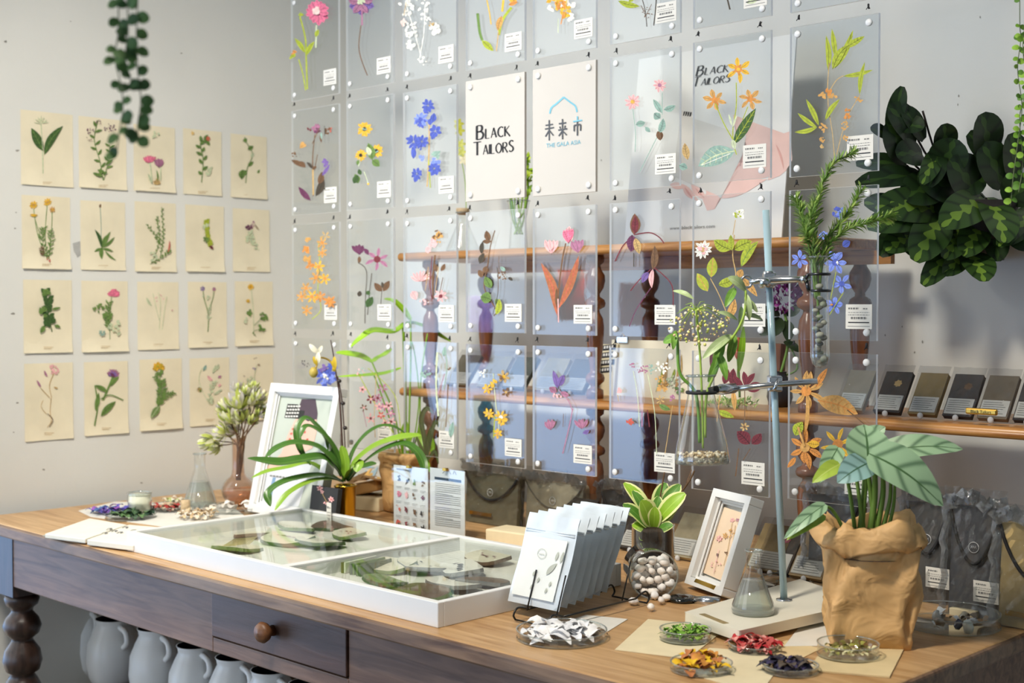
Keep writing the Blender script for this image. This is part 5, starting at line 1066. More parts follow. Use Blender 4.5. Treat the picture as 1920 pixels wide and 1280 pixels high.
heap('petal_heap', 370, 974, .042, 70, .017, G_((214, 190, 150), (190, 160, 120), (232, 220, 200)), 'beige dried flower bits piled at the back tray rim', gp_, h=.016)
heap('petal_heap', 330, 944, .04, 40, .016, G_((226, 214, 190), (180, 190, 120), (240, 236, 226)), 'cream petals behind the red ones', gp_)
petri(TT(440, 957), .075, .012, 'wide flat dish with white shells left of the picture frame', 'white_shells', G_((236, 232, 226), (206, 200, 190)), 16, .03, group='glass dishes of petals', flat=.8)
petri(TT(325, 955), .062, .012, 'flat clear dish around the red petals', 'pale_petals', G_((236, 228, 210), (214, 196, 170)), 14, .015, group='glass dishes of petals', flat=.4)
petri(TT(245, 971), .058, .010, 'flat clear dish under the dark green leaves', 'pale_leaves', G_((150, 170, 120),), 10, .016, group='glass dishes of petals', flat=.4)
c = TT(262, 962); t = thing('ribbed_glass_jar', 'low ribbed glass jar of pale wax among the petals', 'jar', c)
q = MB(); q.lathe([(0, .002), (.024, .002), (.028, .006), (.028, .028), (.031, .031), (.028, .034), (.028, .05)], c, m_glass, 28); q.lathe([(.0265, .048), (.0295, .048), (.0295, .051), (.0265, .051), (.0265, .048)], c, m_rim, 28); q.build('jar_glass', t)
q = MB(); q.lathe([(0, .003), (.0255, .003), (.0262, .046), (0, .046)], c, mat('pale_wax', (232, 230, 206), .5, .04, 30), 28); q.build('wax', t)
q = MB(); c = TT(348, 962); q.lathe([(.010, 0), (.012, .0), (.011, .030), (.010, .032), (0, .032)], c, mat('cork', (200, 176, 140), .85, .2, 120, .4), 16); tag(q.build('cork_stopper', loc=c), 'tan cork stopper standing before the clear flask', 'cork')
flask(TT(375, 949), .041, .132, 'conical flask half full of clear water standing before the prints wall', .062)
# ---- round flask with blushing protea
c = TT(447, 948); dd = (c - CAM).dot(FV); rr = 31 * dd / FOC
t = thing('round_flask', 'round bottomed amber tinted flask holding the pale flower stems', 'flask', c)
amb = thin('amber_tinted_glass', (244, 220, 200), 1.5, .0, .03, 1.6, 3); h_ = (948 - 822) * dd / FOC
q = MB(); q.lathe([(rr * math.sin(PI * k / 12), rr * .95 * (1 - math.cos(PI * k / 12))) for k in range(0, 11)] + [(rr * .40, rr * 1.95), (rr * .36, rr * 2.3), (rr * .36, h_ * .97), (rr * .46, h_)], c, amb, 32); q.build('flask_body', t)
q = MB(); q.lathe([(0, .003), (rr * .6, rr * .2), (rr * .93, rr * .75), (rr * .93, rr * .95), (0, rr * .95)], c, thin('amber_water', (240, 220, 200), 1.33, .02, .12, 1.4, 3), 28); q.build('water', t)
t = thing('protea_bunch', 'bunch of pale feathery green and white flowers in the round flask', 'flowers', c + V((0, 0, .03)))
brn = [mat('bract_%d' % i, k, .6, .12, 80) for i, k in enumerate([(206, 212, 130), (226, 226, 186), (214, 208, 204), (184, 196, 96)])]
q = MB(); q2 = MB()
hd_ = [(398, 826, 18, 200), (418, 812, 16, 170), (430, 790, 18, 110), (425, 768, 16, 120), (448, 762, 22, 95), (470, 755, 22, 75), (474, 728, 12, 60), (446, 730, 12, 95), (488, 775, 16, 50), (455, 785, 18, 100), (440, 808, 16, 130), (484, 745, 14, 60), (470, 790, 14, 60), (500, 762, 8, 30), (462, 735, 10, 85), (408, 836, 14, 190)]
for (x, y, r_, ang) in hd_:
    o_ = DD(x, y, dd + random.uniform(-.03, .03)); q2.tube(smooth([DD(447 + random.uniform(-4, 4), 900, dd), DD(450 + random.uniform(-8, 8), 838, dd + random.uniform(-.01, .01)), DD((x * 2 + 452) / 3, (y * 2 + 830) / 3, dd), o_], 5), .0014, m_twig, 6)
    ax = (RV * math.cos(math.radians(ang)) + V((0, 0, 1)) * math.sin(math.radians(ang))).normalized()
    for k in range(46):
        sd = V((random.gauss(0, 1), random.gauss(0, 1), random.gauss(0, 1))).normalized(); v = (ax * .9 + sd * .95).normalized(); ln = r_ * 1.35 * dd / FOC * random.uniform(.7, 1.2)
        q.leaf(o_ - ax * .006, o_ + v * ln, ln * .14, sd, random.choice(brn), .15, None, .2, 4, 2)
q2.build('twigs', t); q.build('bracts', t)
# ================================================================ large white frame with a picture
a = TT(462, 957, ZT + .0058); fl = lean(a, a + V((.2, 0, 0)), 13); up = (V((0, 0, 1)) - fl.n * fl.n.z).normalized(); e = V((1, 0, 0))
tl = fl(518, 718); trt = fl(634, 735); Hh = (tl - a).dot(up); Wd = (trt - a).dot(e); a = a + e * .004
fr = frame('large_frame', 'big white frame with a fashion picture leaning behind the orchid', a, e, up, fl.n, Wd, Hh, .020, .024, m_white)
pin = plane(a - fl.n * .017, fl.n); q = MB(); k = a - fl.n * .017
q.slab([k + e * .022 + up * .022, k + e * (Wd - .022) + up * .022, k + e * (Wd - .022) + up * (Hh - .022), k + e * .022 + up * (Hh - .022)], .001, fl.n, mat('picture_sage', (182, 190, 178), .5, .04, 8))
d = Draw(pin, q, .0006, .00006); hair = mat('picture_dark_hair', (76, 62, 72), .6, .1, 30); skn = mat('picture_skin', (214, 178, 160), .6, .05, 20)
d.poly([(566, 748), (592, 748), (596, 775), (594, 790), (580, 800), (566, 785), (560, 765)], hair)
d.poly([(560, 778), (578, 790), (594, 786), (594, 810), (586, 840), (566, 850), (548, 862), (520, 880), (508, 885), (500, 876), (528, 850), (540, 815), (552, 790)], skn)
d.poly([(500, 880), (540, 870), (580, 850), (590, 860), (580, 885), (560, 950), (480, 950), (490, 900)], mat('picture_pale_dress', (206, 210, 214), .6, .05, 12))
d.poly([(512, 895), (518, 895), (508, 940), (500, 940)], mat('picture_blue_stripe', (120, 152, 186), .6, .05, 12))
for x, y in ((548, 806), (545, 815), (542, 825), (556, 818), (570, 812), (575, 826), (552, 800)): d.leaf(x, y, x + 4, y - 4, 4, pm('a'))
d.quad([(540, 757), (560, 758), (556, 784), (534, 783)], mat('caption_black', (40, 42, 38), .6, .05, 20)); d.quad([(558, 768), (572, 770), (568, 786), (552, 784)], mat('caption_black', (40, 42, 38)))
for k_ in range(4):
    for j in range(5): d.quad([(541 - k_ * 1.4 + j * 5, 760 + k_ * 6.3), (544.6 - k_ * 1.4 + j * 5, 760.3 + k_ * 6.3), (544 - k_ * 1.4 + j * 5, 763.3 + k_ * 6.3), (540.4 - k_ * 1.4 + j * 5, 763 + k_ * 6.3)], m_paper)
for j in range(9): d.quad([(508 + j * 6, 890 + j * .8), (512 + j * 6, 890.5 + j * .8), (511 + j * 6, 893 + j * .8), (507 + j * 6, 892.5 + j * .8)], m_grey)
q.build('picture', fr)
# ================================================================ orchid in a gold pot
oc = TT(648, 984); od = (oc - CAM).dot(FV); orr = 20.5 * od / FOC; oh = (984 - 908) * od / FOC
O = thing('gold_pot', 'slim shiny gold pot behind the white tray', 'pot', oc)
q = MB(); q.lathe([(0, .001), (orr * .84, .001), (orr * .86, .004), (orr * .98, oh * .95), (orr * 1.05, oh * .955), (orr * 1.05, oh), (orr * .94, oh), (orr * .9, oh * .88)], oc, mat('polished_gold', (196, 158, 52), .16, .04, 20, metal=1), 36); q.build('pot_body', O)
q = MB(); disc(q, oc, orr * .93, oc.z + oh * .93, m_soil); q.build('soil', O)
O = thing('orchid', 'orchid with long arching strap leaves in the gold pot', 'plant', oc + V((0, 0, oh)))
m_or = leafmat('strap_leaf', (66, 106, 40), (92, 132, 56), (52, 90, 32), .07, 3, .15, rough=.3); m_or2 = leafmat('light_strap_leaf', (128, 164, 50), (150, 184, 70), (104, 140, 44), .07, 3, .15, rough=.35)
SL = [([(640, 893, 0), (622, 850, .01), (612, 822, .01), (590, 795, .0), (572, 784, -.01), (557, 805, -.02), (563, 842, -.03), (582, 872, -.04)], 7, m_or, 1), ([(645, 893, 0), (634, 856, 0), (614, 822, -.01), (590, 803, -.02), (572, 800, -.03), (562, 822, -.04)], 6.5, m_or, 0),
      ([(643, 896, 0), (630, 870, -.02), (596, 838, -.04), (553, 830, -.06), (520, 840, -.07), (497, 858, -.08)], 9, m_or, 0), ([(646, 900, 0), (625, 875, -.03), (602, 858, -.05), (560, 863, -.08), (520, 868, -.09), (464, 859, -.11)], 14, m_or, 0),
      ([(645, 903, 0), (615, 893, -.03), (581, 892, -.06), (530, 904, -.09), (503, 925, -.10), (507, 949, -.11)], 8.5, m_or, 0), ([(645, 905, 0), (618, 898, -.03), (581, 903, -.07), (540, 925, -.1), (515, 957, -.12)], 6.5, m_or2, 0),
      ([(640, 903, 0), (615, 888, .03), (580, 868, .03), (540, 876, .02), (500, 884, .01), (471, 896, 0)], 6, m_or2, 0),
      ([(648, 900, 0), (665, 868, -.02), (701, 838, -.04), (745, 822, -.06), (790, 816, -.07)], 11, m_or2, 0), ([(652, 902, 0), (678, 872, -.03), (715, 845, -.06), (755, 832, -.08), (780, 845, -.10), (793, 868, -.11), (797, 892, -.12)], 9, m_or, 0),
      ([(648, 895, 0), (660, 850, .02), (684, 816, .02), (712, 799, .03), (738, 800, .03), (762, 814, .04)], 5, m_or, 0), ([(648, 900, 0), (660, 878, -.03), (672, 868, -.04), (668, 885, -.05)], 10, m_or2, 0), ([(645, 902, 0), (648, 870, -.01), (640, 835, -.01)], 8, m_or2, 0), ([(652, 902, 0), (668, 880, .02), (690, 872, .03), (706, 868, .04)], 8, m_or, 0)]
for pts, w_, mm, _ in SL:
    P = smooth([DD(x, y, od + z) for x, y, z in pts], 7); q = MB()
    q.strap(P, w_ * od / FOC, -FH * .45 + V((0, 0, 1)) * .9, mm, lambda t: (min(1, .45 + 2.2 * t) * (1 - max(0, (t - .78) / .22) ** 2 * .93)), .28, ac=4); q.build('strap_leaf', O)
q = MB(); sp_ = smooth([DD(645, 893, od), DD(641, 820, od), DD(636, 740, od), DD(630, 700, od), DD(625, 665, od), DD(620, 637, od)], 8); q.tube(sp_, [.0026 - .0016 * i / len(sp_) for i in range(len(sp_))], mat('dark_flower_spike', (70, 46, 38), .5, .15, 90), 7)
q.tube(smooth([DD(649, 893, od), DD(646, 820, od), DD(641, 750, od), DD(633, 705, od)], 6), .0014, mat('dark_flower_spike', (70, 46, 38)), 6)
q.tube(smooth([DD(627, 692, od), DD(618, 676, od), DD(600, 671, od - .01), DD(592, 690, od - .02)], 6), .0022, mat('ochre_pedicel', (178, 150, 60), .5, .15, 90), 6); q.build('flower_spike', O)
for x, y in ((636, 714), (643, 756), (647, 802)):
    q = MB(); q.blob(DD(x, y, od - .006), (.0055, .0055, .0045), mat('dark_node', (44, 36, 36), .4, .1, 90), 10); q.build('spike_node', O)
q = MB(); yo = mat('yellow_lip', (206, 178, 50), .45, .1, 60); wo = mat('cream_sepal', (232, 228, 206), .5, .08, 60); gb = mat('greenish_pouch', (178, 158, 72), .45, .12, 60)
q.blob(DD(588, 698, od - .02), (.010, .010, .0125), gb, 12, .04)
for x0, y0, x1, y1, w_, mm in ((596, 682, 597, 660, 5, wo), (597, 662, 580, 645, 5, wo), (597, 662, 604, 648, 4, wo), (594, 684, 588, 668, 4, yo), (628, 694, 627, 668, 4.5, yo), (628, 690, 622, 676, 3, yo), (628, 696, 624, 688, 3, yo)): q.leaf(DD(x0, y0, od - .02), DD(x1, y1, od - .025), w_ * od / FOC, -FH, mm, .1, None, .3, 6, 3)
q.build('blossoms', O)
# ---- black card pouch left of the gold pot
a = TT(577, 985, ZT + .002); lp = lean(a, a + V((.07, 0, 0)), 8); up = (V((0, 0, 1)) - lp.n * lp.n.z).normalized(); t = thing('black_pouch', 'small black pouch printed with a pink blossom left of the gold pot', 'pouch', a)
q = MB(); w_, h_ = .095, .092; q.slab([a, a + V((w_, 0, 0)), a + V((w_, 0, 0)) + up * h_, a + up * h_], .012, lp.n, mat('black_cardboard', (38, 38, 38), .55, .06, 40)); q.build('pouch_body', t, bev=.003)
q = MB(); d = Draw(plane(a, lp.n), q, .001); d.run('f q a 600,915 6 5 5; f q - 605,922 4 5 3; s t .8 605,925 616,945; f q a 622,936 6 6 4; b q 614,942 5 6 2'); q.build('blossom_print', t)
p = a + V((w_ * .9, -.012, 0)); label_on(t, p.x, p.x + .016, ZT + .0, ZT + .065, p.y, 'side_label')
# ---- kraft bag with tall plant, brown basket, cream box, white paper bag
kb = TT(765, 962); kd = (kb - CAM).dot(FV) - .0; kb = V((kb.x - .03, kb.y + .02, ZT)); kd = (kb - CAM).dot(FV)
t = thing('kraft_bag', 'tall crumpled kraft bag behind the two standing info cards', 'bag', kb)
q = MB(); n = 28; pf_ = [(.88, 0), (1, .03), (1.03, .25), (.98, .45), (1.02, .62), (.97, .74), (1.08, .8), (1.15, .86), (1.02, .90), (.93, .86), (.9, .7)]; hk = (962 - 850) * kd / FOC; vs = []
for j, (r_, z_) in enumerate(pf_):
    for i in range(n):
        a_ = 2 * PI * i / n; cx, cy = sq(a_, .5); wb = .004 * math.sin(4 * a_ + j) + random.uniform(-.002, .002); vs.append(kb + V((cx * (.055 * r_ + wb), cy * (.045 * r_ + wb), z_ * hk / .9)))
q.add(vs, [(j * n + i, j * n + (i + 1) % n, (j + 1) * n + (i + 1) % n, (j + 1) * n + i) for j in range(len(pf_) - 1) for i in range(n)], mat('crumpled_kraft_paper', (200, 154, 92)), smooth=True); q.build('bag_body', t, sol=.001)
q = MB(); disc(q, kb, .045, ZT + hk * .8, m_soil); q.build('soil', t)
t = thing('tall_lily_plant', 'tall lime green plant with drooping blades in the kraft bag', 'plant', kb + V((0, 0, hk * .8)))
m_lil = leafmat('lime_blade', (140, 184, 40), (168, 206, 70), (110, 156, 36), .08, 3, .15, rough=.35)
for pts, w_ in (([(758, 606, 0), (738, 622, -.01), (700, 620, -.02), (676, 634, -.03), (658, 650, -.03)], 8), ([(756, 608, 0), (775, 606, .02), (800, 612, .04), (815, 600, .05)], 6), ([(697, 678, 0), (676, 668, 0), (650, 663, 0), (630, 661, 0)], 8), ([(697, 678, 0), (708, 672, 0), (722, 664, -.01), (735, 654, -.01)], 7), ([(752, 690, 0), (720, 700, 0), (690, 703, 0), (634, 706, 0)], 5), ([(770, 600, .0), (756, 580, .0), (738, 560, .0)], 6), ([(762, 590, 0), (740, 566, .01), (720, 560, .02)], 5), ([(762, 840, 0), (780, 815, -.02), (795, 850, -.05), (806, 885, -.06)], 6), ([(760, 850, 0), (758, 820, 0), (762, 790, 0)], 9), ([(800, 862, .0), (790, 835, 0), (787, 800, 0)], 5), ([(800, 862, 0), (812, 840, 0), (806, 812, 0)], 4), ([(806, 600, .04), (820, 625, .04), (845, 640, .05)], 6)):
    P = smooth([DD(x, y, kd + z) for x, y, z in pts], 7); q = MB(); q.strap(P, w_ * kd / FOC, -FH * .6 + V((0, 0, 1)) * .8, m_lil, lambda t: math.sin(PI * (.08 + .9 * t)) ** .6, .3); q.build('blade', t)
q = MB()
for pts, r_ in (([(760, 868), (760, 780), (759, 700), (756, 610)], .0036), ([(765, 868), (768, 760), (770, 680), (770, 600)], .0022), ([(758, 868), (740, 780), (715, 720), (697, 678)], .002), ([(756, 868), (735, 800), (715, 740), (700, 700)], .0018), ([(768, 868), (785, 760), (780, 680), (772, 640)], .0016), ([(765, 868), (785, 800), (790, 700), (806, 602)], .0018)): q.tube(smooth([DD(x, y, kd) for x, y in pts], 6), r_, m_lil, 7)
q.build('stems', t)
t = thing('birdhouse_fern', 'dusky green curling succulent against the shelf post', 'plant', YY(800, 845, .80)); q = MB(); dk_ = leafmat('bronze_blade', (84, 90, 48), (110, 116, 60), (60, 60, 40), .1, 3, .2)
dq = (YY(800, 845, .70) - CAM).dot(FV)
for pts, w_ in (([(800, 862), (795, 820), (790, 785), (800, 765), (812, 775)], 5), ([(800, 862), (806, 830), (812, 800), (818, 790), (822, 800)], 4), ([(802, 862), (790, 840), (780, 815)], 3), ([(803, 862), (815, 845), (822, 870)], 3), ([(800, 860), (802, 830), (808, 800)], 5)): q.strap(smooth([DD(x, y, dq) for x, y in pts], 6), w_ * dq / FOC, -FH, dk_, None, .2)
q.build('blades', t)
c = V((kb.x - .105, kb.y - .035, ZT)); cb_ = thing('open_kraft_box', 'torn open kraft parcel lying on the cream box', 'parcel', c); R_ = Matrix.Rotation(.25, 3, 'Z')
q = MB(); q.box(c + V((0, 0, .052)), (.105, .07, .028), m_kraft, R_ @ Matrix.Rotation(-.22, 3, 'Y')); q.build('parcel_body', cb_, bev=.004)
q = MB()
for k in range(3): q.box(c + V((-.02 + .03 * k, -.02, .072 + .004 * k)), (.05, .045, .0015), m_kraft, R_ @ Matrix.Rotation(.3 * k - .4, 3, 'Y') @ Matrix.Rotation(.4 - .3 * k, 3, 'X'))
q.build('torn_flap', cb_)
q = MB(); q.box(V((c.x + .0, c.y + .0, ZT + .017)), (.13, .085, .034), m_cr, R_); tag(q.build('cream_box', loc=c, bev=.003), 'shallow cream cardboard box under the torn kraft parcel', 'box')
t = thing('white_gift_bag', 'small white paper bag with pale blue and orange print behind the gold pot', 'bag', (c.x - .03, c.y + .09, ZT)); p = V((c.x - .04, c.y + .09, ZT)); q = MB(); q.box(p + V((0, 0, .05)), (.10, .04, .10), m_paper); q.build('bag_body', t, bev=.004)
q = MB(); d = Draw(plane(p + V((0, -.021, 0)), (0, 1, 0)), q, .0006)
for k in range(7): d.leaf(690 + random.uniform(-25, 25), 885 + random.uniform(-14, 14), 690 + random.uniform(-25, 25), 885 + random.uniform(-14, 14), 5, mat(['soft_blue_print', 'soft_orange_print'][k % 2], [(176, 206, 222), (240, 196, 120)][k % 2], .6, .1, 30))
q.build('bag_print', t)
# ---- two standing info cards
def infocard(xa, ya, xb, yb, ytop, yv, label, kind):
    p = YY(xa, ya, yv); p2 = YY(xb, yb, yv); top = YY(xa, ytop, yv).z; t = thing('info_card', label, 'sign', V(((p.x + p2.x) / 2, yv, ZT)), 'standing info cards')
    q = MB(); q.b2((p.x, yv - .001, ZT + .004), (p2.x, yv + .001, top), mat('card_white', (226, 226, 222), .5, .02, 10)); q.build('card', t)
    q = MB(); q.b2((p.x - .002, yv - .005, ZT), (p2.x + .002, yv - .003, top + .002), m_acr); q.b2((p.x - .002, yv - .02, ZT), (p2.x + .002, yv + .03, ZT + .003), m_acr); q.build('acrylic_holder', t)
    q = MB(); d = Draw(plane((0, yv - .001, 0), (0, 1, 0)), q, .0004); sl = .16
    if kind:
        for j in range(9): d.quad([(744 + j * 3, 877 + j * .45), (746.4 + j * 3, 877.4 + j * .45), (746.4 + j * 3, 880.4 + j * .45), (744 + j * 3, 880 + j * .45)], m_grey)
        cols = 'k k g n;p q n P;a r n k'.split(';')
        for r_ in range(4):
            for c_ in range(4):
                x, y = 749 + c_ * 15, 898 + r_ * 27 + c_ * 3
                if r_ < 3 or c_ > -1:
                    cc = (cols[min(r_, 2)].split())[c_]
                    for k in range(4): d.leaf(x + random.uniform(-4, 4), y + random.uniform(-8, 2), x + random.uniform(-4, 4), y + random.uniform(-6, 8), 3, pm(cc) if cc.islower() or cc == 'P' else pm('k'))
                    d.stem([(x - 5, y + 13), (x + 5, y + 14)], .8, m_grey); d.stem([(x - 5, y + 15.5), (x + 3, y + 16.5)], .6, m_grey)
    else:
        d.quad([(815, 893), (865, 900), (865, 905), (815, 898)], mat('slate_band', (56, 66, 78), .5, .05, 20)); d.stem([(830, 887), (838, 880), (846, 889)], 1, m_grey); d.stem([(850, 889), (852, 883), (856, 890)], 1, m_grey)
        for k in range(22):
            if k == 11: continue
            d.stem([(816, 905 + k * 3.7), (864 - (14 if k % 6 == 5 else 0), 911 + k * 3.7)], .9, m_grey)
        d.leaf(836, 881, 843, 881, 5, mat('copper_tape', (190, 120, 70), .5, .1, 20))
    q.build('print', t)
    q = MB(); x_ = p.x + (p2.x - p.x) * (.5); q.box((x_, yv - .006, top + .001), (.010, .008, .006), m_brass); q.build('copper_clip', t)
infocard(739, 960, 803, 970, 871, .50, 'left standing info card with columns of tiny flower drawings', 1)
infocard(807, 970, 872, 980, 876, .50, 'right standing info card with a dark band and lines of text', 0)
q = MB(); p = TT(957, 1022); q.box(p + V((0, .02, .016)), (.115, .07, .030), m_cr, Matrix.Rotation(.1, 3, 'Z')); tag(q.build('cream_envelope', loc=p, bev=.003), 'plain cream envelope box between the tray and the beige pouch', 'box')
# ================================================================ clutch pouches in clear film at the back of the table
def clutch(px0, pyb, w_, h_, yv, col, label, strap='dark', z=ZT, tilt=4, filmw=.012, gold=False, lab=False, top=.03):
    p = YY(px0, pyb, yv); a = V((p.x, yv, z + .0018)); lp = lean(a, a + V((w_, 0, 0)), tilt); up = (V((0, 0, 1)) - lp.n * lp.n.z).normalized(); e = V((1, 0, 0)); n = lp.n
    t = thing('clutch_pouch', label, 'pouch', a + e * w_ / 2, 'clutch pouches wrapped in clear film'); m_ = mat('felt_%d_%d_%d' % col, col, .85, .10, 60, .3)
    q = MB(); q.slab([a, a + e * w_, a + e * w_ + up * h_, a + up * h_], .022, n, m_); q.build('pouch_body', t, bev=.006)
    arc = lambda r_: [(-.02 + 1.04 * k / 16, 1 - r_ * math.sin(PI * k / 16) ** .8) for k in range(17)]
    q = MB(); A_ = arc(.52); o_ = a + n * .0025
    vs = [o_ + e * (w_ * x) + up * (h_ * y) for x, y in A_] + [o_ + e * (w_ * x) + up * h_ for x, y in A_]
    q.add(vs, [(k, k + 1, 18 + k, 17 + k) for k in range(16)], m_); q.build('flap', t, sol=.003)
    q = MB(); q.tube([o_ + n * .002 + e * (w_ * x) + up * (h_ * y) for x, y in A_], .0032 if strap == 'dark' else .0014, m_cord if strap == 'dark' else mat('grey_piping', (110, 104, 92), .7, .05, 20), 6); q.build('strap', t)
    q = MB(); cc = o_ + n * .003 + e * w_ * .5 + up * h_ * .63; rr = .0085
    pts = [cc + e * rr * math.cos(k * PI / 10) + up * rr * math.sin(k * PI / 10) for k in range(21)]; q.tube(pts, .0006, m_white, 5)
    for k in (-1, 0, 1): q.tube([cc + e * (k * .003 - .0015) - up * .002, cc + e * (k * .003) + up * .0025, cc + e * (k * .003 + .0015) - up * .002], .0005, m_white, 5)
    q.build('round_logo', t)
    if lab:
        x_ = a.x + w_ * .55; label_on(t, x_, x_ + .042, z + .028, z + .062, yv - .006, 'label')
    if gold: q = MB(); q.b2((a.x + w_ * .12, yv - .006, z + .020), (a.x + w_ * .55, yv - .004, z + .028), m_brass); q.build('gold_plate', t)
    q = MB(); nx, nz_ = 14, 18
    def F(u, v, s): return a - e * filmw + e * (u * (w_ + 2 * filmw)) + up * (-.0 + v * (h_ + top)) + n * (s * (.008 + .003 * math.sin(11 * u + 7 * v + w_ * 90) + .003 * random.uniform(-1, 1)) * (1 if v < .9 else .6)) 
    vs = [F(i / nx, j / nz_, 1) for i in range(nx + 1) for j in range(nz_ + 1)]
    q.add(vs, [(i * (nz_ + 1) + j, (i + 1) * (nz_ + 1) + j, (i + 1) * (nz_ + 1) + j + 1, i * (nz_ + 1) + j + 1) for i in range(nx) for j in range(nz_)], film1, smooth=True); q.build('clear_film', t)
    q = MB(); c0 = a + up * (h_ + top * .35) + n * .006; P = []
    for k in range(27):
        u = k / 26; P.append(c0 + e * (-filmw + u * (w_ + 2 * filmw)) + up * (.006 * math.sin(9 * u + w_ * 50) + .004 * random.uniform(-1, 1)) + n * (.004 * math.sin(23 * u)))
    q.strap(P, .011, n, film2, lambda t_: 1, .5, ac=4); P = [a - e * filmw * .6 + n * (.006 + .004 * math.sin(k)) + up * (h_ * k / 12) + e * (.003 * math.sin(k * 2.1)) for k in range(13)]; q.strap(P, .006, n, film2, lambda t_: 1, .5)
    q.build('film_seam', t); return t
clutch(872, 985, .165, .115, .70, (112, 108, 86), 'olive grey clutch pouch with a thick dark strap right of the info cards', gold=True)
clutch(985, 995, .165, .110, .72, (178, 168, 142), 'beige clutch pouch with a thin piped flap behind the zip pouches', strap='thin')
clutch(1127, 1010, .09, .105, .74, (62, 58, 54), 'dark clutch pouch half hidden by the rearmost zip pouches')
clutch(1514, 1085, .10, .155, .68, (86, 88, 92), 'slate clutch pouch seen behind the rolled paper planter')
clutch(1698, 1112, .072, .165, .66, (92, 90, 88), 'grey tall clutch pouch right behind the paper planter', lab=True)
clutch(1778, 1138, .082, .175, .61, (88, 88, 92), 'charcoal tall clutch pouch with white label above the crystals', lab=True)
clutch(1872, 1158, .11, .160, .585, (196, 172, 120), 'tan clutch pouch with black strap at the right frame edge', gold=True)
for i, (x, y, c_, w_) in enumerate(((1716, 1118, m_kraft, .05), (1790, 1150, m_cr, .045))):
    p = TT(x, y); q = MB(); q.box(p + V((.02, 0, .006)), (w_, .03, .012), c_); tag(q.build('pouch_wedge', loc=p, bev=.001), ['kraft block under the grey tall clutch', 'cream block among the crystals'][i], 'block', 'small blocks under the pouches')
# ================================================================ reclining packets
def packet(px0, pyb, w_, h_, yv, z, col, ln, label, group, flower=None, tray=True):
    p = YY(px0, pyb, yv); a = V((p.x, yv, z + .0085)); lp = lean(a, a + V((w_, 0, 0)), ln); n = lp.n; up = (V((0, 0, 1)) - n * n.z).normalized(); e = V((1, 0, 0))
    t = thing('packet', label, 'packet', V((a.x + w_ / 2, yv, z)), group); m_ = mat('felt_%d_%d_%d' % col, col, .85, .10, 60, .3)
    q = MB(); q.slab([a, a + e * w_, a + e * w_ + up * h_, a + up * h_], .010, n, m_); q.build('packet_body', t, bev=.002)
    q = MB(); l0 = a + n * .0012 + e * w_ * .04 + up * h_ * .05; q.slab([l0, l0 + e * w_ * .92, l0 + e * w_ * .92 + up * h_ * .36, l0 + up * h_ * .36], .0008, n, m_paper)
    for k in range(6):
        s_ = l0 + n * .0003 + e * w_ * .06 + up * h_ * (.05 + .05 * k); ww = w_ * random.uniform(.6, .8); q.add([s_, s_ + e * ww, s_ + e * ww + up * .0012, s_ + up * .0012], [(0, 1, 2, 3)], m_grey)
    q.build('label', t)
    if flower:
        q = MB(); d = Draw(plane(a, n), q, .0012); cc = a + e * w_ * .6 + up * h_ * .7
        for k in range(7):
            g = k * .9; s_ = cc + n * (.0013 + k * .00005); q.leaf(s_, s_ + (e * math.cos(g) + up * math.sin(g)) * .008, .003, n, pm(flower), 0, None, 0, 4, 2)
        q.build('flower_print', t)
    q = MB(); c_ = a + e * w_ * .5 - up * .004; q.blob(c_ + n * .001 - V((0, 0, .0)), (.006, .004, .006), mat('clear_plastic_foot', (220, 222, 224), .15, .04, 30, alpha=.6), 8); q.build('clear_hook', t)
    q = MB(); k = a + n * .004; nx = 8
    vs = [k - e * .004 + e * ((w_ + .008) * i / nx) + up * ((h_ + .012) * j / nx) + n * (.0015 * random.uniform(-1, 1)) for i in range(nx + 1) for j in range(nx + 1)]
    q.add(vs, [(i * 9 + j, (i + 1) * 9 + j, (i + 1) * 9 + j + 1, i * 9 + j + 1) for i in range(nx) for j in range(nx)], film1, smooth=True); q.build('clear_wrap', t)
    return t
g1 = 'reclining packets on the lower shelf'
zs = 1.048
for i, (x, y, c_, lb, fl_) in enumerate(((1568, 752, (150, 136, 112), 'tan packet seen through the lower edge of the rightmost panel', None), (1636, 756, (56, 52, 52), 'dark packet with a small flower, first right of the panels', 't'), (1701, 760, (140, 120, 80), 'olive gold packet second right of the panels', None), (1766, 764, (60, 56, 56), 'dark flowered packet left of the brass plate', 'n'), (1831, 767, (116, 104, 86), 'brown packet behind the brass plate', None), (1898, 770, (52, 48, 48), 'dark packet cut by the right frame edge', None))):
    packet(x, y, .053, .088, .775, zs, c_, 36, lb, g1, fl_)
for i, (x, y, c_, lb, fl_) in enumerate(((836, 722, (120, 112, 92), 'grey-brown packet leftmost on the lower shelf', None), (893, 725, (170, 160, 130), 'beige packet on the lower shelf behind the fourth panel column', None), (940, 727, (92, 100, 96), 'grey-green packet on the lower shelf behind the fourth panel column', None), (998, 728, (190, 178, 144), 'cream packet on the lower shelf behind the fifth panel column', None), (1048, 730, (96, 90, 80), 'taupe packet on the lower shelf behind the fifth panel column', None))):
    packet(x, y, .070, .090, .80, zs, c_, 38, lb, g1, fl_)
g2 = 'reclining packets at table level'
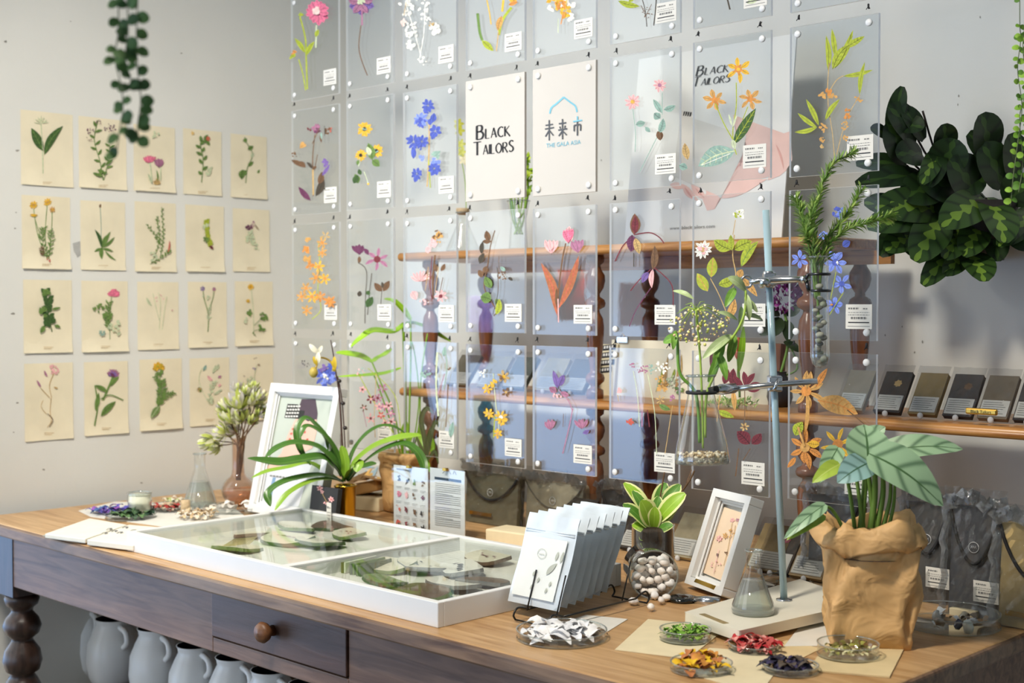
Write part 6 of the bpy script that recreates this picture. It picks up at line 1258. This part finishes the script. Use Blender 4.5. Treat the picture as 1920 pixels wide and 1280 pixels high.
for i, (x, y, c_, lb, fl_) in enumerate(((1246, 1046, (170, 158, 128), 'beige packet right behind the cream-edged potted plant', None), (1296, 1050, (72, 70, 64), 'dark packet between the hoya and the small frame', None), (1398, 1062, (176, 150, 104), 'tan packet just right of the small frame', None), (1416, 1068, (64, 62, 60), 'dark packet with a pink flower behind the small flask', 'p'), (1478, 1072, (160, 136, 100), 'tan packet behind the glass rod', None), (1040, 1010, (60, 56, 52), 'dark packet behind the zip pouch rack', None), (1158, 1020, (54, 50, 48), 'dark packet behind the rearmost zip pouch', None))):
    packet(x, y, .068, .10, .66, ZT, c_, 40, lb, g2, fl_)
# brass plate, hook, caption sign on the lower shelf
p = YY(1812, 770, .722); p2 = YY(1872, 770, .722); t = thing('brass_plate', 'small engraved brass plate on the lower shelf edge', 'plate', p); q = MB(); q.b2((p.x, .716, p.z - .005), (p2.x, .7225, p.z + .006), m_brass); q.build('plate', t, bev=.003)
q = MB(); text(q, 'Black Tailors', (p.x + .01, .7155, p.z - .002), (.006, 0, 0), (0, 0, .007), m_black, w=(p2.x - p.x - .02) / .006); q.build('engraving', t)
t = thing('caption_block', 'black caption sign with white lettering strips on the lower shelf', 'sign', YY(1128, 690, .88)); a = YY(1118, 742, .86); a.z = zs; lp = lean(a, a + V((.06, 0, 0)), 8); q = MB(); up = (V((0, 0, 1)) - lp.n * lp.n.z).normalized()
q.slab([a - V((.02, 0, 0)), a + V((.05, 0, 0)), a + V((.05, 0, 0)) + up * .115, a - V((.02, 0, 0)) + up * .115], .012, lp.n, m_cr); q.build('board', t)
q = MB()
for k in range(4):
    o_ = a + lp.n * .001 + up * (.098 - k * .017) - V((.015, 0, 0)); q.slab([o_, o_ + V((.060 - .006 * (k % 2), 0, .006)), o_ + V((.060 - .006 * (k % 2), 0, .006)) + up * .012, o_ + up * .012], .0006, lp.n, m_black)
    for j in range(7): o2 = o_ + lp.n * .0009 + V((.004 + j * .0075, 0, .001 + j * .0008)) + up * .003; q.add([o2, o2 + V((.005, 0, .0005)), o2 + V((.005, 0, .0005)) + up * .006, o2 + up * .006], [(0, 1, 2, 3)], m_paper)
q.build('caption', t)
# cream board with brown edge and clip
a = YY(1140, 745, .87); a.z = zs; b = YY(1440, 745, .87); w_ = b.x - a.x; h_ = YY(1200, 637, .885).z - zs; lp = lean((a.x, .87, zs), (a.x + 1, .87, zs), 6); up = (V((0, 0, 1)) - lp.n * lp.n.z).normalized(); e = V((1, 0, 0)); a = V((a.x, .87, zs))
t = thing('cream_board', 'wide cream mounting board with a brown wooden side edge leaning on the lower shelf', 'board', a + e * w_ / 2)
q = MB(); q.slab([a, a + e * w_, a + e * w_ + up * h_, a + up * h_], .008, lp.n, mat('ivory_board', (232, 224, 200), .7, .04, 10)); q.build('board', t)
q = MB(); q.slab([a + e * w_, a + e * (w_ + .022), a + e * (w_ + .022) + up * h_ * 1.0, a + e * w_ + up * h_], .02, lp.n, m_post); q.build('side_rail', t)
q = MB(); c_ = a + e * .035 + up * h_ + lp.n * .004; q.box(c_, (.03, .006, .012), m_steel); q.tube([c_ + V((-.008, 0, .004)), c_ + V((0, 0, .014)), c_ + V((.008, 0, .004))], .0015, m_brass, 6); q.build('clip', t)
q = MB(); d = Draw(plane(a, lp.n), q, .0012)
for k in range(9): d.leaf(1230 + k * 6, 735 - (k % 3) * 12, 1236 + k * 6, 705 - (k % 4) * 14, 5, pm('slxt'[k % 4]))
d.run('b x 1248,725 8 14 3; b s 1262,715 12 18 3; b w 1280,710 10 14 3; b g 1275,730 8 8 3; l r 5 1335,690 1338,650; b P 1350,660 8 14 2; s g 1.4 1384,720 1386,670'); q.build('flower_sprays', t)
d3 = (YY(1386, 660, .80) - CAM).dot(FV)
t = thing('tulip_bud', 'closed orange pink tulip bud on a green stalk beside the clamp bar', 'flower', YY(1386, 745, .80)); q = MB(); q.tube(smooth([DD(1387, 745, d3), DD(1385, 700, d3), DD(1383, 672, d3)]), .0024, m_stem, 6); q.build('stalk', t)
q = MB()
for k in range(6): a_ = k * PI / 3; b_ = DD(1383, 675, d3); q.leaf(b_, b_ + V((math.cos(a_) * .004, math.sin(a_) * .004, .046)), .008, V((math.cos(a_), math.sin(a_), 0)), mat('coral_petal', (206, 110, 84), .5, .15, 60), .12, None, -.3, 8, 3)
q.build('petals', t); q = MB(); q.leaf(DD(1384, 700, d3), DD(1394, 612, d3 - .01), .007, -FH, m_lil, .1); q.build('blade', t)
t = thing('moss_tray', 'loose fresh green moss on the lower shelf behind the clamp bar', 'moss', YY(1370, 748, .77)); q = MB()
for k in range(150): p = YY(1370 + random.gauss(0, 22), 746, .77); p = V((p.x, .77 + random.uniform(-.03, .03), zs + random.random() * .012)); q.leaf(p, p + V((random.uniform(-.012, .012), random.uniform(-.01, .01), random.uniform(.002, .012))), .0018, (0, -1, .5), random.choice(G_((120, 160, 60), (160, 180, 90), (206, 200, 140))), .2, None, .2, 3, 2)
o = q.build('moss', t); o['kind'] = 'stuff'
# purple bouquet on the lower shelf
p = YY(1462, 745, .84); dq = (YY(1468, 562, .84) - CAM).dot(FV)
t = thing('vase', 'small dark vase on the lower shelf behind the glass rod', 'vase', (p.x, .84, zs)); q = MB(); q.lathe([(0, .001), (.02, .001), (.026, .02), (.022, .05), (.012, .065), (.014, .07)], (p.x, .84, zs), mat('dark_glazed_ceramic', (50, 48, 50), .25, .1, 20), 24); q.build('vase_body', t)
t = thing('purple_bouquet', 'round magenta flower head with dark leaves above the lower shelf', 'flowers', (p.x, .84, zs + .07)); q = MB(); q.tube(smooth([V((p.x, .84, zs + .06)), DD(1478, 640, dq), DD(1470, 580, dq)]), .003, m_stem, 6); q.tube(smooth([V((p.x, .84, zs + .06)), DD(1495, 690, dq), DD(1478, 640, dq)]), .002, m_stem, 6); q.build('stems', t)
q = MB(); pu = G_((150, 56, 140), (112, 40, 110), (180, 90, 170))
for k in range(170): v = V((random.gauss(0, 1), random.gauss(0, 1), random.gauss(0, 1))).normalized(); o_ = DD(1470, 557, dq); q.leaf(o_ + v * .026, o_ + v * .038 + V((0, 0, .003)), .005, V((random.random(), random.random(), random.random())), random.choice(pu), .1, None, .3, 3, 2)
q.build('flower_head', t); q = MB()
for x0, y0, x1, y1, w_ in ((1462, 590, 1428, 580, 10), (1462, 595, 1450, 630, 14), (1475, 600, 1478, 640, 12), (1455, 610, 1425, 628, 11), (1470, 640, 1500, 660, 8), (1440, 600, 1418, 612, 9), (1475, 590, 1500, 580, 10)): q.leaf(DD(x0, y0, dq), DD(x1, y1, dq - .02), w_ * dq / FOC, -FH + V((0, 0, .4)), mat('dark_shrub_leaf', (50, 66, 40), .4, .15, 40), .15)
q.build('leaves', t)
# ================================================================ upper shelf: flask with sprig, vase with lime stems
zu = 1.379
p = YY(868, 474, .88); c = V((p.x, .88, zu)); h_ = YY(868, 398, .88).z - zu
flask(c, .042, h_, 'wide conical flask on the left end of the upper shelf', .0, neck=.36)
q = MB(); q.lathe([(0, 0), (.013, 0), (.017, .010), (.017, .016), (0, .016)], c + V((0, 0, h_ - .006)), mat('cork', (200, 176, 140)), 16); tag(q.build('cork_stopper', loc=c + V((0, 0, h_))), 'cork stopper in the flask on the upper shelf', 'cork')
dq = (c - CAM).dot(FV); t = thing('yellow_sprig', 'yellow green orchid sprig rising from the corked flask', 'flower', c + V((0, 0, h_ + .01))); q = MB(); q.tube(smooth([DD(874, 396, dq), DD(872, 340, dq), DD(862, 280, dq), DD(856, 225, dq)]), .0011, m_stemL, 6); q.build('stem', t)
q = MB()
for x, y, mm in ((860, 232, 0), (862, 245, 0), (864, 270, 1), (866, 285, 1), (870, 300, 2)):
    for k in range(5): a_ = k * 1.26; o_ = DD(x, y, dq); q.leaf(o_, o_ + RV * math.cos(a_) * .014 + V((0, 0, math.sin(a_) * .014)), .004, -FH, G_((190, 190, 60), (206, 210, 110), (232, 226, 190))[mm], .1, None, .2, 4, 2)
q.build('blossoms', t)
p = YY(972, 476, .86); c = V((p.x, .86, zu)); dq = (c - CAM).dot(FV); h_ = YY(972, 376, .86).z - zu; r_ = 17 * dq / FOC
t = thing('glass_vase', 'straight clear vase of water on the upper shelf behind the white signs', 'vase', c); q = MB(); q.lathe([(0, .001), (r_ * 1.1, .001), (r_ * 1.05, .01), (r_ * .85, h_ * .6), (r_ * 1.3, h_)], c, m_glass, 28); q.lathe([(r_ * 1.25, h_ - .002), (r_ * 1.36, h_ - .001), (r_ * 1.3, h_ + .001), (r_ * 1.25, h_ - .002)], c, m_rim, 28); q.lathe([(0, .001), (r_ * 1.1, .001), (r_ * 1.12, .006)], c, m_rim, 28); q.build('vase_glass', t)
t = thing('lime_stems', 'lime green knotted flower stems standing in the straight vase', 'flowers', c + V((0, 0, .03))); q = MB()
for k in range(16): a_ = k * .9; q.tube(smooth([c + V((r_ * .5 * math.cos(a_), r_ * .5 * math.sin(a_), .04)), c + V((r_ * .6 * math.cos(a_ + 2), r_ * .6 * math.sin(a_ + 2), h_ * .6)), c + V((r_ * 1.1 * math.cos(a_ + 2.4), r_ * 1.1 * math.sin(a_ + 2.4), h_ + random.uniform(0, .04)))]), .0018, m_lil if k % 2 else m_stemL, 5)
q.tube(smooth([c + V((0, 0, h_ * .6)), DD(984, 390, dq), DD(990, 350, dq), DD(988, 300, dq)]), .0026, m_lil, 6); q.build('stems', t)
q = MB()
for k in range(60): y = random.uniform(292, 372); o_ = DD(988 + random.uniform(-7, 7), y, dq + random.uniform(-.01, .01)); q.leaf(o_, o_ + V((random.uniform(-.016, .016), random.uniform(-.01, .01), random.uniform(-.004, .018))), .0038, (random.random(), -1, random.random()), random.choice(G_((150, 186, 30), (186, 206, 60), (110, 150, 20))), .2, None, .3, 4, 2)
q.build('buds', t)
# ================================================================ calathea on the wall
m_cal = leafmat('calathea_leaf', (52, 78, 34), (112, 144, 54), (18, 34, 16), .20, 15, .8, .14); m_cal2 = leafmat('shaded_calathea_leaf', (34, 54, 26), (54, 80, 34), (16, 28, 14), .14, 9, .7, .08)  # darker copy for leaves not lit: shade put into the leaf colour
cy = .93; cc = YY(1795, 385, cy); dq = (cc - CAM).dot(FV)
t = thing('wall_planter', 'dark round planter fixed on the wall hidden by patterned leaves', 'planter', (cc.x, 1.09, cc.z - .06)); q = MB(); q.lathe([(0, -.10), (.05, -.10), (.07, -.03), (.075, .01), (.066, .01), (.062, -.01), (0, -.01)], (cc.x, 1.01, cc.z), mat('dark_planter_clay', (40, 36, 34), .6, .1, 30), 28); q.build('pot', t)
q = MB(); q.b2((cc.x - .02, 1.07, cc.z - .08), (cc.x + .02, 1.0899, cc.z), m_dsteel); q.build('bracket', t)
t = thing('calathea', 'large wall plant with dark green herringbone patterned leaves', 'plant', (cc.x, 1.01, cc.z))
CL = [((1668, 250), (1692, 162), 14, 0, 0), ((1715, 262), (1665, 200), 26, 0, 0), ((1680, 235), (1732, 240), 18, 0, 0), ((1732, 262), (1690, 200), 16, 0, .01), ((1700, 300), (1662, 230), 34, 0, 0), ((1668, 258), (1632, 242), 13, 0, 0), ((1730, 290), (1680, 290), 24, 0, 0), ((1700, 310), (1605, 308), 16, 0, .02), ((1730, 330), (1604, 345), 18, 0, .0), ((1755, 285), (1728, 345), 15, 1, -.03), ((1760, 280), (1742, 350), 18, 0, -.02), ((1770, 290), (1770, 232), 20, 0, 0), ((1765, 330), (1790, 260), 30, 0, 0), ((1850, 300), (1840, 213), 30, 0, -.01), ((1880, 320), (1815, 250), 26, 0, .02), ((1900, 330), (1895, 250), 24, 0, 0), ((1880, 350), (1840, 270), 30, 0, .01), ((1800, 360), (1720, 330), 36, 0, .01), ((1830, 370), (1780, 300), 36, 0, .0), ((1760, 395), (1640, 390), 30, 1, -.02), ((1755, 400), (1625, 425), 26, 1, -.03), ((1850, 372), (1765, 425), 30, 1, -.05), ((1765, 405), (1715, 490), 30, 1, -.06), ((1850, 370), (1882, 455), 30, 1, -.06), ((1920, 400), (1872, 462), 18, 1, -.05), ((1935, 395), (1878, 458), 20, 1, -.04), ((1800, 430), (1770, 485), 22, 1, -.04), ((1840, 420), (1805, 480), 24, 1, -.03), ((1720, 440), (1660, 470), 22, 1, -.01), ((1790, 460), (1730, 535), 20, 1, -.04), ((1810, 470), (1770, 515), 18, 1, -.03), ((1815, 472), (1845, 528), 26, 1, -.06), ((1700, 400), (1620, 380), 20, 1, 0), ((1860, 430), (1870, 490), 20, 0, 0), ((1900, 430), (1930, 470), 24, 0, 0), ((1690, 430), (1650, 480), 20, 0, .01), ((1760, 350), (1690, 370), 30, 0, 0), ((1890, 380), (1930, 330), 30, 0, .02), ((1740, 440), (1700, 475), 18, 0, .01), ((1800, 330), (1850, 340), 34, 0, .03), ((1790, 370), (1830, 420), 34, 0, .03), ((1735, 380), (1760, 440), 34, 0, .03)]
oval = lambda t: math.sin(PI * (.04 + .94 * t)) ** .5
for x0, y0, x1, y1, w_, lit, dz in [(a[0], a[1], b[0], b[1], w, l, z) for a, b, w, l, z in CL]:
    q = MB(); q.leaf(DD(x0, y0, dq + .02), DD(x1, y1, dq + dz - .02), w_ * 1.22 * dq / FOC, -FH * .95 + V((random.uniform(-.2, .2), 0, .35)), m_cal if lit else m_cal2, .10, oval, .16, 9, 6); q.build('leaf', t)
q = MB()
for x, y in ((1730, 208), (1692, 200), (1668, 250), (1770, 290), (1850, 300), (1700, 310), (1765, 405), (1850, 372)): q.tube(smooth([V((cc.x, 1.0, cc.z)), DD((x + 1795) / 2, (y + 400) / 2, dq + .04), DD(x, y, dq + .01)]), .0022, mat('dark_stalk', (44, 34, 30), .6, .1, 50), 6)
q.build('stalks', t)
# ================================================================ trailing plants
def trailing(name, label, d_, strands, r0, cols, topz, jit, group='trailing plants'):
    p = DD(strands[0][0][0], -60, d_); base = V((p.x, p.y, topz)); t = thing(name, label, 'plant', base, group)
    q = MB(); q.lathe([(0, 0), (.04, 0), (.055, .05), (.06, .09), (.05, .09), (.045, .07), (0, .07)], base, mat('white_hanging_pot', (214, 212, 206), .5, .04, 20), 28); q.build('hanging_pot', t)
    q = MB()
    for k in range(3): a_ = k * 2.09; q.tube([base + V((.055 * math.cos(a_), .055 * math.sin(a_), .085)), V((base.x, base.y, 2.7))], .0008, m_cord, 5)
    q.build('cord', t)
    q = MB(); q2 = MB()
    for st in strands:
        P = smooth([base + V((random.uniform(-.03, .03), random.uniform(-.03, .03), .075)), base + V((.0, 0, .07)) + RV * ((st[0][0] - strands[0][0][0]) * d_ / FOC)] + [DD(x, y, d_ + random.uniform(-jit, jit)) for x, y in st], 9)
        q.tube(P, .0007, mat('thin_vine', (96, 110, 70), .6, .1, 60), 5)
        for k in range(3, len(P) - 1, 3):
            for s_ in (1, -1):
                if random.random() < (.42 if r0 > .0049 else .13): continue
                o_ = P[k] + V((0, 0, random.uniform(-.004, .004))); v = (RV * s_ * random.uniform(.6, 1) + FH * random.uniform(-.5, .5) + V((0, 0, random.uniform(-.5, .3)))).normalized(); r_ = r0 * random.uniform(.75, 1.15)
                q2.leaf(o_, o_ + v * r_ * 2.1, r_ * .95, -FH + V((0, 0, random.uniform(-.2, .6))), random.choice(cols), .08, lambda t: math.sin(PI * (.03 + .95 * t)) ** .5, .1, 6, 4)
    q.build('vines', t); q2.build('round_leaves', t)
trailing('string_of_hearts', 'blurred trailing vines of round dark green leaves hanging at upper left', 1.25, [[(214, -60), (218, -20), (222, 15), (222, 60), (216, 110), (228, 165), (230, 210), (222, 260), (218, 290)], [(236, -60), (238, -15), (240, 60), (235, 110), (245, 150), (240, 160)], [(256, -60), (258, -15), (256, 60), (258, 130), (264, 190), (258, 240), (262, 272)]], .0056, G_((84, 120, 60), (98, 134, 70), (70, 104, 56)), 1.70, .01)
trailing('trailing_vine', 'bright green leafy vines hanging at the right frame edge', 2.0, [[(1912, 0), (1914, 70), (1908, 130), (1916, 200), (1908, 270), (1900, 330), (1895, 385)], [(1922, 0), (1918, 90), (1925, 160), (1912, 220), (1918, 300), (1910, 360)], [(1935, 0), (1930, 100), (1936, 200), (1926, 290)]], .0048, G_((120, 168, 50), (150, 194, 70), (90, 136, 44)), 2.0, .02)
# ================================================================ jugs under the table
m_jug = mat('pale_blue_glaze', (232, 234, 234), .3, .04, 8); m_jin = mat('dark_jug_inside', (40, 46, 58), .4, .1, 10)
def jug_at(x, yp, rr, yv, label, lean_=0):
    p = YY(x, yp, yv); top = p.z; z0 = .30; h = top - z0; c = V((p.x, yv, z0)); t = thing('jug', label, 'jug', c, 'glazed jugs under the table')
    q = MB(); pr = [(0, .001), (rr * 1.15, .001), (rr * 1.35, .02), (rr * 1.5, h * .35), (rr * 1.42, h * .62), (rr * 1.12, h * .80), (rr * .92, h * .90), (rr * .97, h * .97), (rr * 1.04, h), (rr * .98, h)]
    q.lathe(pr, c, m_jug, 32); q.lathe([(rr * .98, h), (rr * .88, h * .9), (rr * 1.05, h * .8), (rr * 1.2, h * .6), (0, h * .55)], c, m_jin, 32); q.build('jug_body', t)
    q = MB(); e = V((math.cos(-.15), math.sin(-.15), 0)); q.tube(smooth([c + e * rr * .9 + V((0, 0, h * .9)), c + e * rr * 1.7 + V((0, 0, h * .86)), c + e * rr * 1.85 + V((0, 0, h * .72)), c + e * rr * 1.38 + V((0, 0, h * .62))]), .007, m_jug, 10); q.build('handle', t)
jl = ['leftmost pale blue jug under the table beside the turned leg', 'second pale jug from the left with a wide dark mouth', 'third pale jug from the left under the apron', 'fourth pale jug from the left below the drawer joint', 'fifth pale jug from the left with a dark rim showing', 'sixth pale jug from the left below the drawer', 'rightmost visible pale jug under the drawer']
for i, (x, y, r_) in enumerate(((163, 1132, .036), (214, 1158, .046), (292, 1176, .043), (366, 1208, .042), (440, 1230, .042), (508, 1254, .043), (580, 1280, .043))): jug_at(x, y, r_, .26, jl[i])
# red pot and plant left of the leg, seen past the table's end
p = XX(4, 1235, .015) if False else DD(-12, 1190, 3.5)
t = thing('red_pot', 'red glazed pot with a yellow base mostly cut by the left frame edge', 'pot', (p.x, p.y, 0)); q = MB(); c = V((p.x, p.y, 0)); q.lathe([(0, .0), (.05, .0), (.05, .30), (.0, .30)], c, mat('yellow_stand', (196, 140, 50), .5, .1, 20), 24); q.build('stand', t)
q = MB(); q.lathe([(0, .30), (.035, .30), (.050, .33), (.052, .40), (.045, .43), (.040, .43), (0, .42)], c, mat('red_glaze', (160, 30, 34), .3, .1, 20), 24); q.build('pot_body', t)
q = MB()
for k in range(24): o_ = c + V((0, 0, .42)); v = V((random.uniform(-.06, .06), random.uniform(-.05, .05), random.uniform(.02, .10))); q.leaf(o_, o_ + v, .009, (0, -1, .5), m_or, .2)
q.build('leaves', t)

# ================================================================ unseen cloths added outside to stand in for passers-by mirrored in the panels
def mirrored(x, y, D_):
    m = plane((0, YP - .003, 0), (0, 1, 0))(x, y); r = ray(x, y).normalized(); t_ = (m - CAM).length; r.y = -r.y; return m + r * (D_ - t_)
for i, (nm, x0, y0, x1, y1, D_, col, lb) in enumerate((('coral', 1045, 505, 1095, 600, 5.4, (220, 70, 50), 'unseen coral red cloth added for its reflection'), ('pink', 1160, 530, 1215, 610, 5.5, (214, 60, 90), 'unseen bright pink cloth added for its reflection'), ('lavender', 878, 555, 922, 680, 5.6, (176, 160, 226), 'unseen lavender cloth added for its reflection'), ('teal', 885, 740, 925, 890, 5.3, (30, 120, 140), 'unseen teal cloth added for its reflection'), ('deep_blue', 1205, 450, 1272, 900, 5.2, (70, 116, 190), 'unseen long pleated blue cloth added for its reflection'), ('sky_blue', 1296, 742, 1350, 930, 5.2, (96, 140, 206), 'unseen short pleated sky blue cloth added for its reflection'), ('navy', 1205, 520, 1232, 600, 5.0, (50, 60, 90), 'unseen navy cloth added before the pink one for its reflection'))):
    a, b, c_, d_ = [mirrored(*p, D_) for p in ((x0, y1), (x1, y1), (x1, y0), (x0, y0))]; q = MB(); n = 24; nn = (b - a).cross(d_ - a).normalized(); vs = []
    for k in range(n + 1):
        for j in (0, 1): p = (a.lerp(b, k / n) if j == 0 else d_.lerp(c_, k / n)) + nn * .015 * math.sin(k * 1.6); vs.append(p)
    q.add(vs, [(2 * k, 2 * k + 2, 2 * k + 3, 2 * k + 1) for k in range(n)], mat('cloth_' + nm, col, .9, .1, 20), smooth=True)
    tag(q.build('reflection_cloth', loc=(a + b) / 2, sol=.003), lb, 'cloth', 'unseen cloths added for reflections')
